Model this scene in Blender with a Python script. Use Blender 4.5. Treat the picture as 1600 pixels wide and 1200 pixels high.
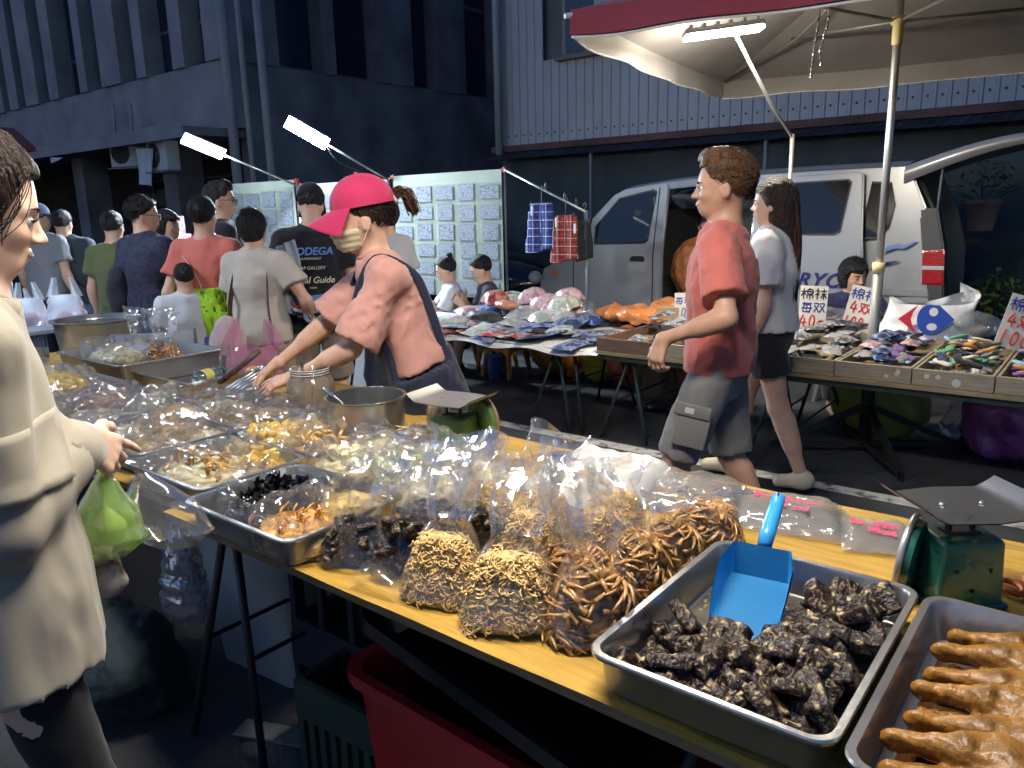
import bpy, bmesh, math, random
import numpy as np
from mathutils import Vector, Matrix
for o in list(bpy.data.objects): bpy.data.objects.remove(o)
R = math.radians
SC = bpy.context.scene
COL = SC.collection
# ------------------------------------------------------------------ camera (x along the road, y across it, z up)
EYE = 1.48; FPX = 1200.0
_nd = np.array([125., -5300., -FPX]); _nd /= np.linalg.norm(_nd)
_z = -_nd; _f = np.array([0, 0, -1.]); _y = _f - _z*(_f@_z); _y /= np.linalg.norm(_y); _x = np.cross(_y, _z)
_c, _s = math.cos(R(38.7)), math.sin(R(38.7))
CM = np.stack([_c*_x-_s*_y, _s*_x+_c*_y, _z])
cam = bpy.data.objects.new('camera', bpy.data.cameras.new('camera')); COL.objects.link(cam)
m4 = Matrix.Identity(4)
for i in range(3):
    for j in range(3): m4[i][j] = CM[i][j]
m4[2][3] = EYE
cam.matrix_world = m4
cam.data.sensor_width = 36; cam.data.lens = 27; cam.data.clip_start = .02; cam.data.clip_end = 300
SC.camera = cam
# ------------------------------------------------------------------ night sky, faint moonlight, exposure
W = bpy.data.worlds.new('World'); SC.world = W; W.use_nodes = True
nt = W.node_tree; nt.nodes.clear()
wo = nt.nodes.new('ShaderNodeOutputWorld'); wb = nt.nodes.new('ShaderNodeBackground'); sk = nt.nodes.new('ShaderNodeTexSky')
sk.sky_type = 'NISHITA'; sk.sun_disc = False; sk.sun_elevation = R(14); sk.ozone_density = 6; sk.dust_density = .2; sk.air_density = 1.4; sk.sun_rotation = R(200)
wb.inputs[1].default_value = .050
tn = nt.nodes.new('ShaderNodeMixRGB'); tn.blend_type = 'MULTIPLY'; tn.inputs[0].default_value = 1; tn.inputs[2].default_value = (.74, .82, 1.12, 1)     # night tint of the sky glow
nt.links.new(sk.outputs[0], tn.inputs[1]); nt.links.new(tn.outputs[0], wb.inputs[0]); nt.links.new(wb.outputs[0], wo.inputs[0])
sl = bpy.data.lights.new('moonlight', 'SUN'); sl.energy = .012; sl.angle = R(2); sl.color = (.75, .85, 1)
so = bpy.data.objects.new('moonlight', sl); COL.objects.link(so); so.rotation_euler = (R(40), 0, R(20))
SC.view_settings.view_transform = 'Standard'; SC.view_settings.look = 'None'; SC.view_settings.gamma = 1; SC.view_settings.exposure = .9
SC.view_settings.use_curve_mapping = False
cy = SC.cycles
cy.use_denoising = True; cy.max_bounces = 5; cy.diffuse_bounces = 2; cy.glossy_bounces = 3; cy.transmission_bounces = 3; cy.transparent_max_bounces = 28
cy.use_adaptive_sampling = True; cy.adaptive_threshold = .03; cy.adaptive_min_samples = 12
cy.sample_clamp_indirect = 4; cy.caustics_reflective = False; cy.caustics_refractive = False

# ------------------------------------------------------------------ places
def ray(px, py):
    return CM @ np.array([(px-800)/FPX, -(py-600)/FPX, -1.])
def onz(px, py, z=0.): d = ray(px, py); return np.array([0, 0, EYE]) + d*((z-EYE)/d[2])
def ony(px, py, y): d = ray(px, py); return np.array([0, 0, EYE]) + d*(y/d[1])
def ond(px, py, D): d = ray(px, py); return np.array([0, 0, EYE]) + d*(D/(d@np.array([-_s, _c, 0])))
CAMYAW = 38.7     # world angle of the picture's rightward direction

# ------------------------------------------------------------------ materials
MATS = {}
def mat(name, col=(.5, .5, .5), rough=.5, metal=0, bump=None, var=None, spec=.5, sss=0, coat=0, emit=None, alpha=None, sheen=0, aniso=0, ramp=None, stretch=None, obj_rand=0, trans=0):
    if name in MATS: return MATS[name]
    m = bpy.data.materials.new(name); m.use_nodes = True; n = m.node_tree.nodes; L = m.node_tree.links
    b = n['Principled BSDF']; I = b.inputs
    I['Base Color'].default_value = (*col, 1); I['Roughness'].default_value = rough; I['Metallic'].default_value = metal
    I['Specular IOR Level'].default_value = spec
    if sss: I['Subsurface Weight'].default_value = sss; I['Subsurface Radius'].default_value = (.012, .005, .003); I['Subsurface Scale'].default_value = 1
    if coat: I['Coat Weight'].default_value = coat; I['Coat Roughness'].default_value = .08
    if sheen: I['Sheen Weight'].default_value = sheen; I['Sheen Roughness'].default_value = .5
    if aniso: I['Anisotropic'].default_value = aniso
    if trans: I['Transmission Weight'].default_value = trans
    if emit: I['Emission Color'].default_value = (*emit[0], 1); I['Emission Strength'].default_value = emit[1]
    tc = n.new('ShaderNodeTexCoord'); co = tc.outputs['Object']
    if stretch:
        mp = n.new('ShaderNodeMapping'); mp.inputs['Scale'].default_value = stretch; L.new(co, mp.inputs[0]); co = mp.outputs[0]
    if var or ramp:
        t = n.new('ShaderNodeTexNoise'); sc_, amt = var if var else (8, .3)
        t.inputs['Scale'].default_value = sc_; t.inputs['Detail'].default_value = 3; L.new(co, t.inputs['Vector'])
        rp = n.new('ShaderNodeValToRGB'); L.new(t.outputs[0], rp.inputs[0])
        e = rp.color_ramp.elements
        if ramp:
            while len(e) < len(ramp): e.new(.5)
            for q, (p_, c_) in enumerate(ramp): e[q].position = p_; e[q].color = (*c_, 1)
        else:
            e[0].position = .3; e[1].position = .7
            e[0].color = (*[max(0, c*(1-amt)) for c in col], 1); e[1].color = (*[min(1, c*(1+amt)) for c in col], 1)
        out = rp.outputs[0]
        L.new(out, I['Base Color'])
        mr = n.new('ShaderNodeMapRange'); L.new(t.outputs[0], mr.inputs[0])
        mr.inputs[3].default_value = max(.02, rough*.85); mr.inputs[4].default_value = min(1, rough*1.15); L.new(mr.outputs[0], I['Roughness'])
    if obj_rand:
        oi = n.new('ShaderNodeObjectInfo'); hs = n.new('ShaderNodeHueSaturation')
        mr2 = n.new('ShaderNodeMapRange'); L.new(oi.outputs['Random'], mr2.inputs[0]); mr2.inputs[3].default_value = 1-obj_rand; mr2.inputs[4].default_value = 1+obj_rand
        L.new(mr2.outputs[0], hs.inputs['Value'])
        src = I['Base Color'].links[0].from_socket if I['Base Color'].links else None
        if src: L.new(src, hs.inputs['Color'])
        else: hs.inputs['Color'].default_value = (*col, 1)
        L.new(hs.outputs[0], I['Base Color'])
    if bump:
        t2 = n.new('ShaderNodeTexNoise'); t2.inputs['Scale'].default_value = bump[0]; t2.inputs['Detail'].default_value = min(3, bump[2]) if len(bump) > 2 else 2
        L.new(co, t2.inputs['Vector'])
        bp = n.new('ShaderNodeBump'); bp.inputs['Strength'].default_value = bump[1]; bp.inputs['Distance'].default_value = bump[3] if len(bump) > 3 else .01
        L.new(t2.outputs[0], bp.inputs['Height']); L.new(bp.outputs[0], I['Normal'])
    MATS[name] = m
    return m
def film(name, tint=(.97, .97, .97), haze=.05, hazecol=(.8, .82, .85), gl=.5, rough=.09, bscale=55, bstr=.5):
    """thin clear or tinted polythene: see-through, with glancing gloss and a milky share"""
    if name in MATS: return MATS[name]
    m = bpy.data.materials.new(name); m.use_nodes = True; n = m.node_tree.nodes; L = m.node_tree.links; n.clear()
    out = n.new('ShaderNodeOutputMaterial'); tr = n.new('ShaderNodeBsdfTransparent'); tr.inputs[0].default_value = (*tint, 1)
    g = n.new('ShaderNodeBsdfGlossy'); g.inputs['Roughness'].default_value = rough; g.inputs[0].default_value = (1, 1, 1, 1)
    df = n.new('ShaderNodeBsdfDiffuse'); df.inputs[0].default_value = (*hazecol, 1)
    tl = n.new('ShaderNodeBsdfTranslucent'); tl.inputs[0].default_value = (*hazecol, 1)
    md = n.new('ShaderNodeMixShader'); md.inputs[0].default_value = .5; L.new(df.outputs[0], md.inputs[1]); L.new(tl.outputs[0], md.inputs[2])
    tc = n.new('ShaderNodeTexCoord'); vo = n.new('ShaderNodeTexVoronoi'); vo.inputs['Scale'].default_value = bscale; vo.distance = 'CHEBYCHEV'
    no = n.new('ShaderNodeTexNoise'); no.inputs['Scale'].default_value = bscale*.35; no.inputs['Detail'].default_value = 3
    L.new(tc.outputs['Object'], no.inputs['Vector'])
    ad = n.new('ShaderNodeVectorMath'); ad.operation = 'ADD'; L.new(tc.outputs['Object'], ad.inputs[0])
    sc_ = n.new('ShaderNodeVectorMath'); sc_.operation = 'SCALE'; sc_.inputs['Scale'].default_value = .05; L.new(no.outputs['Color'], sc_.inputs[0]); L.new(sc_.outputs[0], ad.inputs[1])
    L.new(ad.outputs[0], vo.inputs['Vector'])
    bp = n.new('ShaderNodeBump'); bp.inputs['Strength'].default_value = bstr; bp.inputs['Distance'].default_value = .006
    L.new(vo.outputs['Distance'], bp.inputs['Height']); L.new(bp.outputs[0], g.inputs['Normal'])
    lw = n.new('ShaderNodeLayerWeight'); lw.inputs[0].default_value = .45; L.new(bp.outputs[0], lw.inputs['Normal'])
    mr = n.new('ShaderNodeMapRange'); mr.inputs[3].default_value = .025; mr.inputs[4].default_value = gl; L.new(lw.outputs['Fresnel'], mr.inputs[0])
    m1 = n.new('ShaderNodeMixShader'); m1.inputs[0].default_value = haze; L.new(tr.outputs[0], m1.inputs[1]); L.new(md.outputs[0], m1.inputs[2])
    m2 = n.new('ShaderNodeMixShader'); L.new(mr.outputs[0], m2.inputs[0]); L.new(m1.outputs[0], m2.inputs[1]); L.new(g.outputs[0], m2.inputs[2])
    L.new(m2.outputs[0], out.inputs[0])
    MATS[name] = m
    return m

# ------------------------------------------------------------------ objects
def _props(o, label=None, cat=None, group=None, kind=None):
    if label: o['label'] = label
    if cat: o['category'] = cat
    if group: o['group'] = group
    if kind: o['kind'] = kind
    return o
def thing(name, label, cat, loc=(0, 0, 0), rz=0, group=None):
    o = bpy.data.objects.new(name, None); COL.objects.link(o); o.location = [float(c) for c in loc]; o.rotation_euler = (0, 0, rz)
    o.empty_display_size = .1
    return _props(o, label, cat, group)
def link(name, me, parent=None, loc=None, rot=None, **kw):
    o = bpy.data.objects.new(name, me); COL.objects.link(o); o.parent = parent
    if loc is not None: o.location = [float(c) for c in loc]
    if rot is not None: o.rotation_euler = rot
    return _props(o, **kw)
class MB:
    def __init__(s): s.v = []; s.f = []; s.mi = []; s.n = 0
    def add(s, v, f, mi=0):
        v = np.asarray(v, float).reshape(-1, 3); k = s.n
        s.v.append(v); s.n += len(v)
        for q in f: s.f.append(tuple(int(i)+k for i in q)); s.mi.append(mi)
        return s
    def box(s, c, size, rot=None, mi=0, taper=1.0):
        a = np.array(size, float)/2
        v = np.array([(x*(taper if z > 0 else 1), y*(taper if z > 0 else 1), z) for x in (-1, 1) for y in (-1, 1) for z in (-1, 1)], float)*a
        if rot is not None: v = v @ rotm(*rot).T
        return s.add(v+np.array(c, float), [(0, 1, 3, 2), (4, 6, 7, 5), (0, 4, 5, 1), (2, 3, 7, 6), (0, 2, 6, 4), (1, 5, 7, 3)], mi)
    def tube(s, path, r, n=8, cap=True, mi=0, sq=1.0, closed=False):
        P_ = np.asarray(path, float); m = len(P_); r = np.broadcast_to(np.asarray(r, float), (m,))
        T = np.gradient(P_, axis=0) if not closed else np.roll(P_, -1, 0)-np.roll(P_, 1, 0)
        T /= np.linalg.norm(T, axis=1)[:, None]+1e-12
        up = np.array([0, 0, 1.]) if abs(T[0][2]) < .9 else np.array([1., 0, 0])
        N = up-T[0]*(up@T[0]); N /= np.linalg.norm(N); vs = []
        a = np.arange(n)/n*2*math.pi
        for i in range(m):
            N = N-T[i]*(N@T[i]); N /= np.linalg.norm(N)+1e-12; B = np.cross(T[i], N)
            vs.append(P_[i]+r[i]*(np.cos(a)[:, None]*N+sq*np.sin(a)[:, None]*B))
        f = []
        for i in range(m if closed else m-1):
            i2 = (i+1) % m
            for j in range(n): f.append((i*n+j, i*n+(j+1) % n, i2*n+(j+1) % n, i2*n+j))
        if cap and not closed: f.append(tuple(range(n))[::-1]); f.append(tuple((m-1)*n+j for j in range(n)))
        return s.add(np.concatenate(vs), f, mi)
    def cyl(s, a, b, r0, r1=None, n=16, mi=0, cap=True): return s.tube([a, b], [r0, r0 if r1 is None else r1], n, cap, mi)
    def lathe(s, prof, n=32, c=(0, 0, 0), mi=0, sx=1, sy=1, fn=None):
        a = np.arange(n)/n*2*math.pi; vs = []
        for (r, z) in prof: vs.append(np.stack([sx*r*np.cos(a), sy*r*np.sin(a), np.full(n, z)], 1))
        f = []
        for i in range(len(prof)-1):
            for j in range(n): f.append((i*n+j, i*n+(j+1) % n, (i+1)*n+(j+1) % n, (i+1)*n+j))
        v = np.concatenate(vs)
        if fn: v = fn(v)
        if prof[0][0] > 1e-6 and prof[0][0] < .0: pass
        return s.add(v+np.array(c, float), f, mi)
    def grid(s, nx, ny, fn, mi=0):
        uu, vv = np.meshgrid(np.linspace(0, 1, nx), np.linspace(0, 1, ny), indexing='ij')
        p = fn(uu.ravel(), vv.ravel()); f = []
        for i in range(nx-1):
            for j in range(ny-1): f.append((i*ny+j, (i+1)*ny+j, (i+1)*ny+j+1, i*ny+j+1))
        return s.add(np.stack(p, 1), f, mi)
    def prism(s, poly, h, M=None, mi=0):
        """poly in the local xy plane extruded by h along local z; M = (origin, ex, ey)"""
        p = np.asarray(poly, float); n = len(p)
        v = np.concatenate([np.c_[p, np.zeros(n)], np.c_[p, np.full(n, h)]])
        if M is not None:
            o, ex, ey = [np.array(q, float) for q in M]; ez = np.cross(ex, ey); v = o+v[:, :1]*ex+v[:, 1:2]*ey+v[:, 2:]*ez
        return s.add(v, [tuple(range(n))[::-1], tuple(range(n, 2*n))]+[(i, (i+1) % n, n+(i+1) % n, n+i) for i in range(n)], mi)
    def rbox(s, c, size, r, rot=None, mi=0, n=3):
        """box with rounded edges"""
        bm = bmesh.new(); bmesh.ops.create_cube(bm, size=1.0)
        for v in bm.verts: v.co = Vector((v.co.x*size[0], v.co.y*size[1], v.co.z*size[2]))
        bmesh.ops.bevel(bm, geom=bm.edges[:], offset=r, segments=n, profile=.5, affect='EDGES', clamp_overlap=True)
        v = np.array([q.co[:] for q in bm.verts]); bm.verts.index_update(); f = [[q.index for q in t.verts] for t in bm.faces]; bm.free()
        if rot is not None: v = v @ rotm(*rot).T
        return s.add(v+np.array(c, float), f, mi)
    def verts(s): return np.concatenate(s.v)
    def mesh(s, name, mats, smooth=False, autosmooth=None):
        me = bpy.data.meshes.new(name); v = s.verts()
        me.from_pydata(v.tolist(), [], s.f)
        for m in (mats if isinstance(mats, (list, tuple)) else [mats]): me.materials.append(m)
        if any(s.mi): me.polygons.foreach_set('material_index', s.mi)
        me.update()
        if autosmooth is not None:
            me.polygons.foreach_set('use_smooth', [True]*len(me.polygons)); me.set_sharp_from_angle(angle=R(autosmooth))
        elif smooth: me.polygons.foreach_set('use_smooth', [True]*len(me.polygons))
        return me
    def build(s, name, mats, parent=None, smooth=False, autosmooth=None, loc=None, rot=None, **kw):
        return link(name, s.mesh(name, mats, smooth, autosmooth), parent, loc, rot, **kw)
def rotm(rx=0, ry=0, rz=0):
    cx, sx, cy_, sy, cz, sz = math.cos(rx), math.sin(rx), math.cos(ry), math.sin(ry), math.cos(rz), math.sin(rz)
    X = np.array([[1, 0, 0], [0, cx, -sx], [0, sx, cx]]); Y = np.array([[cy_, 0, sy], [0, 1, 0], [-sy, 0, cy_]]); Z = np.array([[cz, -sz, 0], [sz, cz, 0], [0, 0, 1]])
    return Z@Y@X
def bez(pts, n=12):
    """smooth curve through points (Catmull-Rom)"""
    P_ = np.asarray(pts, float); Q = np.concatenate([[2*P_[0]-P_[1]], P_, [2*P_[-1]-P_[-2]]]); out = []
    for i in range(1, len(Q)-2):
        t = np.linspace(0, 1, n, endpoint=(i == len(Q)-3))[:, None]
        a, b, c, d = Q[i-1], Q[i], Q[i+1], Q[i+2]
        out.append(.5*((2*b)+(c-a)*t+(2*a-5*b+4*c-d)*t**2+(3*b-a-3*c+d)*t**3))
    return np.concatenate(out)
def nz(p, f=1.0, seed=0):
    """cheap smooth noise in about -1..1"""
    r = np.random.RandomState(seed); p = np.asarray(p)*f; o = 0
    for k in range(3):
        a = r.randn(3); b = r.randn(3); ph = r.rand(3)*6.28
        o = o+np.sin(p@a*(1+.7*k)+ph[0]+1.4*np.sin(p@b*(.8+.5*k)+ph[1]))/(1.3+.6*k)
    return o/1.7
def tri(p, f, seed, n=4):
    """creases: triangle waves in random directions"""
    r = np.random.RandomState(seed); p = np.asarray(p); o = 0
    for k in range(n):
        a = r.randn(3); a /= np.linalg.norm(a); t = p@a*f*(.6+.9*r.rand())+r.rand()+.25*nz(p, f*.8, seed+k+5)
        o = o+(np.abs((t % 1)-.5)*4-1)/(1+.5*k)
    return o/2
# ------------------------------------------------------------------ implicit surfaces
def smin(a, b, k):
    if k <= 0: return np.minimum(a, b)
    h = np.maximum(k-np.abs(a-b), 0)/k
    return np.minimum(a, b)-h*h*k*.25
def smax(a, b, k): return -smin(-a, -b, k)
def cone(p, a, b, ra, rb, cut=False, squash=None):
    a = np.asarray(a, float); b = np.asarray(b, float); ab = b-a; L = np.linalg.norm(ab)
    t = (p-a)@ab/(L*L); tc = np.clip(t, 0, 1)
    d = np.linalg.norm(p-a-tc[:, None]*ab, axis=1)-(ra+(rb-ra)*tc)
    if cut: d = np.maximum(d, (t-1)*L)
    return d
def ell(p, c, r, Rm=None):
    q = p-np.asarray(c, float)
    if Rm is not None: q = q@Rm
    r = np.asarray(r, float); k = np.linalg.norm(q/r, axis=1); k2 = np.linalg.norm(q/(r*r), axis=1)
    return k*(k-1)/(k2+1e-9)
def isosurface(fn, lo, hi, h, kb=4, lip=1.5):
    lo = np.asarray(lo, float); hi = np.asarray(hi, float)
    nb = np.maximum(1, np.ceil((hi-lo)/(h*kb)).astype(int)); n = nb*kb+1
    cen = [lo[i]+(np.arange(nb[i])+.5)*h*kb for i in range(3)]
    C = np.stack(np.meshgrid(*cen, indexing='ij'), -1).reshape(-1, 3)
    dc = fn(C).reshape(nb); mk = np.abs(dc) < h*kb*.87*lip
    V = np.repeat(np.repeat(np.repeat(np.where(dc < 0, -1., 1.), kb, 0), kb, 1), kb, 2)
    V = np.pad(V, ((0, 1),)*3, mode='edge')
    nm = np.zeros(n, bool); big = np.repeat(np.repeat(np.repeat(mk, kb, 0), kb, 1), kb, 2)
    for dx in (0, 1):
        for dy in (0, 1):
            for dz in (0, 1): nm[dx:dx+big.shape[0], dy:dy+big.shape[1], dz:dz+big.shape[2]] |= big
    idx = np.argwhere(nm); V[nm] = fn(lo+idx*h)
    S = V < 0
    cnt = np.zeros(n-1, int)
    for dx in (0, 1):
        for dy in (0, 1):
            for dz in (0, 1): cnt += S[dx:n[0]-1+dx, dy:n[1]-1+dy, dz:n[2]-1+dz]
    act = (cnt > 0) & (cnt < 8); A = np.argwhere(act)
    if not len(A): return np.zeros((0, 3)), []
    vid = -np.ones(n-1, int); vid[act] = np.arange(len(A))
    acc = np.zeros((len(A), 3)); w = np.zeros(len(A))
    cs = [np.array(c) for c in ((0, 0, 0), (1, 0, 0), (0, 1, 0), (1, 1, 0), (0, 0, 1), (1, 0, 1), (0, 1, 1), (1, 1, 1))]
    val = [V[A[:, 0]+c[0], A[:, 1]+c[1], A[:, 2]+c[2]] for c in cs]
    for a, b in ((0, 1), (2, 3), (4, 5), (6, 7), (0, 2), (1, 3), (4, 6), (5, 7), (0, 4), (1, 5), (2, 6), (3, 7)):
        x = (val[a] < 0) != (val[b] < 0); t = val[a][x]/(val[a][x]-val[b][x])
        acc[x] += cs[a]+t[:, None]*(cs[b]-cs[a]); w[x] += 1
    P_ = lo+(A+acc/w[:, None])*h; F_ = []
    for ax in range(3):
        o1, o2 = [(1, 2), (2, 0), (0, 1)][ax]
        s0 = [slice(None)]*3; s1 = [slice(None)]*3; s0[ax] = slice(0, -1); s1[ax] = slice(1, None)
        e = S[tuple(s0)] != S[tuple(s1)]; E_ = np.argwhere(e)
        ok = (E_[:, o1] > 0) & (E_[:, o1] < n[o1]-1) & (E_[:, o2] > 0) & (E_[:, o2] < n[o2]-1); E_ = E_[ok]
        u1 = np.zeros(3, int); u1[o1] = 1; u2 = np.zeros(3, int); u2[o2] = 1
        q = [vid[tuple((E_-d).T)] for d in (u1+u2, u2, 0*u1, u1)]
        q = np.stack(q, 1); fl = ~S[tuple(E_.T)]
        q[fl] = q[fl][:, ::-1]; F_.append(q)
    F_ = np.concatenate(F_); F_ = F_[(F_ >= 0).all(1)]
    return P_, F_
def isomesh(name, fn, lo, hi, h, m, extra=None, smooth=True):
    """one mesh from one or more implicit pieces (fn, lo, hi, h)"""
    pcs = [(fn, lo, hi, h)]+(extra or []); vs = []; fs = []; k = 0
    for a in pcs:
        v, f = isosurface(*a)
        if len(v): vs.append(v); fs.append(np.asarray(f)+k); k += len(v)
    v = np.concatenate(vs); f = np.concatenate(fs)
    me = bpy.data.meshes.new(name)
    me.vertices.add(len(v)); me.vertices.foreach_set('co', v.astype(np.float32).ravel())
    me.loops.add(len(f)*4); me.loops.foreach_set('vertex_index', f.astype(np.int32).ravel())
    me.polygons.add(len(f)); me.polygons.foreach_set('loop_start', np.arange(0, len(f)*4, 4, dtype=np.int32))
    me.update(calc_edges=True); me.validate()
    if smooth: me.polygons.foreach_set('use_smooth', [True]*len(me.polygons))
    me.materials.append(m)
    return me
# ------------------------------------------------------------------ people
def unit(v): v = np.asarray(v, float); return v/(np.linalg.norm(v)+1e-9)
def ik(S, T, a, b, pole):
    S = np.asarray(S, float); T = np.asarray(T, float); d = T-S; L = np.linalg.norm(d); L2 = min(L, (a+b)*.998); d = d/L
    x = (a*a-b*b+L2*L2)/(2*L2); h = math.sqrt(max(a*a-x*x, 0)); pl = np.asarray(pole, float); pl = unit(pl-d*(pl@d))
    return S+d*x+pl*h, S+d*L2
def skin(name, c): return mat(name, c, .48, var=(14, .08), sss=.12, bump=(90, .12, 4, .003), spec=.4)
SKIN = skin('skin', (.62, .37, .255)); SKIN2 = skin('skin_tan', (.5, .28, .18)); SKIN3 = skin('skin_pale', (.7, .46, .34))
def hairm(name, c, sc=(60, 60, 8)): return mat(name, c, .5, bump=(3.2, .9, 5, .02), stretch=sc, var=(3, .5), spec=.35)
HAIR = hairm('hair_black', (.016, .013, .012)); HAIRB = hairm('hair_brown', (.032, .018, .012)); HAIRR = hairm('hair_warm_brown', (.11, .05, .022))
EYE_W = mat('eye_white', (.75, .72, .7), .2); EYE_D = mat('iris_dark', (.02, .012, .01), .12); BROW = mat('eyebrow_hair', (.025, .018, .015), .7)
LIP = mat('lip_skin', (.46, .21, .17), .45)
def cloth(name, c, rough=.85, var=.08, bump=.25, sc=260): return mat(name, c, rough, bump=(sc, bump, 3, .002), var=(5, var), sheen=.15, spec=.25)
def fingers(p0, wr, f, n, side, curl, sc=1.0, spread=.12, thumb=.75):
    """hand as implicit pieces: palm, four unequal bent fingers, thumb off the palm's side"""
    f = unit(f); n = unit(np.asarray(n, float)-f*(np.asarray(n, float)@f)); s_ = np.cross(f, n)*(1 if side == 'R' else -1)
    segs = []; wr = np.asarray(wr, float)
    K = [wr+sc*(f*(.083-.004*abs(i-1.2))+s_*(.030-.0205*i)) for i in range(4)]
    palm = [(wr+sc*s_*(.010-.007*i), K[i], .0175*sc, .0115*sc) for i in range(4)]
    if not isinstance(curl, (list, tuple)): curl = [curl]*4
    for i in range(4):
        L = [.072, .080, .074, .058][i]*sc; a = unit(f+s_*spread*(1.2-i)); q = K[i]; ang = 0
        for j, (fr, cw) in enumerate(((.44, .9), (.31, 1.15), (.25, .8))):
            ang += curl[i]*cw
            d = a*math.cos(ang)+n*math.sin(ang); q2 = q+d*L*fr
            segs.append((q, q2, [.0092, .0083, .0073][j]*sc, [.0083, .0073, .0062][j]*sc)); q = q2
    b = wr+sc*(f*.024+s_*.018); d1 = unit(f*.62+s_*thumb+n*.35); m1 = b+d1*.046*sc; d2 = unit(f*.85+s_*(thumb-.4)+n*.42); m2 = m1+d2*.034*sc; m3 = m2+unit(d2+n*.15)*.026*sc
    th = [(b, m1, .0155*sc, .0115*sc), (m1, m2, .0108*sc, .0095*sc), (m2, m3, .0095*sc, .007*sc)]
    pts = np.array([wr]+K+[q for a_ in segs+th for q in a_[:2]])
    def fn(p):
        d = cone(p, *palm[0])
        for a_ in palm[1:]: d = smin(d, cone(p, *a_), .012)
        d = smin(d, cone(p, p0, wr, .03*sc, .0235*sc), .02)
        for a_ in th: d = smin(d, cone(p, *a_), .010)
        g = None
        for i in range(4):
            e = cone(p, *segs[i*3])
            for a_ in segs[i*3+1:i*3+3]: e = smin(e, cone(p, *a_), .004)
            g = e if g is None else np.minimum(g, e)
        return smin(d, g, .006)
    return fn, pts.min(0)-.025, pts.max(0)+.025
class Person:
    def __init__(s, label, loc, yaw, H=1.66, build=1.0, fem=False, lean=0, side=0, twist=0, pelvis=.53, hyaw=0, hpitch=0, hroll=0, h=.012,
                 armL=None, armR=None, poleL=(-1, .4, -.3), poleR=(-1, -.4, -.3), legL=None, legR=None, kneeL=(1, .1, 0), kneeR=(1, -.1, 0), skinm=None,
                 palmL=(0, -1, 0), palmR=(0, 1, 0), handL=None, handR=None, curlL=.35, curlR=.35, group=None, hfine=None, face=True, feet=True, headsc=1.0):
        s.H = H; s.b = build; s.h = h; s.t = thing('person', label, 'person', loc, R(yaw), group); s.skin = skinm or SKIN
        s.fem = fem; Hh = H; s.P0 = np.array([0, 0, pelvis*H]); s.Lt = .295*H; hsz = H/1.68
        s.ez = unit([math.sin(lean), math.sin(side), math.cos(lean)]); ey = rotm(0, 0, twist)@np.array([0, 1., 0]); s.ey = unit(ey-s.ez*(ey@s.ez)); s.ex = np.cross(s.ey, s.ez)
        s.nb = s.P0+s.ez*s.Lt
        sw = (.094 if fem else .106)*H*build**.5; s.sw = sw
        s.sh = {k: s.nb-s.ez*.028*H+s.ey*sw*g for k, g in (('L', 1), ('R', -1))}
        s.hip = {k: s.P0+np.array([0, g*.052*H, -.01*H]) for k, g in (('L', 1), ('R', -1))}
        ua, fa, th, ca = .172*H, .148*H, .245*H, .24*H
        s.el = {}; s.wr = {}; s.kn = {}; s.an = {}
        for k, g, T, pole in (('L', 1, armL, poleL), ('R', -1, armR, poleR)):
            if T is None: T = s.sh[k]+np.array([.05*H*.6, g*.05*H, -.31*H])
            s.el[k], s.wr[k] = ik(s.sh[k], T, ua, fa, pole)
        for k, g, T, pole in (('L', 1, legL, kneeL), ('R', -1, legR, kneeR)):
            if T is None: T = np.array([-.01, g*.06*H, .045*H])
            s.kn[k], s.an[k] = ik(s.hip[k], T, th, ca, pole)
        s.hs = hsz*headsc
        up = unit(s.ez*.6+np.array([0, 0, .55])+s.ex*.12)
        s.Rh = rotm(hroll, hpitch, hyaw); s.ho = s.nb+up*.044*H
        s.hd = {'L': handL, 'R': handR}; s.palm = {'L': palmL, 'R': palmR}; s.curl = {'L': curlL, 'R': curlR}
        s.face = face; s.feet = feet
        if fem: s.ps = [-.3, -.1, .05, .38, .62, .84, .95, 1.02]; s.pw = [.06, .098, .1, .08, .088, .09, .062, .036]; s.pd = [.05, .075, .076, .058, .072, .058, .042, .034]
        else: s.ps = [-.3, -.1, .05, .38, .62, .84, .95, 1.02]; s.pw = [.06, .09, .094, .088, .1, .102, .07, .04]; s.pd = [.05, .07, .072, .064, .074, .062, .046, .038]
        s.tag = 0
        ex = []
        for k in 'LR':
            f = s.hd[k] if s.hd[k] is not None else unit(s.wr[k]-s.el[k])
            a = fingers(s.wr[k]+(s.el[k]-s.wr[k])*.3, s.wr[k], f, s.palm[k], k, s.curl[k], hsz)
            ex.append((*a, hfine or min(.006, h*.5)))
        s.hand_ex = ex
        me = isomesh('body', s.body, *s.bounds(), h, s.skin, ex)
        if hfine and hfine < .006 and face:       # fine head
            pass
        s.bodyo = link('body', me, s.t)
        if face: s.features()
    def bounds(s, pad=.21):
        q = [s.P0, s.nb, s.ho+np.array([0, 0, .25*s.hs]), s.ho+s.Rh@np.array([.14, 0, .1])*s.hs]+[d[k] for d in (s.sh, s.el, s.wr, s.kn, s.an) for k in 'LR']+[s.an[k]+np.array([.08, 0, 0]) for k in 'LR']
        q = np.array(q); lo, hi = q.min(0)-pad, q.max(0)+pad; lo[2] = max(lo[2], -.01); return lo, hi
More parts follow.
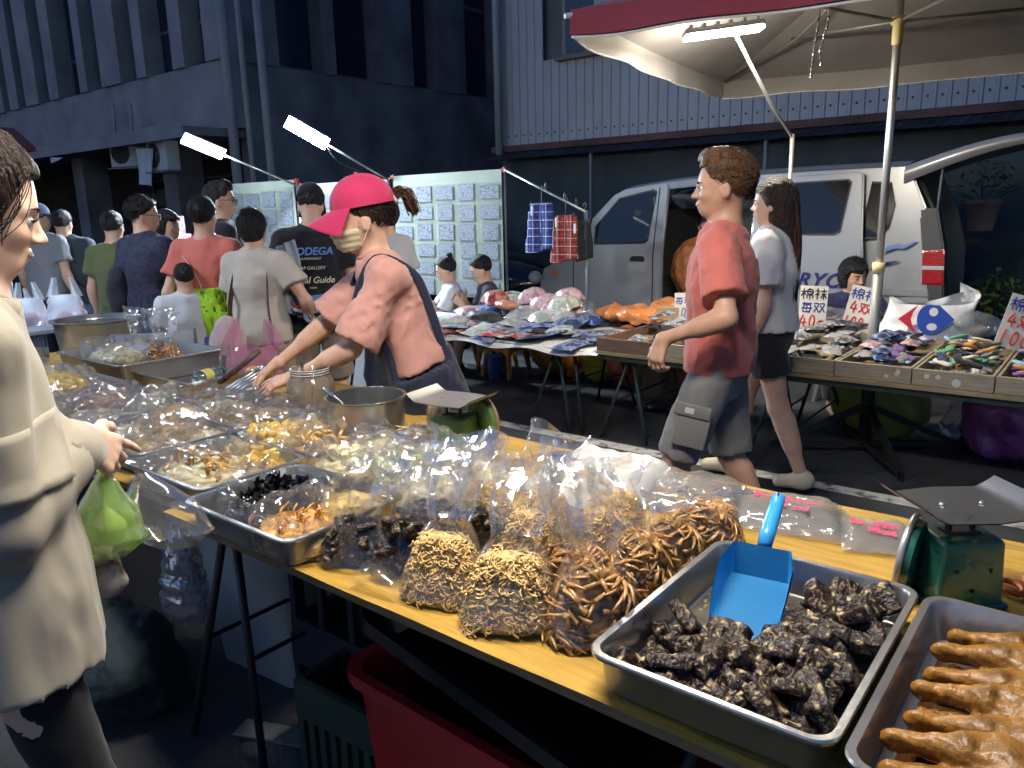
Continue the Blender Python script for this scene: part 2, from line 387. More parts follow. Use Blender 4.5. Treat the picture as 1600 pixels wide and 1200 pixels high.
    def torso(s, p, add=0., box=0., lo=-.3, hi=1.0, blow=0.):
        q = p-s.P0; u = (q@s.ez)/s.Lt; x = q@s.ex; y = q@s.ey
        pw = np.array(s.pw)*s.H*s.b; pd = np.array(s.pd)*s.H*s.b
        if box:     # hanging cloth: does not follow the waist
            for i in (1, 2, 3): pw[i] += (pw[4]-pw[i])*box if pw[4] > pw[i] else 0; pd[i] = max(pd[i], pd[4]*.95*box)
            pw[0] = pw[1]; pd[0] = pd[1]
        us = np.linspace(-.35, 1.1, 146); kr = np.hanning(19); kr /= kr.sum()
        def cv(a): return np.convolve(np.pad(np.interp(us, s.ps, a), 9, mode='edge'), kr, mode='valid')
        pw = cv(pw); pd = cv(pd)
        w = np.interp(u, us, pw)+add+blow*np.clip(.6-u, 0, 1); d = np.interp(u, us, pd)+add+blow*np.clip(.6-u, 0, 1)
        v = (np.sqrt((y/w)**2+(x/d)**2+1e-9)-1)*np.minimum(w, d)
        return np.maximum(np.maximum(v, (u-hi)*s.Lt), (lo-u)*s.Lt)
    def hp(s, p): return ((p-s.ho)@s.Rh)/s.hs
    def head(s, p):
        q = s.hp(p); Y = np.abs(q[:, 1]); q2 = np.stack([q[:, 0], Y, q[:, 2]], 1)
        d = ell(q, (-.012, 0, .132), (.098, .077, .09))
        d = smin(d, ell(q, (.030, 0, .082), (.062, .058, .085)), .03)
        d = smin(d, ell(q, (.050, 0, .018), (.036, .034, .026)), .03)
        d = smin(d, cone(q2, (.0, .052, .06), (.052, .016, .014), .018, .014), .03)
        d = smin(d, ell(q2, (.062, .036, .068), (.022, .02, .018)), .02)       # cheek
        d = smin(d, cone(q2, (.082, .008, .112), (.070, .045, .108), .010, .009), .015)   # brow
        d = smax(d, -ell(q2, (.100, .032, .094), (.020, .017, .011)), .014)
        d = smin(d, cone(q, (.086, 0, .102), (.109, 0, .066), .0065, .0095), .012)
        d = smin(d, ell(q2, (.098, .011, .062), (.010, .008, .007)), .008)
        d = smin(d, ell(q, (.089, 0, .041), (.010, .022, .0055)), .007)
        d = smin(d, ell(q, (.086, 0, .031), (.010, .018, .006)), .007)
        e = ell(q2, (-.004, .078, .083), (.020, .010, .030)); e = smax(e, -ell(q2, (.002, .088, .085), (.010, .006, .018)), .006)
        d = smin(d, e, .008)
        return d*s.hs
    def body(s, p):
        d = s.torso(p, -.014)
        H = s.H; b = s.b
        for k in 'LR':
            d = smin(d, cone(p, s.nb+s.ez*.01, s.sh[k]-s.ez*.0, .035*H*.8, .030*H*b), .05)
        for k in 'LR':
            a = cone(p, s.sh[k], s.el[k], .030*H*b, .0225*H*b); a = smin(a, cone(p, s.el[k], s.wr[k], .0225*H*b, .0142*H*b**.5), .02)
            m = s.el[k]*.72+s.wr[k]*.28; a = smin(a, cone(p, s.el[k]*.85+s.wr[k]*.15, s.el[k]*.6+s.wr[k]*.4, .0235*H*b, .021*H*b), .03)
            d = smin(d, a, .03)
        for k in 'LR':
            a = cone(p, s.hip[k], s.kn[k], .052*H*b, .032*H*b); c_ = cone(p, s.kn[k], s.an[k], .031*H*b, .020*H*b)
            m = s.kn[k]*.68+s.an[k]*.32+np.array([-.012, 0, 0]); c_ = smin(c_, cone(p, m*.6+s.kn[k]*.4+np.array([-.006, 0, 0]), m*.7+s.an[k]*.3, .031*H*b, .024*H*b), .04)
            a = smin(a, c_, .03)
            if s.feet:
                t = s.an[k]+np.array([.085, 0, -.028])*H*.6; a = smin(a, cone(p, s.an[k]+np.array([-.02, 0, -.02]), s.an[k]+np.array([.072*H, 0, -.026*H]), .021*H, .016*H), .03)
            d = smin(d, a, .04)
        d = smin(d, cone(p, s.nb-s.ez*.02, s.ho+s.Rh@np.array([-.022, 0, .06])*s.hs, .038*H*b**.5, .032*H*b**.5), .035)
        return smin(d, s.head(p), .025)
    def hpt(s, x, y, z): return s.ho+s.Rh@(np.array([x, y, z])*s.hs)
    def features(s):
        for g in (1, -1):
            e = MB(); prof = [(1e-4, -1), (.5, -.86), (.87, -.5), (1, 0), (.87, .5), (.55, .83), (.5, .86), (1e-4, 1)]
            r = .0106*s.hs
            e.lathe([(a*r, z*r) for a, z in prof], 12); v = e.v[0][:, [2, 1, 0]]; e.v[0] = v
            for i, f in enumerate(e.f):
                if e.v[0][list(f)][:, 0].mean() > .78*r: e.mi[i] = 1
            v = e.v[0]@(s.Rh@rotm(0, .12, g*.1)).T+s.hpt(.0785, g*.032, .0925); e.v[0] = v
            e.build('eye', [EYE_W, EYE_D], s.t, smooth=True)
            bmk = MB(); bmk.tube([s.hpt(.094, g*.014, .1125), s.hpt(.0935, g*.03, .118), s.hpt(.080, g*.05, .113)], [.0020*s.hs, .0024*s.hs, .0010*s.hs], 6, sq=1.3); bmk.build('eyebrow', BROW, s.t, smooth=True)
            lid = MB(); lid.tube([s.hpt(.0905, g*.018, .0935), s.hpt(.0935, g*.032, .0995), s.hpt(.084, g*.0465, .094)], [.0012*s.hs, .0022*s.hs, .0014*s.hs], 6); lid.build('eyelash', BROW, s.t, smooth=True)
        l = MB(); q = [s.hpt(.094, y, .036) for y in (-.02, -.01, 0, .01, .02)]
        for i, y in enumerate((-.02, -.01, 0, .01, .02)): q[i] = s.hpt(.0965-abs(y)*.35, y, .036)
        l.tube(q, [.0015*s.hs, .0038*s.hs, .0046*s.hs, .0038*s.hs, .0015*s.hs], 8, sq=.6); l.build('lips', LIP, s.t, smooth=True)
    # ---- clothing
    def wrink(s, p, amp, seed):
        f = np.array([1, 1, .55]); return amp*(nz(p*f, 17, seed)*.55+nz(p, 34, seed+3)*.22+np.abs(nz(p*np.array([1, 1, .4]), 26, seed+9))*.45-.2+(np.abs(nz(p*np.array([.8, .8, 1.1]), 30, seed+13))-.35)*.5*(nz(p, 9, seed+5) > -.2))
    def top(s, m, sleeve=.6, loose=.016, hem=-.12, amp=.011, seed=1, name='shirt', neck=.046, sl=.012, flare=.01, hi=.985, box=.8, h=None, cuts=(), vneck=0, wz=.55):
        H, b = s.H, s.b
        def fn(p):
            d = s.torso(p, loose, box, lo=hem, hi=hi, blow=flare)
            for k in 'LR': d = smin(d, cone(p, s.nb-s.ez*.005, s.sh[k], .034*H*b+loose*.5, .033*H*b+loose*.5), .05)
            for k in 'LR':
                if sleeve <= 0: continue
                if sleeve <= 1:
                    e = s.sh[k]+(s.el[k]-s.sh[k])*sleeve; a = cone(p, s.sh[k], e, .034*H*b+loose*.6, .031*H*b+loose+sl, cut=True)
                else:
                    e = s.el[k]+(s.wr[k]-s.el[k])*(sleeve-1)
                    a = smin(cone(p, s.sh[k], s.el[k], .034*H*b+loose*.6, .028*H*b+loose), cone(p, s.el[k], e, .028*H*b+loose, .020*H+loose*.8+sl, cut=True), .02)
                d = smin(d, a, .03)
            d = d+s.wrink(p*np.array([1, 1, wz/.55]), amp, seed)
            na = s.hpt(-.022, 0, .06); c_ = s.nb-s.ez*.03
            ab = na-c_; t = (p-c_)@ab/(ab@ab); rr = np.linalg.norm(p-c_-t[:, None]*ab-(.012+vneck*np.clip(.4-t, 0, 1))[:, None]*s.ex, axis=1)
            d = np.maximum(d, np.where(t > -.2-vneck*6, -(rr-neck*H/1.66), -1))
            d = np.maximum(d, (hem-((p-s.P0)@s.ez)/s.Lt)*s.Lt+.004*np.sin(p[:, 0]*40+p[:, 1]*55))
            return d
        s.topf = fn
        lo, hi_ = s.bounds(); lo[2] = max(lo[2], min(s.P0[2]+hem*s.Lt, s.wr['L'][2], s.wr['R'][2], s.el['L'][2], s.el['R'][2])-.12)
        o = link(name, isomesh(name, fn, lo, hi_, h or s.h, m), s.t)
        na = s.hpt(-.022, 0, .06); c_ = s.nb-s.ez*.03; ax = unit(na-c_); e1 = unit(np.cross(ax, s.ey)); e2 = np.cross(ax, e1); ring = []
        for a in np.linspace(0, 6.2832, 24, endpoint=False):
            q = c_+s.ex*.012+(neck*H/1.66+.004)*(e1*math.cos(a)+e2*math.sin(a)); ps = q+ax*np.linspace(.12, -.12, 60)[:, None]; v = fn(ps) < 0
            ring.append(ps[int(np.argmax(v))] if v.any() else q)
        ring = np.array(ring); ring = (ring+np.roll(ring, 1, 0)+np.roll(ring, -1, 0))/3
        MB().tube(ring, .0065, 7, closed=True).build('collar', m, o, smooth=True); return o
    def bottom(s, m, length=1.0, loose=.016, hi=.16, amp=.006, seed=2, name='shorts', flare=.012, h=None, add=.010):
        H, b = s.H, s.b
        def fn(p):
            d = s.torso(p, add, 0, lo=-.30, hi=hi)
            for k in 'LR':
                f1 = min(length, 1.0); e = s.hip[k]+(s.kn[k]-s.hip[k])*f1
                if length <= 1: a = cone(p, s.hip[k], e, .052*H*b+add*.9, .040*H*b+loose+flare, cut=True)
                else:
                    e2 = s.kn[k]+(s.an[k]-s.kn[k])*(length-1)
                    a = smin(cone(p, s.hip[k], s.kn[k], .052*H*b+add, .034*H*b+loose), cone(p, s.kn[k], e2, .034*H*b+loose, .024*H*b+loose+flare, cut=True), .02)
                d = smin(d, a, .012)
            return d+s.wrink(p, amp, seed)
        lo, hi_ = s.bounds()
        hi_[2] = s.P0[2]+.25*s.Lt+.08
        return link(name, isomesh(name, fn, lo, hi_, h or s.h, m), s.t)
    def shoes(s, m, sole=None):
        H = s.H
        for k in 'LR':
            a = s.an[k]; mb_fn = lambda p, a=a: np.maximum(smin(cone(p, a+np.array([-.024, 0, -.018])*H/1.66, a+np.array([.115, 0, -.04])*H/1.66, .041, .036), cone(p, a+np.array([0, 0, .0]), a+np.array([0, 0, -.03]), .042, .04), .03), -(p[:, 2]-.006))
            link('shoe', isomesh('shoe', mb_fn, a-.12, a+.2, .009, m), s.t)
    def hair(s, m, style='short', seed=1, h=None, name='hair', vol=1.0):
        def fn(p):
            q = s.hp(p); x, Y, z = q[:, 0], np.abs(q[:, 1]), q[:, 2]
            st = .0035*np.sin(q[:, 1]*420+3*nz(q, 30, seed))*.4+.004*nz(q*np.array([1, 2.5, 1]), 60, seed)
            base = ell(q, (-.014, 0, .138), (.108*vol, .086*vol, .100*vol))
            if style in ('short', 'spiky'):
                zc = np.interp(x, [-.12, -.06, -.025, .0, .03, .055, .075, .11], [.03, .03, .06, .088, .118, .135, .168, .18])
                if style == 'spiky': base = smin(base, ell(q, (.03, 0, .205), (.06, .065, .038)), .03); st = st*1.8
                d = smax(base, zc-z, .012)
            elif style in ('tied', 'bun', 'pony'):
                zc = np.interp(x, [-.12, -.06, -.02, .02, .05, .07, .11], [.015, .015, .06, .105, .14, .17, .19]); d = smax(base, zc-z, .012)
                if style == 'bun': d = smin(d, ell(q, (-.075, 0, .225), (.036, .036, .034)), .012)
            elif style == 'bob':
                d = smin(base, ell(q, (-.03, 0, .095), (.098, .094, .115)), .03)
                fr = np.interp(z, [.0, .09, .145, .165, .22], [.02, .035, .055, .12, .2]); d = smax(d, x-fr, .012); d = smax(d, .0-z+.01, .01)
                d = smin(d, smax(ell(q, (.03, 0, .155), (.075, .078, .05)), .135+.02*np.sin(q[:, 1]*60)-z, .01), .015)
            elif style == 'layered':
                d = smin(base, ell(q, (-.035, 0, .1), (.09, .09, .10)), .03); zc = np.interp(x, [-.14, -.04, -.02, .02, .05, .07, .11], [.02, .0, .05, .085, .12, .165, .18]); d = smax(d, zc-z, .012)
            elif style == 'side':
                d = smin(base, ell(q, (-.035, 0, .09), (.092, .09, .115)), .03); zc = np.interp(x, [-.14, -.04, .0, .03, .05, .07, .11], [-.02, -.03, .0, .055, .112, .16, .18]); d = smax(d, zc-z, .012)
            elif style == 'long':
                d = smin(base, ell(q, (-.035, 0, .09), (.085, .09, .13)), .03)
                d = smin(d, cone(q, (-.06, 0, .05), (-.085, .0, -.40), .075, .055), .04); d = smax(d, ell(q*np.array([1, .8, 1]), (-.06, 0, -.1), (.06, .1, .6))*.9, .01) if False else d
                fr = np.interp(z, [-.6, -.1, .05, .145, .165, .22], [.03, .02, .02, .06, .12, .2]); d = smax(d, x-fr, .012)
            d = d+st
            return d*s.hs
        lo = s.ho-np.array([.24, .24, .62 if style == 'long' else .14])*s.hs; hi = s.ho+np.array([.24, .24, .30])*s.hs
        return link(name, isomesh(name, fn, lo, hi, h or max(.006, s.h*.6), m), s.t)
    def strands(s, m, n=600, L=.05, seed=1, r=.0011, zmin=.07, lift=.006, back=1.0, vol=1.0):
        """fine hair lying on the scalp, combed back and down"""
        g = np.random.RandomState(seed); b = MB(); C0 = np.array([-.014, 0, .138]); R0 = np.array([.108, .086, .100])*vol
        k = 0
        while k < n:
            d = unit(g.randn(3)); p = C0+d*R0*1.0
            zc = np.interp(p[0], [-.12, -.06, -.025, .0, .03, .055, .075, .11], [.03, .03, .06, .088, .118, .135, .168, .18])
            if p[2] < max(zc, zmin*.3): continue
            k += 1; fl = np.array([-.8*back+.25*g.randn(), .35*g.randn()+d[1]*.5, -.35*(1-d[2])+.15*g.randn()]); q = p; path = []
            for j in range(4):
                dd = unit((q-C0)/R0); nn = unit(dd/R0); q2 = C0+dd*R0*(1+(lift*(.3+g.rand()))/.09*(j*.45)); path.append(s.hpt(*q2)); q = q+(unit(fl-nn*(fl@nn)))*L/3*(.7+.6*g.rand())
            b.tube(path, [r*s.hs, r*s.hs, r*.8*s.hs, r*.3*s.hs], 3, cap=False)
        return b.build('hair_strands', m, s.t, smooth=True, kind='stuff')
    def glasses(s, m):
        g = MB()
        for k in (1, -1):
            a = np.linspace(0, 2*math.pi, 18, endpoint=False)
            g.tube([s.hpt(.108-.02*abs(math.cos(t)*.03*k+.0)*8*.2, k*.033+.024*math.cos(t), .091+.016*math.sin(t)) for t in a], .0018, 5, closed=True)
            g.tube([s.hpt(.106, k*.057, .097), s.hpt(.06, k*.073, .1), s.hpt(-.01, k*.08, .098)], .0018, 5)
        g.tube([s.hpt(.108, -.01, .095), s.hpt(.111, 0, .098), s.hpt(.108, .01, .095)], .0018, 5)
        return g.build('glasses', m, s.t, smooth=True)
    def cap(s, m, brim=.085, z0=.14, k=1.0, pitch=0.0, front=True):
        """six-panel cap with a curved brim"""
        M_ = MB(); n = 36; rows = 12
        def dome(u, v):
            a = u*2*math.pi; t = v*math.pi/2; r = np.cos(t); seam = 1-.012*np.exp(-((((a/(math.pi/3)) % 1)-.5)/.06)**2*0-(np.minimum((a/(math.pi/3)) % 1, 1-(a/(math.pi/3)) % 1)/.05)**2)
            x = -.010+.112*k*r*np.cos(a)*seam; y = .092*k*r*np.sin(a)*seam; z = z0+.108*k*np.sin(t)**.9*seam+.0*a
            z = z+np.where(v < .01, 0, 0)-.012*np.cos(a)*(1-v)*0
            return [x, y, z]
        M_.grid(n+1, rows, dome)
        M_.lathe([(1e-4, .012), (.006, .010), (.008, .004), (.008, 0)], 10, (-.01, 0, z0+.103*k))
        br = MB()
        def brimf(u, v, dz=0.):
            a = (u-.5)*2.3; L = brim*v*np.cos(a*.62)**.7
            x0 = -.010+.112*k*np.cos(a); y0 = .092*k*np.sin(a)
            x = x0+L*(.55+.45*np.cos(a)); y = y0*(1+.10*v); z = z0+.004-.034*v*1.0-.30*(y**2)/.09*v*1.6+dz
            return [x, y, z]
        br.grid(20, 8, lambda u, v: brimf(u, v)); br.grid(20, 8, lambda u, v: brimf(1-u, v, -.005))
        out = []
        for b_, nm in ((M_, 'cap_crown'), (br, 'cap_brim')):
            for i in range(len(b_.v)): b_.v[i] = s.ho+((b_.v[i]-[0, 0, z0])@rotm(0, pitch, 0).T+[0, 0, z0])*s.hs@s.Rh.T
            out.append(b_.build(nm, m, s.t, smooth=True))
        return out
# ------------------------------------------------------------------ lamps' emitters (only things that give off light emit)
def led(name, col, s): return mat(name, (1, 1, 1), .4, emit=(col, s))
# ------------------------------------------------------------------ ground
def asphalt():
    m = mat('asphalt', (.045, .046, .05), .82, bump=(160, .5, 6, .01), var=(1.3, .45)); return m
MB().grid(2, 2, lambda u, v: [u*70-50, v*50-12, u*0]).build('street', asphalt(), kind='structure')
LINE = mat('worn_road_paint', (.5, .5, .47), .8, bump=(120, .4), ramp=[(.33, (.07, .07, .07)), (.45, (.34, .34, .33)), (.7, (.48, .48, .45))], var=(14, .3))
MB().grid(2, 2, lambda u, v: [u*12-9, 4.0+v*.11, u*0+.004]).build('road_marking', LINE, kind='structure')
PATCH = mat('patched_asphalt', (.06, .06, .062), .9, bump=(200, .5), var=(3, .3))
MB().grid(2, 2, lambda u, v: [u*2.6-3.4, 5.55+v*.9, u*0+.004]).build('pavement', PATCH, kind='structure')
# ------------------------------------------------------------------ concrete building at the corner of the alley
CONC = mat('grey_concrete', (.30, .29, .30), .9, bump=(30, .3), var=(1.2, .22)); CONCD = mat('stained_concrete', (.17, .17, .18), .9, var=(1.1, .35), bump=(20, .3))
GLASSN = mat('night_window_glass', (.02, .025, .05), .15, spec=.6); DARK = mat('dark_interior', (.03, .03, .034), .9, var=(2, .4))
FRAME = mat('dull_metal_frame', (.16, .17, .19), .5, metal=.3); STEELP = mat('painted_pipe', (.28, .29, .31), .5)
bl = thing('concrete_building', 'grey concrete building with tall narrow windows between piers above dark ground floor', 'building', (-13.45, 8.6, 0))
def wb_(name, lo, hi, m, parent, off=(-13.45, 8.6, 0), **kw):
    lo = np.array(lo, float)-off; hi = np.array(hi, float)-off
    return MB().box((lo+hi)/2, hi-lo).build(name, m, parent, **kw)
wpx = [(-110, -60), (-45, -15), (0, 10), (24, 36), (57, 75), (90, 125), (137, 160), (191, 217), (232, 275), (294, 327)]
wx = [(ony(a, 100, 8.6)[0], ony(b, 100, 8.6)[0]) for a, b in wpx]
edges = [-60.]+[c for w in wx for c in w]+[-13.45]
wb_('wall', (-60, 8.6, 3.12), (-13.45, 9.0, 4.33), CONC, bl); wb_('wall', (-60, 8.6, 7.4), (-13.45, 9.0, 9), CONC, bl)
for i in range(0, len(edges), 2): wb_('pier', (edges[i], 8.52, 4.33), (edges[i+1], 9.0, 7.4), CONC, bl)
for i, (a, b) in enumerate(wx):
    w = wb_('window', (a, 8.93, 4.33), (b, 8.98, 7.4), FRAME, bl)
    n = 2 if b-a > 1.5 else 1
    for k in range(n):
        c0 = a+(b-a)*k/n+.06; c1 = a+(b-a)*(k+1)/n-.06
        wb_('pane', (c0, 8.905, 4.4), (c1, 8.925, 5.15), GLASSN, w); wb_('pane', (c0, 8.905, 5.22), (c1, 8.925, 7.3), GLASSN, w)
# side toward the alley
ya = [9.73, 10.82, 11.14, 12.3, 13.38, 14.2, 15.2, 16.4]
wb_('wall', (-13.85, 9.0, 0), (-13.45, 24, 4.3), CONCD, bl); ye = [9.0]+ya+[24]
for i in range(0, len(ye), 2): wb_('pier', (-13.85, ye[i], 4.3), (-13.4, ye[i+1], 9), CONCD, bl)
for i in range(0, 8, 2):
    w = wb_('window', (-13.82, ya[i], 4.3), (-13.75, ya[i+1], 9), FRAME, bl); wb_('pane', (-13.745, ya[i]+.06, 4.4), (-13.735, ya[i+1]-.06, 6.4), GLASSN, w); wb_('pane', (-13.745, ya[i]+.06, 6.5), (-13.735, ya[i+1]-.06, 8.9), GLASSN, w)
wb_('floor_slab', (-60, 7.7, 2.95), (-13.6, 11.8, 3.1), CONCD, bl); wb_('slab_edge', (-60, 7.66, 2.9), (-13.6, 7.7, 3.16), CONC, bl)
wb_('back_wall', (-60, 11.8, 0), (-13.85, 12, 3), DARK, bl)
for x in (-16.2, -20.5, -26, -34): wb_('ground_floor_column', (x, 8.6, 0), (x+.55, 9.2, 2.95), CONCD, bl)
for px, r in ((408, .07), (352, .09), (378, .05)):
    p = ony(px, 60, 8.45); MB().cyl((p[0]+13.45, -.18, 0), (p[0]+13.45, -.18, 8.6), r, n=12).build('drain_pipe', STEELP, bl, smooth=True)
for px in (172, 199):
    q = [ony(px-2, 160, 8.4), ony(px+5, 168, 8.4), ony(px+8, 210, 8.3), ony(px+13, 223, 8.25), ony(px+60, 232, 8.2)]
    MB().tube(bez([p-np.array([-13.45, 8.6, 0]) for p in q], 6), .035, 7).build('refrigerant_pipe', mat('lagged_pipe', (.33, .33, .36), .8), bl, smooth=True)
# things at the concrete building's ground floor
def acunit(px, py, y, label, yaw=0):
    p = ony(px, py, y); t = thing('air_conditioner_unit', label, 'air conditioner', p, yaw)
    MB().rbox((0, 0, .3), (.75, .28, .58), .02).build('casing', mat('ac_white', (.55, .56, .58), .5), t, autosmooth=40)
    fz = MB()
    for r in (.07, .12, .17, .22): fz.tube([(-.1+r*math.cos(a), -.155, .3+r*math.sin(a)) for a in np.linspace(0, 6.283, 22, endpoint=False)], .006, 5, closed=True)
    fz.build('fan_grille', FRAME, t); MB().cyl((-.1, -.142, .3), (-.1, -.15, .3), .23, n=28).build('fan_opening', DARK, t)
    MB().box((0, 0, -.015), (.85, .4, .025)).build('bracket', FRAME, t)
acunit(258, 268, 8.1, 'white air conditioner unit bracketed high on the concrete building'); acunit(205, 262, 8.2, 'air conditioner unit half hidden behind the hanging white cloth', .4)
sh = MB(); A = ony(212, 232, 7.9); B = ony(238, 232, 7.9); C_ = ony(214, 287, 7.9); D_ = ony(241, 291, 7.9)
sh.grid(10, 12, lambda u, v: list(((A[:, None]*(1-u)+B[:, None]*u)*(1-v)+(C_[:, None]*(1-u)+D_[:, None]*u)*v)+np.array([[0], [1], [0]])*.05*np.sin(u*9+v*2)))
_props(sh.build('cloth_banner', cloth('pale_cloth', (.62, .66, .74)), smooth=True), 'pale cloth sheet hanging below the slab beside the air conditioner', 'banner')
aw = MB(); a0 = ony(62, 235, 5.6); aw.prism([(0, 0), (.75, .02), (.75, .08), (0, .45)], .8, (a0+np.array([-.9, 0, -.02]), (1, 0, 0), (0, 0, 1)))
_props(aw.build('red_awning', cloth('awning_dark_red', (.25, .04, .05))), 'dark red stall awning behind the woman in the cream coat', 'awning')
bx = MB(); q = ony(96, 250, 5.5); bx.prism([(-.35, -.03), (.1, .03), (-.35, .06)], .02, (q, (1, 0, 0), (0, 0, 1))); _props(bx.build('awning_flap', cloth('white_cloth', (.7, .72, .75))), 'white triangular flap at the tip of the dark red awning', 'flap')
shelf = thing('storage_shelf', 'dark shelving crammed with goods inside the unlit ground floor', 'shelf', (-17.6, 10.6, 0))
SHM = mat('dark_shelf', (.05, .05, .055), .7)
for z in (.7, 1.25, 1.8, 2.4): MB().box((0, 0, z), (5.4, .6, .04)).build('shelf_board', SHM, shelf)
for x in (-2.7, 0, 2.7): MB().box((x, .1, 1.2), (.06, .5, 2.4)).build('upright', SHM, shelf)
rng = random.Random(5)
for i in range(13):
    z = rng.choice((.72, 1.27, 1.82)); w, h = rng.uniform(.3, .7), rng.uniform(.22, .42)
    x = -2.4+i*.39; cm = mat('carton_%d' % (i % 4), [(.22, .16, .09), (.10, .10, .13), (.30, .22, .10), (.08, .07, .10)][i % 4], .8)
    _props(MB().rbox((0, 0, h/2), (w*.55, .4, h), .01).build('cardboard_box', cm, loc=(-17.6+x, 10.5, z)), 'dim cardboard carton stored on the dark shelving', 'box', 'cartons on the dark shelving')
for i, (px, py, w, h) in enumerate(((266, 355, .32, .42), (262, 388, .30, .42), (278, 384, .30, .45), (270, 405, .34, .3))):
    p = ony(px, py, 4.9); o = MB().rbox((0, 0, 0), (w*.8, .25, h*.62), .01).build('pink_toy_box', mat('pink_print_%d' % (i % 2), [(.55, .28, .33), (.62, .38, .38)][i % 2], .5, ramp=[(.4, (.6, .25, .3)), (.5, (.72, .6, .6)), (.6, (.35, .2, .28))], var=(9, .3)), loc=p)
    _props(o, ['pale pink box on top of the stack behind the navy shirt man', 'pink printed box, left one in the lower row of the stack', 'pink printed box, right one in the lower row of the stack', 'flat pink box under the others in the stack'][i], 'box', 'pink boxes')
# ------------------------------------------------------------------ alley end and the corrugated metal building
AL = mat('alley_wall', (.13, .125, .135), .9, var=(.8, .4)); BRN = mat('rusty_brown_wall', (.12, .06, .05), .9, var=(2, .4))
ab = thing('alley_building', 'dark rear building closing the narrow alley between the two facades', 'building', (-11, 17, 0))
MB().box((.2, .5, 5), (9, 1, 10)).build('wall', AL, ab); MB().box((3.6, -1.2, 5), (1.0, 2.2, 10)).build('side_wall', BRN, ab)
p = ony(640, 100, 16.8); MB().cyl((p[0]+11, -.15, 0), (p[0]+11, -.15, 10), .09, n=10).build('drain_pipe', STEELP, ab, smooth=True)
MB().box((1.9, -.8, 6.7), (3.4, 1.7, .12), (0, .35, 0)).build('lean_to_roof', mat('old_roof', (.16, .15, .15), .8), ab)
g = thing('window_grille', 'barred window grille low on the dark alley wall', 'grille', ony(542, 262, 12)); gm = FRAME
for i in range(7): MB().cyl((-.5+i*.17, 0, -.5), (-.5+i*.17, 0, .5), .018, n=6).build('bar', gm, g)
for z in (-.3, .15): MB().cyl((-.55, .0, z), (.57, 0, z), .016, n=6).build('cross_bar', gm, g)
cb = thing('metal_clad_building', 'building clad in pale ribbed metal sheet above a corrugated awning', 'building', (-7.75, 9.5, 0))
CLAD = mat('ribbed_metal_sheet', (.33, .335, .35), .55, metal=.25, var=(1.5, .12), bump=(8, .1))
def clad_mesh():
    b = MB(); n = 6; w = .142; pr = []
    for i in range(n): pr += [(i*w, 0), (i*w+.095, 0), (i*w+.105, -.012), (i*w+.132, -.012)]
    pr.append((n*w, 0)); pr = np.array(pr); v = np.concatenate([np.c_[pr, np.zeros(len(pr))], np.c_[pr, np.full(len(pr), 1.)]]); k = len(pr)
    b.add(v, [(i, i+1, k+i+1, k+i) for i in range(k-1)]); return b.mesh('panel', CLAD)
cm_ = clad_mesh(); pw_ = 6*.142
for i in range(17):
    x = i*pw_
    for z0, z1 in ((2.42, 7.5),):
        if 1.15 < x+pw_/2 < 2.1:
            for a, b in ((2.42, 3.55), (5.2, 7.5)): o = link('panel', cm_, cb, (x, 0, a)); o.scale = (1, 1, b-a)
        else: o = link('panel', cm_, cb, (x, 0, z0)); o.scale = (1, 1, z1-z0)
RIV = mat('rivet_dark', (.05, .05, .05), .6)
rv = MB(); rv.lathe([(.014, 0), (.012, .006), (1e-4, .008)], 8); rme = rv.mesh('rivet', RIV)
for i in range(60): link('rivet', rme, cb, (.05+i*.142*1.5/1.5, -.004, 2.56), (R(90), 0, 0))
MB().box((7.2, .3, 5), (14.5, .4, 5.1)).build('inner_wall', AL, cb)
w = MB().box((1.66, .06, 4.38), (1.0, .06, 1.7)).build('window', FRAME, cb); MB().box((1.66, .02, 4.38), (.86, .02, 1.56)).build('pane', GLASSN, w)
MB().box((1.66, -.05, 3.52), (1.06, .16, .05)).build('window_sill', mat('sill_rust', (.18, .14, .13), .8), cb)
MB().box((7.2, -.03, 2.38), (14.6, .08, .09)).build('flashing', BRN, cb)
awn = MB(); pr = [(i*.06, .0+.012*(i % 2)) for i in range(240)]
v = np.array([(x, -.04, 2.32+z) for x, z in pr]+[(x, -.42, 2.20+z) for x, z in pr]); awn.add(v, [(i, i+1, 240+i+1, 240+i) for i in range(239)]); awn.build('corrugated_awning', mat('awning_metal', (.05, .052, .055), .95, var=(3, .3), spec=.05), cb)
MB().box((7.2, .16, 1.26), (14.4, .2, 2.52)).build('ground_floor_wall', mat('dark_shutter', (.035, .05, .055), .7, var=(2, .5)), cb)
MB().cyl((.1, -.12, 2.3), (.1, -.12, 7.4), .06, n=10).build('drain_pipe', STEELP, cb, smooth=True)
for x in (1.9, 4.3): MB().cyl((x, -.38, 0), (x, -.38, 2.2), .025, n=8).build('awning_post', FRAME, cb)
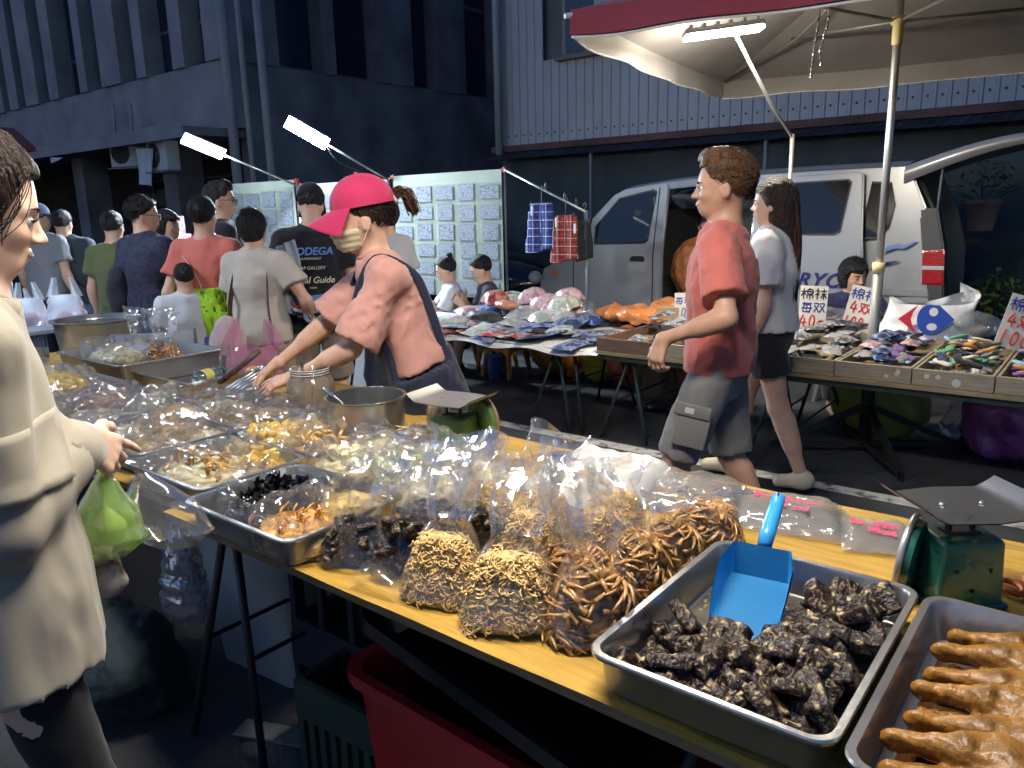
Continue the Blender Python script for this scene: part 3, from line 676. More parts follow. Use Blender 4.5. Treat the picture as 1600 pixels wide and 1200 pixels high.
# ------------------------------------------------------------------ parasol
t = thing('market_parasol', 'large square red parasol lined in beige on a steel pole over the sock stall', 'parasol', (-1.12, 4.79, 0), R(8))
HB = 1.3; ZR = 2.40; ZA = 2.92; RED = cloth('parasol_red', (.27, .045, .065), .8); LIN = cloth('parasol_beige_lining', (.31, .295, .28), .85)
def canopy(off, m, name):
    b = MB()
    for k in range(4):
        a = k*math.pi/2; Rk = rotm(0, 0, a)
        def slope(u, v):
            x = (u*2-1)*HB*(1-v); y = np.full_like(u, 1.)*-HB*(1-v); z = ZR+(ZA-ZR)*v-.03*np.sin(v*math.pi)*.6-.02*(1-(u*2-1)**2)*(1-v)+off
            return list((Rk@np.stack([x, y, z])))
        def val(u, v):
            x = (u*2-1)*HB; y = -HB-.012*v+.02*np.sin(u*23+k)*v; z = ZR-.02*(1-(u*2-1)**2)+off-v*(.115+.006*np.sin(u*17+k*2))
            return list((Rk@np.stack([x*(1+off*.9), y*(1+off*1.2), z])))
        b.grid(14, 10, slope); b.grid(30, 4, val)
    return b.build(name, m, t, smooth=True)
canopy(.010, RED, 'canopy'); canopy(0, LIN, 'canopy_lining')
hem = MB()
for k in range(4):
    Rk = rotm(0, 0, k*math.pi/2); hem.tube([Rk@np.array([(u*2-1)*HB*1.004, -HB*1.004-.012+.02*math.sin(u*23+k), ZR-.02*(1-(u*2-1)**2)-(.115+.006*math.sin(u*17+k*2))]) for u in np.linspace(0, 1, 24)], .006, 5)
hem.build('hem_piping', cloth('piping_white', (.75, .74, .7)), t, smooth=True)
GAL = mat('galvanised_pole', (.5, .5, .49), .35, metal=.85, var=(6, .12)); BRASS = mat('yellowed_plastic', (.62, .52, .25), .5); RIB = mat('grey_rib', (.32, .31, .30), .5, metal=.5)
MB().cyl((0, 0, .62), (0, 0, 2.9), .021, n=16).build('pole', GAL, t, smooth=True); MB().cyl((0, 0, .3), (0, 0, 1.12), .03, n=16).build('lower_pole', mat('dull_steel', (.3, .29, .27), .5, metal=.7), t, smooth=True)
MB().lathe([(.022, 2.30), (.028, 2.31), (.028, 2.40), (.04, 2.41), (.04, 2.44), (.022, 2.45)], 20).build('runner', BRASS, t, smooth=True); MB().cyl((0, 0, 1.08), (0, 0, 1.14), .034, n=18).build('collar', BRASS, t, smooth=True)
for k in range(4):
    a = k*math.pi/2+math.pi/4; d = np.array([math.cos(a), math.sin(a), 0])
    r_ = MB().tube([np.array([0, 0, ZA-.06]), d*HB*.7+np.array([0, 0, ZR+.12]), d*HB*1.414+np.array([0, 0, ZR-.012])], .011, 8).build('rib', RIB, t, smooth=True)
    MB().tube([np.array([0, 0, 2.42]), d*HB*.75+np.array([0, 0, ZR+.13])], .009, 8).build('strut', RIB, r_, smooth=True)
    MB().cyl(d*HB*1.40+np.array([0, 0, ZR-.01]), d*HB*1.45+np.array([0, 0, ZR-.02]), .016, .012, n=10).build('rib_tip', mat('tip_grey', (.6, .6, .58), .5), r_)
BS = mat('black_steel', (.035, .035, .035), .5, metal=.5)
st_ = MB(); st_.cyl((0, 0, .05), (0, 0, .62), .037, n=16); st_.build('base_post', BS, t, smooth=True)
for a in (205, 295, 25, 115):
    d = np.array([math.cos(R(a)), math.sin(R(a)), 0]); q = MB(); q.box(d*.28+np.array([0, 0, .17]), (.60, .035, .035), (0, R(24), R(a))); q.box(d*.29+np.array([0, 0, .06]), (.52, .03, .03), (0, 0, R(a))); q.build('base_leg', BS, t)
TIN = mat('silver_tinsel', (.5, .48, .45), .25, metal=.8, bump=(80, .9))
for i, q in enumerate(([(1283, -30), (1279, 30), (1273, 70), (1270, 95), (1266, 122)], [(1296, -30), (1294, 30), (1286, 62), (1281, 82), (1283, 102)])):
    pth = bez([ond(a, b, 3.75+.05*i) for a, b in q], 8); _props(MB().tube(pth-pth[-1], .006+.0025*np.sin(np.arange(len(pth))*1.9), 5).build('tinsel_string', TIN, None, loc=pth[-1]), ['silver tinsel string hanging from the parasol, longer left one', 'silver tinsel string hanging from the parasol, shorter right one'][i], 'decoration')
LEDW = led('led_warm', (1, .9, .74), 230); LEDC = led('led_cool', (.72, .86, 1), 560); HOUS = mat('lamp_housing', (.35, .35, .36), .4, metal=.6)
def lampthing(label, c, d, L, w, emitm, poles, down=(0, 0, -1), fins=4):
    """LED flood lamp: housing, cooling fins, lit face pointing down, and its bracket arm"""
    t = thing('flood_lamp', label, 'lamp', c); d = unit(d); dn = unit(np.array(down, float)-d*(np.array(down, float)@d)); sd = np.cross(d, dn)
    Mx = np.stack([d, sd, -dn], 1)
    b = MB().rbox((0, 0, .022), (L, w, .03), .008); b.v = [q@Mx.T for q in b.v]; b.build('housing', HOUS, t, autosmooth=40)
    e = MB().box((0, 0, -.001), (L*.97, w*.94, .014)); e.v = [q@Mx.T for q in e.v]; e.build('led_panel', emitm, t)
    for i in range(fins):
        f = MB().box(((i-(fins-1)/2)*L/fins, 0, .045), (L/fins*.25, w*.8, .02)); f.v = [q@Mx.T for q in f.v]; f.build('cooling_fin', HOUS, t)
    for nm, path, r in poles: MB().tube([np.array(q, float)-np.array(c, float) for q in path], r, 8).build(nm, GAL if r > .009 else BS, t, smooth=True)
    return t
c = ond(1130, 58, 4.44)+np.array([0, 0, .02]); pt = ond(1238, 215, 4.75)
lampthing('bright warm LED flood lamp under the red parasol', c, (.78+.1, .625, .10), .42, .12, LEDW, [('arm', [c+np.array([.03, .04, .03]), c*.3+pt*.7, pt], .010), ('stand_pole', [(pt[0], pt[1], .05), pt+np.array([0, 0, .02])], .013)], fins=6)
c1 = ond(318, 229, 9.0); c2 = ond(480, 208, 8.3)
e1 = ony(466, 291, 5.9); e2 = ony(607, 281, 5.9)
lampthing('cool white LED lamp on a thin arm, the left one of the pair', c1, e1-c1, .46, .15, LEDC, [('arm', [c1+unit(e1-c1)*.2, e1], .012), ('stand_pole', [(e1[0], e1[1], 0), e1], .02)], down=(.45, -.65, -.6))
lampthing('cool white LED lamp on a thin arm, the right one of the pair', c2, e2-c2, .46, .15, LEDC, [('arm', [c2+unit(e2-c2)*.2, e2], .012), ('power_lead', bez([c2+unit(e2-c2)*.2, (c2*.6+e2*.4)+np.array([0, 0, -.12]), e2], 8), .006), ('stand_pole', [(e2[0], e2[1], 0), e2], .02)], down=(.45, -.65, -.6))
c3 = np.array([-.95, 1.06, 2.72]); LEDN = led('led_neutral', (1, .93, .82), 66)
lampthing('neutral LED lamp on a tall stand over the food stall', c3, (1, .1, 0), 1.2, .2, LEDN, [('arm', [c3+np.array([0, 0, .05]), c3+np.array([.1, .2, .08]), (-.2, 2.02, 2.86)], .011), ('stand_pole', [(.8, 2.05, 0), (.8, 2.05, 2.9), (-.2, 2.02, 2.86)], .016)])
c4 = np.array([-5.3, .55, 2.75])
lampthing('cool LED lamp on a stand at the far end of the food stall', c4, (.8, -.3, 0), .5, .15, led('led_cool_stall', (.78, .89, 1), 150), [('arm', [c4+np.array([0, 0, .05]), (-5.3, .2, 2.8)], .011), ('stand_pole', [(-5.3, .2, 0), (-5.3, .2, 2.82)], .016)], down=(.1, .6, -1))
# ------------------------------------------------------------------ lettering
def text_mesh(s, size, m, name='lettering', ext=.0015, shear=0., bold=0., sp=1.0):
    c = bpy.data.curves.new(name, 'FONT'); c.body = s; c.size = size; c.extrude = ext; c.shear = shear; c.offset = bold; c.space_character = sp; c.align_x = 'CENTER'; c.align_y = 'CENTER'
    o = bpy.data.objects.new(name, c); COL.objects.link(o); dg = bpy.context.evaluated_depsgraph_get(); me = bpy.data.meshes.new_from_object(o.evaluated_get(dg)); bpy.data.objects.remove(o)
    me.materials.clear(); me.materials.append(m); return me
def place(me, name, parent, o, ex, ey, **kw):
    ob = link(name, me, parent, **kw); ex = unit(ex); ey = unit(ey); ez = np.cross(ex, ey); M = Matrix.Identity(4)
    for i in range(3): M[i][0] = ex[i]; M[i][1] = ey[i]; M[i][2] = ez[i]; M[i][3] = o[i]
    ob.matrix_local = M; return ob
# ------------------------------------------------------------------ van parked behind the sock stall
VW = mat('van_silver_paint', (.33, .33, .325), .32, metal=.3, coat=.6, var=(2, .03)); BLK = mat('black_trim', (.02, .02, .02), .5); VG = mat('tinted_glass', (.012, .014, .016), .06, spec=.7)
van = thing('van', 'silver grey van with open sliding door and raised tailgate behind the sock stall', 'van', (-3, 6.7, 0)); VO = np.array([-3, 6.7, 0])
def tumble(v, yside):
    v = v.copy(); k = np.clip(v[:, 2]-1.05, 0, 9)*.20; mid = .76
    v[:, 1] = np.where(v[:, 1] < mid, v[:, 1]+k, v[:, 1]-k); return v
def vpan(name, poly, y0, y1, m, parent=van, bev=.012, sub=True):
    """panel in the van's side plane, given as (x, z) in world metres; y0..y1 measured from the near side"""
    bm = bmesh.new(); P2 = []
    n = len(poly)
    for i in range(n):
        a = np.array(poly[i], float); b = np.array(poly[(i+1) % n], float); P2.append(a)
        if (a[1]-1.05)*(b[1]-1.05) < -1e-4: t = (1.05-a[1])/(b[1]-a[1]); P2.append(a+(b-a)*t)
    vs = [bm.verts.new((p[0]+3, y0, p[1])) for p in P2]; f = bm.faces.new(vs)
    bmesh.ops.recalc_face_normals(bm, faces=[f])
    if f.normal.y > 0: f.normal_flip()
    r = bmesh.ops.extrude_face_region(bm, geom=[f]); nv = [v for v in r['geom'] if isinstance(v, bmesh.types.BMVert)]
    for v in nv: v.co.y = y1
    bmesh.ops.recalc_face_normals(bm, faces=bm.faces[:])
    if bev: bmesh.ops.bevel(bm, geom=[e for e in bm.edges if abs(e.verts[0].co.y-e.verts[1].co.y) < 1e-6], offset=bev, segments=2, affect='EDGES', clamp_overlap=True)
    me = bpy.data.meshes.new(name); bm.to_mesh(me); bm.free()
    v = np.array([q.co[:] for q in me.vertices]); v = tumble(v, 0); me.vertices.foreach_set('co', v.astype(np.float32).ravel()); me.materials.append(m)
    me.polygons.foreach_set('use_smooth', [True]*len(me.polygons)); me.set_sharp_from_angle(angle=R(35)); me.update()
    return link(name, me, parent)
front = [(-4.95, .35), (-4.95, .70), (-4.90, .86), (-4.71, .95), (-4.30, 1.40), (-4.10, 1.60), (-3.98, 1.655), (-3.52, 1.705), (-3.50, 1.66), (-3.50, .40), (-4.0, .35)]
rear = [(-2.66, .40), (-2.66, 1.74), (-1.44, 1.755), (-1.27, 1.40), (-1.19, 1.06), (-1.17, .45), (-1.5, .40)]
for nm, y0, y1 in (('front_side_panel', 0, .05), ):
    vpan(nm, front, y0, y1, VW)
vpan('rear_side_panel', rear, .02, .07, VW)
vpan('door_header', [(-3.52, 1.705), (-3.0, 1.74), (-2.64, 1.745), (-2.64, 1.69), (-3.52, 1.64)], .0, .05, VW); vpan('door_sill', [(-3.52, .3), (-3.52, .46), (-2.64, .46), (-2.64, .3)], .0, .06, VW)
whole = [(-4.95, .35), (-4.95, .70), (-4.90, .86), (-4.71, .95), (-4.30, 1.40), (-4.10, 1.60), (-3.52, 1.705), (-2.64, 1.745), (-1.44, 1.755), (-1.27, 1.40), (-1.19, 1.06), (-1.17, .45)]
vpan('far_side_panel', whole, 1.47, 1.52, mat('van_inside_grey', (.25, .25, .24), .7))
# roof, windscreen and nose as sheets across the width
def across(name, prof, m, bulge=.0, smooth=True):
    b = MB(); n = 13; pr = np.array(prof); k = len(pr)
    def fn(u, v):
        s = u*(k-1); i = np.minimum(s.astype(int), k-2); t = s-i; x = pr[i, 0]+(pr[i+1, 0]-pr[i, 0])*t+3; z = pr[i, 1]+(pr[i+1, 1]-pr[i, 1])*t
        kk = np.clip(z-1.05, 0, 9)*.20; y = (kk+.012)+(1.52-2*kk-.024)*v; c = 1-(2*v-1)**4; return [x-bulge*c*.6*(name != 'roof'), y, z+bulge*c*(name == 'roof')]
    b.grid(k*2-1, n, fn); return b.build(name, m, van, smooth=smooth)
across('roof', [(-4.10, 1.60), (-3.98, 1.652), (-3.52, 1.70), (-3.0, 1.735), (-2.2, 1.75), (-1.44, 1.75)], VW, .055)
across('windscreen', [(-4.71, .955), (-4.30, 1.40), (-4.11, 1.59)], VG, .03); across('nose', [(-4.95, .30), (-4.955, .70), (-4.90, .86), (-4.71, .95)], VW, .05)
MB().box((-.06, .76, .38), (3.7, 1.44, .06)).build('floor', BLK, van); MB().box((-.8, .76, .9), (.08, 1.4, 1.1)).build('seat_row', mat('seat_cloth', (.05, .05, .055), .9), van)
MB().box((-.8, .76, .62), (.5, 1.3, .16)).build('seat_cushion', MATS['seat_cloth'], van)
# windows (panes with black gasket)
def vwin(poly, y=-.006, name='window', par=van):
    pc = np.mean(np.array(poly), 0); g = vpan(name, [tuple(pc+(np.array(q)-pc)*1.0) for q in poly], y, y+.03, BLK, par, .004)
    vpan('pane', [tuple(pc+(np.array(q)-pc)*np.array([.955, .93])) for q in poly], y-.004, y+.01, VG, g, .002); return g
vwin([(-4.27, 1.12), (-4.28, 1.30), (-4.03, 1.575), (-3.66, 1.645), (-3.62, 1.62), (-3.66, 1.16), (-3.70, 1.135)])
# sliding door pushed back along the side
dr = vpan('sliding_door', [(-2.62, .42), (-2.62, 1.70), (-1.80, 1.72), (-1.75, 1.70), (-1.70, 1.2), (-1.68, 1.05), (-1.70, .44)], -.065, -.015, VW)
vwin([(-2.50, 1.22), (-2.50, 1.63), (-2.45, 1.65), (-1.86, 1.665), (-1.83, 1.64), (-1.87, 1.24), (-1.92, 1.215)], -.072, 'door_window', dr)
vwin([(-1.74, 1.18), (-1.70, 1.64), (-1.55, 1.63), (-1.50, 1.45), (-1.53, 1.28), (-1.60, 1.19)], .012, 'quarter_window')
vpan('side_moulding', [(-2.66, .74), (-2.66, .80), (-1.20, .80), (-1.19, .74)], .008, .03, mat('moulding_grey', (.42, .42, .41), .35, metal=.4), van, .006)
vpan('bumper', [(-1.75, .40), (-1.75, .70), (-1.07, .70), (-1.05, .45)], .004, .035, VW, van, .01)
for x in (-4.52, -3.60): vpan('door_seam', [(x, .45), (x, 1.02 if x < -4 else 1.66), (x+.012, 1.02 if x < -4 else 1.66), (x+.012, .45)], -.002, .01, BLK, van, 0)
hd = vpan('door_handle', [(-3.86, .86), (-3.86, 1.0), (-3.82, 1.03), (-3.69, 1.03), (-3.66, 1.0), (-3.66, .86)], -.007, .01, mat('handle_recess', (.48, .49, .50), .35, metal=.4), van, .004)
vpan('grip', [(-3.84, .965), (-3.84, .995), (-3.81, 1.015), (-3.70, 1.015), (-3.68, .995), (-3.68, .965)], -.022, -.004, BLK, hd, .004)
vpan('corner_trim', [(-1.20, .70), (-1.275, 1.12), (-1.33, 1.42), (-1.20, 1.42), (-1.12, 1.12), (-1.08, .70)], .015, .14, mat('dark_grey_trim', (.045, .045, .047), .5), van, .012)
tl = vpan('tail_light', [(-1.245, .84), (-1.265, 1.10), (-1.11, 1.11), (-1.095, .84)], -.004, .09, mat('red_lens', (.45, .01, .015), .12, spec=.7, coat=.5, bump=(60, .3)), van, .012)
vpan('lens_strip', [(-1.252, .955), (-1.252, .985), (-1.10, .985), (-1.10, .955)], -.010, .0, mat('clear_lens', (.6, .6, .6), .15), tl, .003)
vpan('side_marker', [(-4.80, .80), (-4.79, .84), (-4.72, .84), (-4.71, .80)], -.008, .01, mat('amber_lens', (.6, .18, .03), .2), van, .004)
# rear pillar, raised tailgate, dark load bay
b = MB(); b.tube([(1.58, .22, 1.74), (1.76, .2, 1.40), (1.83, .16, 1.06), (1.84, .15, .5)], [.03, .03, .03, .03], 8); b.build('rear_pillar_seal', BLK, van, smooth=True)
tg = MB()
def tgf(u, v):
    x = 1.54+u*1.02; z = 1.78+.20*np.sin(u*1.75)+.0*v-.03*(2*v-1)**2; y = .12+v*1.28; return [x, y, z]
tg.grid(14, 10, tgf); tg.grid(14, 10, lambda u, v: [a+d for a, d in zip(tgf(u, 1-v), (0, 0, -.05))])
tg.grid(14, 5, lambda u, v: [1.54+u*1.02, .115-.02*np.sin(v*3.14), 1.775+.20*np.sin(u*1.75)-.03-v*.13*(1-.55*u)]); tg.grid(4, 10, lambda u, v: [2.56+u*.03, .12+v*1.28, 1.775+.20*np.sin(1.75)-.03*(2*v-1)**2-u*.10]); tgo = tg.build('tailgate', VW, van, smooth=True)
MB().tube([(1.6, .16, 1.72), (1.95, .18, 1.82), (1.72, .14, 1.35)][:2]+[], .012, 6).build('gas_strut', BLK, tgo); MB().cyl((1.78, .14, 1.1), (1.80, .16, 1.80), .010, n=8).build('prop_rod', FRAME, tgo)
MB().grid(8, 8, lambda u, v: [1.75+u*.75, .2+v*1.12, 1.765+.19*np.sin((.2+u*.74)*1.75)]).build('tailgate_window', VG, tgo, smooth=True)
for x, nm in ((-4.25, 'wheel'), (-1.85, 'wheel')):
    w = MB(); w.lathe([(.14, -.09), (.27, -.09), (.29, -.06), (.29, .06), (.27, .09), (.14, .09)], 28); w.v = [q[:, [0, 2, 1]]+np.array([x+3, .14, .29]) for q in w.v]; wo_ = w.build(nm, mat('tyre_rubber', (.02, .02, .02), .8), van, smooth=True)
    h = MB(); h.lathe([(1e-3, -.07), (.10, -.06), (.145, -.08), (.145, 0)], 24); h.v = [q[:, [0, 2, 1]]+np.array([x+3, .14, .29]) for q in h.v]; h.build('hub_cap', FRAME, wo_, smooth=True)
NAVY = mat('decal_navy', (.03, .03, .18), .4); DBL = mat('decal_blue', (.03, .13, .42), .4)
place(text_mesh('ERYCA', .165, NAVY, shear=.35, bold=.004, sp=1.15), 'lettering', dr, (ony(1280, 432, 6.64)[0]+3, -.0675, .845), (1, 0, 0), (0, 0, 1))
vpan('decal_swoosh', [(-2.45, .755), (-2.2, .785), (-1.95, .79), (-2.2, .765)], -.0675, -.05, DBL, dr, 0); 
vpan('decal_wave', [(-1.56, 1.075), (-1.52, 1.13), (-1.45, 1.15), (-1.41, 1.135), (-1.33, 1.17), (-1.31, 1.165), (-1.40, 1.11), (-1.46, 1.115)], .015, .03, DBL, van, 0); vpan('decal_wave', [(-1.63, .95), (-1.56, 1.0), (-1.43, 1.02), (-1.44, 1.01), (-1.55, .975), (-1.63, .93)], .015, .03, NAVY, van, 0)
# load inside the van
def lump(name, label, cat, loc, rad, m, seed=0, h=.02, amp=.02, fr=9, flat=.0, group=None, knot=False, crease=.0):
    rad = np.array(rad, float)
    def fn(p):
        d = ell(p, (0, 0, rad[2]), rad)
        if knot:
            d = smin(d, cone(p, (0, 0, rad[2]*1.7), (.02, 0, rad[2]*2.25), rad[0]*.35, .02), .05); d = smin(d, cone(p, (0, 0, rad[2]*2.0), (-.06, .03, rad[2]*2.35), .035, .015), .03); d = smin(d, cone(p, (0, 0, rad[2]*2.0), (.08, -.03, rad[2]*2.3), .035, .015), .03)
        d = d+amp*nz(p, fr, seed)+amp*.4*nz(p, fr*2.3, seed+4)+crease*tri(p, fr*.35, seed+7)
        return np.maximum(d, -p[:, 2])
    me = isomesh(name, fn, (-rad[0]*1.35-.03, -rad[1]*1.35-.03, -.01), (rad[0]*1.35+.03, rad[1]*1.35+.03, rad[2]*2.6+.05), h, m)
    return _props(link(name, me, None, loc), label, cat, group)
ORB = mat('orange_polythene', (.62, .22, .06), .32, coat=.3, bump=(14, .9, 5, .03), var=(6, .2)); BRB = mat('brown_polythene', (.33, .16, .07), .35, coat=.3, bump=(14, .9, 5, .03), var=(6, .25))
lump('orange_sack', 'large knotted orange plastic sack filling the van doorway', 'bag', (-3.22, 7.0, .56), (.30, .32, .31), ORB, 3, knot=True, crease=.02)
lump('black_bag', 'black bag under the orange sack in the van doorway', 'bag', (-3.1, 6.95, .42), (.40, .25, .10), mat('black_polythene', (.02, .02, .022), .35, bump=(15, .8, 4, .02)), 5)
lump('pink_wrapped_bundle', 'pink wrapped bundle on top of the orange sack in the van', 'bundle', (-3.12, 7.0, 1.20), (.13, .12, .08), mat('pink_wrap', (.55, .2, .25), .3, bump=(18, .8, 4, .02)), 6, h=.014)
o = MB().rbox((0, 0, .11), (.52, .3, .22), .008).build('blue_carton', mat('carton_blue', (.05, .08, .25), .5), loc=(-2.08, 7.0, 1.2), rot=(0, 0, .1)); _props(o, 'blue printed carton behind the sliding door window of the van', 'box')
o = MB().rbox((0, 0, .14), (.4, .3, .28), .008).build('brown_carton', mat('carton_brown', (.32, .22, .12), .8), loc=(-2.5, 7.05, 1.2)); _props(o, 'brown carton behind the sliding door window of the van', 'box')
# dark car parked beyond
dc = thing('parked_car', 'black car whose rounded nose shows left of the van', 'car', (-6.2, 7.3, 0))
def carf(p):
    d = ell(p, (-.9, .8, .55), (1.5, .85, .42)); d = smin(d, ell(p, (-1.6, .8, .95), (1.0, .7, .45)), .15); return np.maximum(d, .22-p[:, 2])
link('body', isomesh('body', carf, (-2.7, -.2, .1), (.8, 1.8, 1.6), .05, mat('black_car_paint', (.01, .01, .012), .2, coat=.5)), dc)
MB().lathe([(1e-3, .03), (.05, .025), (.08, 0), (.09, -.05)], 16).build('headlight', mat('headlight_glass', (.5, .5, .5), .1, spec=.8), dc, loc=(.42, .42, .66), rot=(R(70), 0, R(30)), smooth=True)
for x in (-.1, -2.0):
    w = MB(); w.lathe([(1e-3, -.1), (.27, -.1), (.3, -.06), (.3, .06), (.27, .1)], 22); w.v = [q[:, [0, 2, 1]] for q in w.v]; w.build('wheel', MATS['tyre_rubber'], dc, loc=(x, .12, .3), smooth=True)
# potted plants and shrub in the dark right of the van
POT = mat('terracotta_pot', (.30, .19, .14), .8, var=(8, .2)); LEAF = mat('dark_leaf', (.03, .06, .02), .5, obj_rand=.2); LEAF2 = mat('leaf_green', (.07, .12, .02), .5)
def plant(px, py, y, label, r=.16, pot=True, lm=LEAF, n=60, hgt=.4, seed=1, base=None):
    p = ony(px, py, y); t = thing('potted_plant' if pot else 'shrub', label, 'plant', p)
    if pot: MB().lathe([(.001, 0), (r*.68, 0), (r*.95, r*1.5), (r*1.08, r*1.5), (r*1.08, r*1.75), (r*.95, r*1.75), (r*.9, r*1.5), (.001, r*1.45)], 24).build('pot', POT, t, autosmooth=40)
    rg = np.random.RandomState(seed); lv = MB(); z0 = r*1.6 if pot else 0; stt = MB()
    for i in range(n):
        a = rg.rand()*6.28; e = rg.rand()**.6; q = np.array([math.cos(a)*e*r*2.2, math.sin(a)*e*r*2.2, z0+hgt*(1-e*.55)*(.35+.65*rg.rand())])
        d = unit(np.array([math.cos(a+rg.randn()*.5), math.sin(a+rg.randn()*.5), .5*rg.randn()])); s_ = unit(np.cross(d, [0, 0, 1])); L = .05+.05*rg.rand()
        lv.add([q, q+d*L*.5+s_*L*.28, q+d*L+[0, 0, -.01], q+d*L*.5-s_*L*.28], [(0, 1, 2, 3)])
        if i % 6 == 0: stt.tube([np.array([0, 0, z0-.03]), q*.6+np.array([0, 0, z0*.4]), q], .004, 4)
    stt.build('stem', LEAF, t); lv.build('foliage', lm, t)
bench = MB().box((0, 0, .62), (1.6, .4, .04)).box((-.6, 0, .3), (.06, .35, .6)).box((.6, 0, .3), (.06, .35, .6)); pb = ony(1392, 372, 8.6); _props(bench.build('plant_stand', mat('old_wood', (.1, .07, .03), .8), loc=(pb[0], 8.6, pb[2]-.64)), 'dark wooden stand carrying the potted plants right of the van', 'stand')
plant(1388, 372, 8.6, 'pinkish clay pot plant on the dark stand right of the van', .2, seed=3, n=90, hgt=.6)
plant(1530, 360, 8.9, 'dim potted plant at the far right edge behind the tailgate', .17, seed=7, n=80, hgt=.55)
for i, (px, py) in enumerate(((1545, 500), (1585, 492))): plant(px, py, 7.6, ['low green shrub growing right of the van', 'low green shrub at the far right edge'][i], .17, False, LEAF2, 160, .45, 11+i)
# ------------------------------------------------------------------ second stall: tables, crates, garments and socks
WOOD = mat('weathered_crate_wood', (.30, .25, .17), .75, var=(6, .25), stretch=(1, 6, 12), bump=(12, .3)); WOODD = mat('brown_crate_wood', (.16, .09, .055), .7, var=(6, .3), stretch=(1, 6, 12), bump=(12, .3))
BOARD = mat('plywood_board', (.27, .2, .11), .75, var=(4, .2)); GREENST = mat('dark_green_steel', (.03, .05, .045), .5, metal=.4)
def trestle(label, x, y, z, w=.62, dx=.20, along='y', m=GREENST, name='trestle'):
    """folding trestle: top rail and two splayed pairs of legs"""
    t = thing(name, label, 'trestle', (x, y, 0)); ex, ey = (np.array([1., 0, 0]), np.array([0, 1., 0])) if along == 'y' else (np.array([0, 1., 0]), np.array([1., 0, 0]))
    MB().box(np.array([0, 0, z-.02]), (.05, w, .035) if along == 'y' else (w, .05, .035)).build('top_rail', m, t)
    for s in (-1, 1):
        for q in (-1, 1): MB().tube([ex*s*.015+ey*q*w*.42+np.array([0, 0, z-.03]), ex*s*dx+ey*q*w*.52+np.array([0, 0, .005])], .011, 8).build('leg', m, t, smooth=True)
        MB().tube([ex*s*dx*.55-ey*w*.47+np.array([0, 0, z*.45]), ex*s*dx*.55+ey*w*.47+np.array([0, 0, z*.45])], .007, 6).build('stretcher', m, t)
    return t
ZT = .585
WCL = cloth('white_table_sheet', (.62, .62, .60), .7)
t = thing('garment_table', 'low table under a white sheet carrying packed clothes', 'table', (-3.96, 4.65, 0))
MB().box((0, 0, ZT-.03), (2.66, 1.0, .03)).build('tabletop', BOARD, t)
b = MB(); b.grid(50, 26, lambda u, v: [(u-.5)*2.72, (v-.5)*1.06, ZT-.008+.004*np.sin(u*40)*np.sin(v*17)-.05*np.clip(np.abs(v-.5)*2-.93, 0, 1)/.07*(.7+.3*np.sin(u*30))])
b.build('table_sheet', WCL, t, smooth=True)
for s in (-1, 1):
    for q in (-1, 1): MB().tube([(s*1.1, q*.4, ZT-.03), (s*1.2, q*.45, 0)], .012, 8).build('leg', GREENST, t, smooth=True)
for i, (x, lab) in enumerate(((-3.0, 'dark green folding trestle under the white sheet table'), (-2.42, 'dark green folding trestle under the brown crate'), (-1.45, 'dark folding trestle beside the walking woman legs'))): trestle(lab, x, 4.6, ZT-.025, .85, .17)
bt = thing('crate_table', 'long plywood board carrying the shallow sock crates', 'table', (-.9, 4.65, 0)); MB().box((0, 0, ZT-.012), (3.44, 1.02, .02)).build('tabletop', BOARD, bt)
MB().box((0, -.47, ZT-.04), (3.4, .03, .035)).build('front_rail', GREENST, bt); MB().box((0, .47, ZT-.04), (3.4, .03, .035)).build('back_rail', GREENST, bt)
CR = [(-2.62, -2.14, 'brown wooden crate at the end of the row, of packed socks'), (-2.13, -1.66, 'wooden crate of packed socks behind the man in coral'), (-1.65, -1.15, 'wooden crate of packed socks right of the walking woman'), (-1.145, -.78, 'wooden crate of boxed and loose socks at the parasol pole'), (-.775, -.425, 'wooden crate of loose coloured socks with two round stickers'), (-.42, -.05, 'wooden crate of loose socks cut by the right edge')]
STICK = mat('old_sticker', (.55, .53, .45), .6)
for i, (x0, x1, lab) in enumerate(CR):
    c = thing('sock_crate', lab, 'crate', ((x0+x1)/2, 4.15, ZT+.001), 0, 'shallow wooden sock crates'); w = x1-x0; m = WOODD if i == 0 else WOOD
    MB().rbox((0, .008, .042), (w, .016, .084), .003).build('front_board', m, c); MB().rbox((0, 1.0, .042), (w, .016, .084), .003).build('back_board', m, c)
    for s in (-1, 1): MB().rbox((s*(w/2-.008), .505, .040), (.014, .97, .080), .003).build('side_board', m, c)
    MB().box((0, .505, .006), (w-.03, .97, .008)).build('bottom_board', BOARD, c)
    if i == 4:
        for sx in (-.11, -.06): MB().cyl((sx, -.002, .05), (sx, .002, .05), .012, n=16).build('sticker', STICK, c)
        MB().lathe([(.02, 0), (1e-4, .001)], 16).build('sticker', STICK, c, loc=(.02, -.002, .03), rot=(R(90), 0, 0))
    if i == 3: MB().box((.12, -.002, .052), (.02, .003, .03), (0, .5, 0)).build('sticker', STICK, c); MB().box((.07, -.002, .03), (.018, .003, .015), (0, .3, 0)).build('sticker', STICK, c)
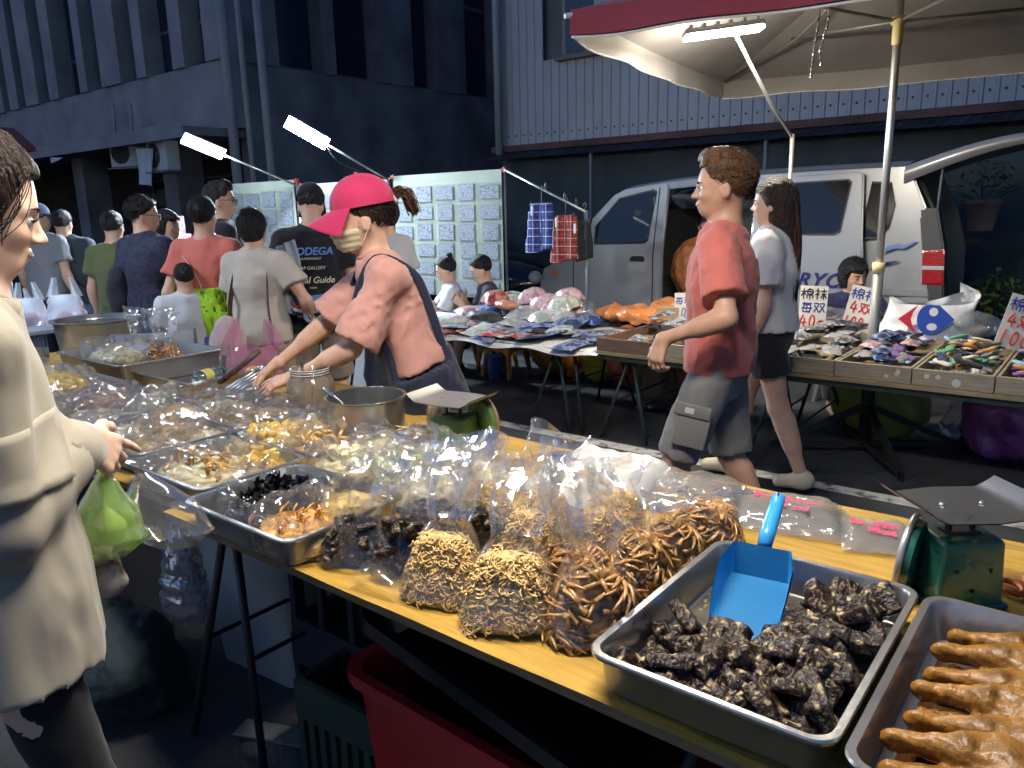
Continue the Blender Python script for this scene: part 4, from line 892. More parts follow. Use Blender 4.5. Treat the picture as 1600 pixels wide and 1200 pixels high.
# socks
def sock_mesh(k):
    b = MB(); r = random.Random(k); w = .034
    pth = bez([(0, 0, 0), (.07, .005, .008), (.13, .0, .004), (.165, -.02, .006), (.175, -.075, .004), (.172, -.12, .0)], 4) if k % 2 else bez([(0, 0, 0), (.06, .02, .01), (.11, .0, .004), (.15, .03, .012), (.2, .02, .004)], 4)
    pth[:, 2] += .010; rad = np.interp(np.linspace(0, 1, len(pth)), [0, .05, .6, .9, 1], [.030, .034, .036, .030, .010])
    v0 = b.n; b.tube(pth, rad, 8); v = b.v[0]; v[:, 2] = .004+(v[:, 2]-.01)*.42+.005*nz(v, 40, k); return b
SOCKC = [('black', (.018, .018, .02)), ('white', (.62, .6, .57)), ('grey', (.2, .2, .21)), ('navy', (.03, .05, .12)), ('light blue', (.25, .42, .55)), ('pink', (.6, .3, .32)), ('green', (.12, .32, .14)), ('orange', (.65, .28, .07)), ('cream', (.55, .48, .36)), ('purple', (.2, .1, .3)), ('brown', (.2, .12, .08))]
sm_ = {}
def sock(ci, k):
    key = (ci, k)
    if key not in sm_: sm_[key] = sock_mesh(k).mesh('sock', cloth('knit_'+SOCKC[ci][0].replace(' ', '_'), SOCKC[ci][1], .9), True)
    return sm_[key]
rg = random.Random(11)
def socks(x0, x1, n, desc, pal, y0=4.2, y1=5.05, top=.075):
    for i in range(n):
        ci = rg.choice(pal); f = i/n; y = rg.uniform(y0+.06, y1-.06); x = rg.uniform(x0+.06, x1-.06)
        a = rg.uniform(0, 6.28); off = np.array([-.09*math.cos(a), -.09*math.sin(a)])
        x = min(max(x+off[0], x0+.03), x1-.05); y = min(max(y+off[1], y0+.03), y1)
        o = link('sock', sock(ci, rg.randrange(4)), None, (x, y, ZT+.02+f*top+.04*((y-y0)/(y1-y0))), (rg.uniform(-.35, .35), rg.uniform(-.35, .35), a))
        o.scale = (.66,)*3
        _props(o, '%s knitted sock among the loose socks %s' % (SOCKC[ci][0], desc), 'sock', 'loose socks %s' % desc)
socks(-.775, -.425, 74, 'in the stickered crate', (0, 1, 2, 3, 4, 6, 7, 8, 8, 0)); socks(-.42, -.06, 52, 'in the crate at the right edge', (0, 4, 8, 1, 7, 9)); socks(-1.14, -.79, 30, 'in the crate at the parasol pole', (2, 3, 4, 0, 9), top=.05)
# flat packed socks and garments
def pack_mesh(w, l, h, seed):
    b = MB(); b.grid(7, 9, lambda u, v: [(u-.5)*w, (v-.5)*l, h*(1-np.abs(2*u-1)**4)*(1-np.abs(2*v-1)**6)+.004*nz(np.stack([u*3, v*4, u*0], 1), 3, seed)+.003*tri(np.stack([u, v, u*0], 1), 4, seed)])
    b.grid(2, 2, lambda u, v: [(u-.5)*w, (.5-v)*l, u*0]); return b
def packmat(name, c, c2=None):
    m = mat(name, c, .22, spec=.6, coat=.8, bump=(35, .6, 3, .01), var=(11, .25), ramp=[(.42, c), (.5, c2 or c), (.6, tuple(x*.7 for x in c))] if c2 else None); return m
PK = [('black', packmat('pack_black', (.02, .02, .022), (.05, .05, .05))), ('grey', packmat('pack_grey', (.12, .12, .12), (.4, .4, .4))), ('white', packmat('pack_white', (.5, .5, .48), (.3, .3, .3))), ('navy', packmat('pack_navy', (.05, .075, .17), (.25, .3, .42))), ('red', packmat('pack_red', (.4, .04, .04), (.6, .3, .2))), ('blue', packmat('pack_blue', (.03, .09, .34), (.3, .4, .6))), ('pink', packmat('pack_pink', (.58, .32, .34), (.7, .5, .5))), ('orange', packmat('pack_orange', (.55, .2, .05), (.6, .45, .3))), ('pale', packmat('pack_pale', (.45, .5, .42), (.62, .6, .5)))]
pm_ = {}
def packs(n, x0, x1, y0, y1, w, l, h, pal, desc, z0, slope, cat, name, seed, top=.05):
    r = random.Random(seed)
    for i in range(n):
        ci = r.choice(pal); k = r.randrange(3); key = (ci, k, w)
        if key not in pm_: pm_[key] = pack_mesh(w, l, h, k).mesh(name, PK[ci][1], True)
        x = r.uniform(x0, x1); y = r.uniform(y0, y1)
        o = link(name, pm_[key], None, (x, y, z0+(y-y0)/(y1-y0)*slope+i/n*top), (r.uniform(-.16, .16)+.08, r.uniform(-.16, .16), r.uniform(-.6, .6)))
        _props(o, '%s %s' % (PK[ci][0], desc), cat, desc)
packs(44, -2.54, -1.74, 4.22, 5.0, .10, .20, .012, (0, 1, 1, 2), 'flat packed socks in the crates behind the man in coral', ZT+.045, .08, 'sock pack', 'sock_pack', 21)
packs(30, -1.58, -1.22, 4.22, 5.0, .10, .20, .012, (0, 1, 1, 2), 'flat packed socks in the crate beside the walking woman', ZT+.04, .07, 'sock pack', 'sock_pack', 22)
packs(9, -1.08, -.85, 4.3, 4.9, .09, .17, .015, (5, 2, 3, 6), 'flat packed socks at the parasol pole', ZT+.05, .06, 'sock pack', 'sock_pack', 23)
packs(44, -4.3, -2.72, 4.20, 4.62, .20, .28, .014, (3, 2, 5, 4, 8, 0, 7, 3, 1), 'flat plastic wrapped garment fanned out along the front of the white sheet table', ZT, .03, 'garment', 'packed_garment', 24, .035)
packs(16, -4.4, -3.2, 4.75, 5.05, .24, .30, .05, (6, 5, 8, 3, 2, 4), 'thick plastic wrapped garment piled at the back of the white sheet table', ZT+.01, .03, 'garment', 'wrapped_garment', 25, .09)
packs(10, -4.1, -3.3, 4.85, 5.1, .22, .2, .09, (6, 8, 2, 6, 4), 'puffy plastic wrapped garment on top of the pile by the hanging shorts', ZT+.08, .0, 'garment', 'puffy_garment', 26, .12)
CLR = film('clear_polythene', haze=.06); CLR2 = film('clear_polythene_milky', haze=.22, gl=.45)
def crumple(name, label, cat, loc, rad, m, seed, n=(34, 22), amp=.03, fr=9., group=None, top=1.0, inner=None):
    """crumpled closed bag: an ellipsoid broken up by creases"""
    b = MB(); rad = np.array(rad, float)
    def fn(u, v):
        a = u*2*math.pi; t = (v-.5)*math.pi; d = np.stack([np.cos(t)*np.cos(a), np.cos(t)*np.sin(a), np.sin(t)], 1)
        p = d*rad; s_ = 1+ (amp*1.2*nz(p, fr, seed)+amp*tri(p, fr*.5, seed))/rad.min()*.8; p = p*s_[:, None]; p[:, 2] = np.maximum(p[:, 2]+rad[2]*.75, .004); return list(p.T)
    b.grid(n[0], n[1], fn); return _props(b.build(name, m, None, loc=loc), label, cat, group)
def at2(px, py, z=.62): return onz(px, py, z)
def bag(px, py, rad, lab, m, seed, name='plastic_bag', amp=.03, z=None, y=None):
    p = ony(px, py, y) if y else onz(px, py, z if z else ZT+.02)
    return crumple(name, lab, 'bag', p, rad, m, seed, amp=amp)
bag(885, 500, (.30, .22, .10), 'large clear bag of pale clothes heaped on the white sheet table', CLR, 31, 'clear_bag'); bag(845, 488, (.25, .2, .09), 'clear bag behind the heap on the white sheet table', CLR, 32, 'clear_bag')
ORC = film('orange_film', (.8, .42, .16), .55, (.62, .28, .08), .35)
lump('orange_bag', 'slack orange plastic bag lying on the crate stall', 'bag', onz(985, 505, ZT+.02), (.30, .2, .075), ORB, 41, h=.015, amp=.03, crease=.02); lump('orange_bag', 'small orange plastic bag end behind the cardboard box', 'bag', onz(1042, 492, ZT+.05), (.12, .1, .07), ORB, 42, h=.015, amp=.02)
o = MB().rbox((0, 0, .07), (.16, .12, .14), .004).build('cardboard_box', mat('kraft_board', (.42, .29, .14), .8), loc=onz(1045, 508, ZT+.03), rot=(0, 0, .3)); _props(o, 'small kraft cardboard box beside the price card on the crates', 'box')
DKN = mat('dark_nylon', (.03, .028, .028), .6, bump=(18, .8, 4, .02)); lump('dark_garment', 'crumpled dark brown garment at the left end of the white sheet table', 'garment', onz(752, 508, ZT), (.22, .12, .055), DKN, 43, h=.014, amp=.02, crease=.012)
lump('dark_cap_garment', 'folded black garment with a blue tag on the white sheet table', 'garment', onz(812, 500, ZT), (.15, .11, .06), DKN, 44, h=.014, amp=.015); o = MB().box((0, 0, 0), (.055, .004, .05), (R(-30), 0, .5)).build('blue_tag', mat('tag_blue', (.05, .15, .5), .5), loc=onz(808, 497, ZT)+np.array([.05, -.10, .06])); _props(o, 'small blue and white paper tag on the black garment', 'tag')
lump('towel_pile', 'soft pastel patterned towel bundle at the table end behind the apron', 'towel', onz(702, 512, ZT), (.17, .14, .05), mat('pastel_print', (.6, .5, .5), .8, ramp=[(.35, (.35, .5, .6)), (.45, (.62, .35, .4)), (.55, (.6, .62, .58)), (.65, (.3, .5, .35))], var=(12, .4)), 45, h=.014, amp=.012)
lump('blue_wrapped_clothes', 'pale blue bag of clothes between the seated man and the pile', 'bag', onz(790, 485, ZT), (.2, .14, .085), mat('pale_blue_wrap', (.3, .42, .6), .3, bump=(20, .7, 3, .02)), 46, h=.014, amp=.02)
for i, (px, py, c, lab) in enumerate(((808, 468, (.6, .15, .2), 'red wrapped bundle high on the garment pile'), (828, 464, (.3, .5, .42), 'mint wrapped bundle beside the red one on the pile'), (815, 478, (.55, .25, .15), 'orange wrapped bundle under the red one on the pile'))):
    lump('wrapped_bundle', lab, 'bundle', onz(px, py, ZT+.10)*np.array([1, 1, 1])+np.array([.15, -.4, .02]), (.10, .07, .04), mat('wrap_%d' % i, c, .25, coat=.5, bump=(22, .7, 3, .02)), 60+i, h=.012, amp=.01)
# ------------------------------------------------------------------ handwritten price cards
ST = {'mian': [[(0, .7), (.42, .72)], [(.22, .97), (.22, .04)], [(.22, .65), (.02, .32)], [(.23, .6), (.4, .42)], [(.7, .99), (.62, .88)], [(.53, .86), (.52, .52), (.92, .52), (.93, .87), (.53, .86)], [(.53, .69), (.92, .69)], [(.5, .1), (.5, .38), (.95, .39), (.94, .12)], [(.72, .48), (.72, .0)]],
      'wa': [[(.2, .98), (.28, .88)], [(.05, .76), (.38, .77), (.05, .4)], [(.22, .6), (.22, .02)], [(.24, .52), (.38, .4)], [(.5, .75), (.98, .77)], [(.55, .5), (.95, .51)], [(.74, .97), (.74, .02)], [(.73, .48), (.5, .15)], [(.75, .48), (.99, .14)]],
      'mei': [[(.3, .98), (.1, .74)], [(.22, .86), (.9, .87)], [(.26, .7), (.18, .1), (.8, .12)], [(.26, .7), (.82, .71), (.74, .03), (.62, .08)], [(.02, .42), (.98, .43)], [(.48, .62), (.55, .52)], [(.44, .34), (.52, .24)]],
      'shuang': [[(.03, .85), (.42, .87), (.3, .5), (.04, .1)], [(.08, .7), (.46, .12)], [(.52, .85), (.93, .87), (.8, .5), (.5, .05)], [(.56, .7), (.99, .08)]],
      '4': [[(.5, 1), (.08, .35), (.92, .38)], [(.66, .75), (.58, 0)]], '1': [[(.55, 1), (.4, 0)]], '0': [[(.5+.32*math.cos(a)+.06*math.sin(a), .5+.48*math.sin(a)) for a in np.linspace(1.4, 7.5, 14)]],
      'yuan': [[(.2, .85), (.8, .87)], [(.05, .58), (.95, .6)], [(.4, .58), (.3, .25), (.05, .05)], [(.6, .58), (.62, .1), (.95, .1), (.95, .25)]]}
INKB = mat('ink_blue', (.03, .05, .30), .6); INKR = mat('ink_red', (.55, .03, .03), .6); INKK = mat('ink_black', (.015, .015, .02), .6); CARD = mat('worn_white_card', (.62, .60, .54), .8, var=(7, .08))
def pricecard(label, base, w, h, lean, roll, rows, yaw=0):
    t = thing('price_card', label, 'sign', base, yaw); ex = np.array([math.cos(roll), 0, math.sin(roll)]); up = np.array([-math.sin(roll)*math.cos(lean), math.sin(lean), math.cos(roll)*math.cos(lean)])
    nrm = np.cross(ex, up); b = MB()
    b.prism([(-w/2, 0), (w/2, 0), (w/2, h), (-w/2, h)], .004, (-nrm*.004, ex, up)); b.build('card', CARD, t)
    for chars, y, s, ink, lw in rows:
        wd = [.62*s if c in '014' else .62*s if c == 'yuan' else s for c in chars]; tot = sum(wd)+.1*s*(len(chars)-1); k = MB(); x0 = -tot/2
        for i, c in enumerate(chars):
            sc = s*(.62 if c in '0141' else 1) if c != 'yuan' else s*.6
            for stx in ST[c]:
                pts = [ex*(x0+q[0]*wd[i])+up*(y+q[1]*(sc if c not in '014' else s))+nrm*.0012 for q in stx]; k.tube(bez(pts, 3) if len(pts) > 2 else pts, lw, 5)
            x0 += wd[i]+.1*s
        k.build('handwriting', ink, t, kind='stuff')
SP = 'price_card'
pc = onz(1267, 516, ZT+.08); pricecard('upright white card handwritten with the price 40 left of the seated sock seller', pc, .17, .29, .15, -.03, [(('mian', 'wa'), .20, .075, INKK, .0042), (('mei', 'shuang'), .115, .07, INKB, .004), (('4', '0', 'yuan'), .025, .075, INKR, .005)], R(20))
pc = onz(1334, 517, ZT+.08); pricecard('tilted card handwritten 4 pairs 100 held up before the seated sock seller', pc, .17, .29, .15, -.22, [(('mian', 'wa'), .20, .075, INKB, .004), (('4', 'shuang'), .115, .075, INKR, .005), (('1', '0', '0', 'yuan'), .03, .06, INKR, .005)], R(20))
pc = onz(1578, 545, ZT+.10); pricecard('tilted card handwritten 4 pairs 100 at the right edge', pc, .17, .29, .15, -.27, [(('mian', 'wa'), .20, .075, INKB, .004), (('4', 'shuang'), .115, .075, INKR, .005), (('1', '0', '0'), .02, .075, INKR, .005)], R(20))
pc = onz(1068, 500, ZT+.08); pricecard('white price card half hidden by the coral shirt man arm', pc, .13, .20, .2, .04, [(('mei', 'shuang'), .115, .055, INKB, .003), (('1', '0', '0'), .03, .06, INKB, .004)], R(20))
# printed carrier bag
pb = onz(1440, 527, ZT+.07); t = thing('carrier_bag', 'white carrier bag with a red and blue arrow emblem behind the sock crates', 'bag', pb, R(20))
WB = mat('white_polythene', (.72, .72, .72), .35, coat=.3, bump=(9, .7, 3, .02), trans=0)
def cbag(u, v):
    a = u*2*math.pi; w = .30-.05*v; wob = .03*np.sin(a*5+v*6)*v; x = w*np.cos(a)*(1-.10*np.sin(v*3))+.05*v; y = (.12*(1-.75*v)+.01)*np.sign(np.sin(a))*np.abs(np.sin(a))**.7+wob*.6
    z = v*(.20+.09*np.clip(np.cos(a-.5), 0, 1)**2+.05*np.clip(np.cos(a-3.0), 0, 1)**6)+.004
    return [x+.012*tri(np.stack([x, y, z], 1), 6, 3), y+.012*tri(np.stack([x, y, z], 1), 7, 4), z]
b = MB(); b.grid(60, 14, cbag); b.build('bag', WB, t, smooth=True)
ear = MB(); ear.grid(6, 8, lambda u, v: [.20+u*.10-.02*v, .02+.015*np.sin(u*6+v*5), .22+v*.12-.05*u*v]); ear.build('handle', WB, t, smooth=True)
BL = mat('emblem_blue', (.03, .08, .42), .4); RD = mat('emblem_red', (.6, .03, .05), .4)
ey_, ex_ = np.array([0, .1, .99]), np.array([1., .0, 0]); yy = -.137
def emb(poly, m, nm): MB().prism(poly, .003, (np.array([-.02, yy+.0, .03]), ex_, ey_)).build(nm, m, t)
emb([(-.14, .10), (-.03, .19), (-.06, .14), (-.07, .10), (-.06, .06), (-.03, .01)], RD, 'emblem_red')
arc = [(.0+.075*math.cos(a)*.9+.03, .10+.09*math.sin(a)) for a in np.linspace(R(75), R(285), 14)]
emb(arc+[(.07, .015), (.165, .10), (.08, .185)], BL, 'emblem_blue')
WPR = mat('emblem_white', (.72, .72, .72), .4)
MB().prism([(.05+.024*math.cos(a), .145+.026*math.sin(a)) for a in np.linspace(0, 6.28, 16, endpoint=False)], .0045, (np.array([-.02, yy, .03]), ex_, ey_)).build('emblem_gap', WPR, t)
MB().prism([(.045+.028*math.cos(a), .055+.022*math.sin(a)) for a in np.linspace(0, 6.28, 16, endpoint=False)], .0045, (np.array([-.02, yy, .03]), ex_, ey_)).build('emblem_gap', WPR, t)
bag(1512, 528, (.15, .12, .09), 'clear bag of socks right of the emblem carrier bag', CLR2, 51, 'clear_bag', z=ZT+.07); bag(1292, 512, (.13, .1, .07), 'clear bag with beige socks left of the tilted price card', CLR2, 52, 'clear_bag', z=ZT+.07); bag(1355, 512, (.07, .07, .05), 'small clear bag beside the parasol pole', CLR2, 53, 'clear_bag', z=ZT+.07)
lump('beige_socks_bundle', 'beige sock bundle in the clear bag left of the tilted card', 'socks', onz(1292, 512, ZT+.07), (.09, .07, .035), cloth('beige_knit', (.5, .35, .26)), 54, h=.012)
lump('grey_socks_bundle', 'grey sock bundle in the clear bag right of the emblem bag', 'socks', onz(1512, 528, ZT+.07), (.11, .09, .05), cloth('pale_knit', (.36, .34, .33)), 55, h=.012)
# ------------------------------------------------------------------ under the second stall
def sack(px, py, rad, lab, m, seed, knot=False, h=.02, amp=.025): return lump('plastic_sack', lab, 'bag', onz(px, py), rad, m, seed, h=h, amp=amp, knot=knot, crease=.02)
YEL = mat('yellow_polythene', (.62, .48, .04), .35, coat=.3, bump=(12, .8, 4, .03)); YGR = mat('yellow_green_film', (.34, .36, .07), .4, bump=(8, .6, 3, .03)); PUR = mat('purple_polythene', (.36, .10, .34), .3, coat=.4, bump=(11, .9, 4, .03), var=(5, .25)); KRA = mat('kraft_sack', (.20, .13, .085), .6, coat=.3, bump=(12, .8, 4, .02), var=(6, .3)); OR2 = mat('orange_brown_film', (.42, .17, .05), .3, coat=.4, bump=(12, .8, 4, .02), var=(6, .25))
sack(868, 588, (.26, .22, .30), 'bulging brown orange sack under the left end of the garment table', OR2, 71); sack(900, 590, (.14, .14, .26), 'upright orange sack behind the trestle under the garments', ORB, 72); sack(938, 598, (.17, .15, .24), 'yellow plastic sack under the stall next to the brown crate', YEL, 73); sack(978, 604, (.16, .14, .26), 'red orange sack under the brown crate', mat('red_orange_polythene', (.6, .13, .03), .35, bump=(12, .8, 4, .03)), 74)
sack(1028, 640, (.17, .15, .21), 'dark kraft sack standing under the crates, in front of the coral shirt man hand', KRA, 75); sack(1072, 640, (.13, .13, .22), 'reddish brown sack next to the kraft sack under the crates', mat('red_brown_sack', (.26, .1, .07), .6, bump=(12, .8)), 76)
bag(1020, 640, (.12, .1, .06), 'crumpled clear wrap at the foot of the kraft sack', CLR, 77, 'clear_wrap', z=0.01)
sack(1370, 685, (.30, .2, .24), 'large limp yellow green bag behind the parasol base', YGR, 78); lump('flat_bag', 'flat lime plastic bag end lying by the parasol base', 'bag', onz(1385, 690), (.20, .09, .025), mat('lime_film', (.40, .45, .10), .35, bump=(14, .8)), 79, h=.014, amp=.01)
sack(1580, 720, (.28, .22, .25), 'big purple pink plastic sack under the stall at the right edge', PUR, 80)
# plastic stool, bin, folded trolley
def stool(label, p, s=1.0, m=None):
    t = thing('plastic_stool', label, 'stool', p); m = m or mat('orange_plastic', (.62, .25, .03), .4)
    MB().rbox((0, 0, .27*s), (.26*s, .26*s, .025), .01).build('seat', m, t, autosmooth=40)
    for sx in (-1, 1):
        for sy in (-1, 1): MB().tube([(sx*.10*s, sy*.10*s, .26*s), (sx*.135*s, sy*.135*s, 0)], [.026*s, .02*s], 6).build('leg', m, t)
    for k in range(4):
        a = k*math.pi/2; d = np.array([math.cos(a), math.sin(a), 0]); e = np.array([-math.sin(a), math.cos(a), 0]); MB().prism([(-.10*s, 0), (.10*s, 0), (.115*s, -.12*s), (.07*s, -.05*s), (-.07*s, -.05*s), (-.115*s, -.12*s)], .008, (d*.118*s+np.array([0, 0, .26*s]), e, (0, 0, 1))).build('apron', m, t)
stool('orange plastic stool under the garment table', onz(792, 586), 1.15); stool('orange stool carrying the seated woman at the drawing panel', (-5.0, 5.42, 0), 1.0); stool('orange stool carrying the seated man at the drawing panel', (-4.62, 5.55, 0), 1.0)
stool('low plastic stool carrying the sock seller', (-1.62, 6.0, 0), 1.0, mat('grey_plastic', (.2, .2, .22), .5))
t = thing('blue_bin', 'small blue plastic bin on the ground beside the orange stool', 'bin', onz(774, 592)); MB().lathe([(.001, 0), (.055, 0), (.075, .2), (.08, .2), (.08, .21), (.07, .21), (.05, .02)], 20).build('bucket', mat('blue_plastic', (.03, .12, .4), .4), t, autosmooth=40); MB().lathe([(.08, .21), (.078, .218), (.001, .22)], 20).build('lid', mat('blue_lid', (.06, .2, .5), .4), t)
t = thing('hand_trolley', 'folded hand trolley wrapped in clear film beside the purple sack', 'trolley', onz(1512, 705), .5)
MB().tube([(0, 0, .05), (.05, 0, .5)], .012, 8).build('frame', FRAME, t); MB().tube([(.12, 0, .05), (.17, 0, .5)], .012, 8).build('frame', FRAME, t)
for x in (-.02, .14): w = MB(); w.lathe([(1e-3, -.015), (.05, -.015), (.055, 0), (.05, .015), (1e-3, .015)], 20); w.v = [q[:, [2, 1, 0]] for q in w.v]; w.build('wheel', MATS['tyre_rubber'], t, loc=(x, 0, .056), smooth=True)
bag(1500, 690, (.10, .09, .17), 'clear film wrapped round the hand trolley', CLR, 81, 'film_wrap', z=0.02)
bag(1046, 684, (.05, .03, .015), 'scrap of clear plastic lying on the asphalt', CLR, 82, 'litter', z=.004, amp=.01)
# ------------------------------------------------------------------ drawing panels on racks
SHEET = cloth('pale_green_cloth', (.40, .45, .36), .8); PKT = film('pocket_film', haze=.04, gl=.35, rough=.12)
def doodle(i):
    nm = 'line_art_%d' % i
    if nm in MATS: return MATS[nm]
    m = bpy.data.materials.new(nm); m.use_nodes = True; n = m.node_tree.nodes; L = m.node_tree.links; b = n['Principled BSDF']; b.inputs['Roughness'].default_value = .6
    tc = n.new('ShaderNodeTexCoord'); mp = n.new('ShaderNodeMapping'); mp.inputs['Location'].default_value = (i*3.1, i*1.7, i*.37); L.new(tc.outputs['Object'], mp.inputs[0])
    no = n.new('ShaderNodeTexNoise'); no.inputs['Scale'].default_value = 4; L.new(mp.outputs[0], no.inputs['Vector'])
    ad = n.new('ShaderNodeVectorMath'); ad.operation = 'MULTIPLY_ADD'; ad.inputs[1].default_value = (.3, .3, .3); L.new(no.outputs['Color'], ad.inputs[0]); L.new(mp.outputs[0], ad.inputs[2])
    vo = n.new('ShaderNodeTexVoronoi'); vo.feature = 'DISTANCE_TO_EDGE'; vo.inputs['Scale'].default_value = (2.3, 3.4, 4.4, 2.8, 3.8)[i]; L.new(ad.outputs[0], vo.inputs['Vector'])
    r = n.new('ShaderNodeValToRGB'); r.color_ramp.elements[0].position = .022; r.color_ramp.elements[0].color = (.17, .19, .25, 1); r.color_ramp.elements[1].position = .055; r.color_ramp.elements[1].color = (.40, .45, .50, 1)
    L.new(vo.outputs['Distance'], r.inputs[0]); L.new(r.outputs[0], b.inputs['Base Color']); MATS[nm] = m; return m
INKF = mat('sheet_border_ink', (.26, .29, .36), .6)
shm = [MB().box((0, 0, 0), (1, .0015, 1)).mesh('drawing_sheet', doodle(i)) for i in range(5)]
bdm = MB().box((0, 0, 0), (1, .001, 1)).mesh('sheet_border', INKF)
def panel(label, x0, x1, z0, z1, cols, rows, y, seed):
    t = thing('drawing_display', label, 'display', ((x0+x1)/2, y, 0)); r = random.Random(seed); W_ = x1-x0
    b = MB(); b.grid(24, 16, lambda u, v: [(u-.5)*W_, .002*np.sin(u*18)*np.cos(v*5)+.004, z0+(z1-z0)*v]); b.build('cloth_backing', SHEET, t, smooth=True)
    cw = W_/cols; rh = (z1-z0-.10)/rows; pk = []
    for i in range(cols):
        for j in range(rows):
            w, h = (cw*.66, rh*.80) if r.random() < .7 else (cw*.78, rh*.62); cx = -W_/2+(i+.5)*cw+r.uniform(-.01, .01); cz = z1-.11-(j+.5)*rh+r.uniform(-.012, .006)
            o = link('drawing_sheet', shm[r.randrange(5)], t, (cx, -.0045, cz), (0, 0, 0)); o.scale = (w, 1, h)
            o2 = link('sheet_border', bdm, t, (cx, -.0025, cz)); o2.scale = (w+.012, 1, h+.012)
            q = MB(); q.grid(5, 6, lambda u, v: [(u-.5)*cw*.94, -.011-.004*np.sin(u*3.14)-.004*tri(np.stack([u, v, u*0+i+j*.3], 1), 3, i*7+j), (v-.5)*rh*.98]); q.build('clear_pocket', PKT, t, loc=(cx, 0, cz), smooth=True)
    MB().cyl((-W_/2-.04, .03, z1-.01), (W_/2+.04, .03, z1-.01), .013, n=8).build('top_rail', FRAME, t)
    for s in (-1, 1): MB().cyl((s*(W_/2+.02), .03, 0), (s*(W_/2+.02), .03, z1+.02), .013, n=8).build('rack_post', FRAME, t); MB().box((s*(W_/2+.02), .03, z1-.01), (.05, .045, .04)).build('clamp', mat('red_clamp', (.45, .05, .04), .5), t)
panel('display cloth of framed line drawings behind the seated pair', -6.30, -4.80, .62, 1.865, 5, 6, 5.9, 1)
panel('display cloth of line drawings behind the vendor cap', -7.95, -6.42, .7, 1.84, 5, 5, 5.92, 2); panel('display cloth of line drawings behind the beige shirt woman', -9.45, -8.05, .7, 1.90, 4, 5, 5.9, 3)
# ------------------------------------------------------------------ rod with hanging shorts
def plaid(name, base, l1, l2):
    m = bpy.data.materials.new(name); m.use_nodes = True; n = m.node_tree.nodes; L = m.node_tree.links; b = n['Principled BSDF']; b.inputs['Roughness'].default_value = .85
    tc = n.new('ShaderNodeTexCoord'); sp = n.new('ShaderNodeSeparateXYZ'); L.new(tc.outputs['Object'], sp.inputs[0])
    def lines(sock, per, w):
        a = n.new('ShaderNodeMath'); a.operation = 'PINGPONG'; a.inputs[1].default_value = per; L.new(sock, a.inputs[0]); c = n.new('ShaderNodeMath'); c.operation = 'LESS_THAN'; c.inputs[1].default_value = w; L.new(a.outputs[0], c.inputs[0]); return c.outputs[0]
    mx = n.new('ShaderNodeMath'); mx.operation = 'MAXIMUM'; L.new(lines(sp.outputs[0], .035, .0032), mx.inputs[0]); L.new(lines(sp.outputs[2], .035, .0032), mx.inputs[1])
    md = n.new('ShaderNodeMath'); md.operation = 'MAXIMUM'; L.new(lines(sp.outputs[0], .022, .007), md.inputs[0]); L.new(lines(sp.outputs[2], .022, .007), md.inputs[1])
    m1 = n.new('ShaderNodeMixRGB'); m1.inputs[1].default_value = (*base, 1); m1.inputs[2].default_value = (*l2, 1); L.new(md.outputs[0], m1.inputs[0]); m2 = n.new('ShaderNodeMixRGB'); m2.inputs[2].default_value = (*l1, 1); L.new(m1.outputs[0], m2.inputs[1]); L.new(mx.outputs[0], m2.inputs[0]); L.new(m2.outputs[0], b.inputs['Base Color']); return m
PB = plaid('blue_plaid', (.03, .06, .30), (.5, .55, .65), (.015, .03, .13)); PR = plaid('red_plaid', (.36, .04, .035), (.55, .35, .2), (.14, .02, .03)); PBK = cloth('black_cloth', (.02, .018, .018))
def hung(label, px, pt, pbm, w, m, seed):
    a = ony(px, pt, 5.6); z1 = a[2]; z0 = ony(px, pbm, 5.6)[2]; t = thing('hanging_shorts', label, 'shorts', (a[0], 5.6, z0)); L = z1-z0
    def fn(p):
        q = p*np.array([1, 1.9, 1]); d = None
        for s in (-1, 1):
            c = cone(q, (s*w*.19, 0, L+.02), (s*w*.34, 0, -.06), w*.20, w*.30); d = c if d is None else smin(d, c, .05)
        d = d+.010*nz(p*np.array([1, 1, .12]), 60, seed)+.006*nz(p, 22, seed+2); return np.maximum(np.maximum(d, p[:, 2]-L), .01-p[:, 2]+.02*np.sin(p[:, 0]*14))*.6
    link('shorts', isomesh('shorts', fn, (-w*.8, -.16, -.03), (w*.8, .16, L+.03), .011, m), t)
    MB().tube([(-w*.42, 0, L+.005), (w*.42, 0, L+.005)], .006, 6).build('hanger_bar', BLK, t); MB().tube(bez([(0, 0, L), (0, 0, L+.09), (.02, 0, L+.13), (0, 0, L+.15), (-.015, 0, L+.12)], 5), .004, 6).build('hanger_hook', FRAME, t)
    for s in (-1, 1): MB().box((s*w*.36, 0, L+.0), (.016, .03, .045)).build('clip', BLK, t)
    MB().tube([(-.03, -.10, L-.02), (-.02, -.115, L-.10)], .012, 4, sq=.2).build('price_tag', mat('tag_white', (.6, .6, .6), .6), t)
hung('blue plaid boxer shorts hanging from the rod', 846, 318, 394, .30, PB, 3); hung('red plaid boxer shorts hanging from the rod', 884, 336, 410, .27, PR, 5); hung('black shorts at the end of the rod', 913, 345, 408, .16, PBK, 7)
rod = thing('clothes_rod', 'thin metal rod sloping from the drawing rack over the shorts', 'rod', (-4.54, 5.6, 0)); a = ony(788, 265, 5.62); b_ = ony(917, 332, 5.6); MB().tube([a-np.array([-4.54, 5.6, 0]), b_-np.array([-4.54, 5.6, 0])], .011, 8).build('rod', GAL, rod, smooth=True); MB().tube([b_-np.array([-4.54, 5.6, -.02]), np.array([b_[0]+4.54, 0, 0])], .012, 8).build('post', FRAME, rod, smooth=True)
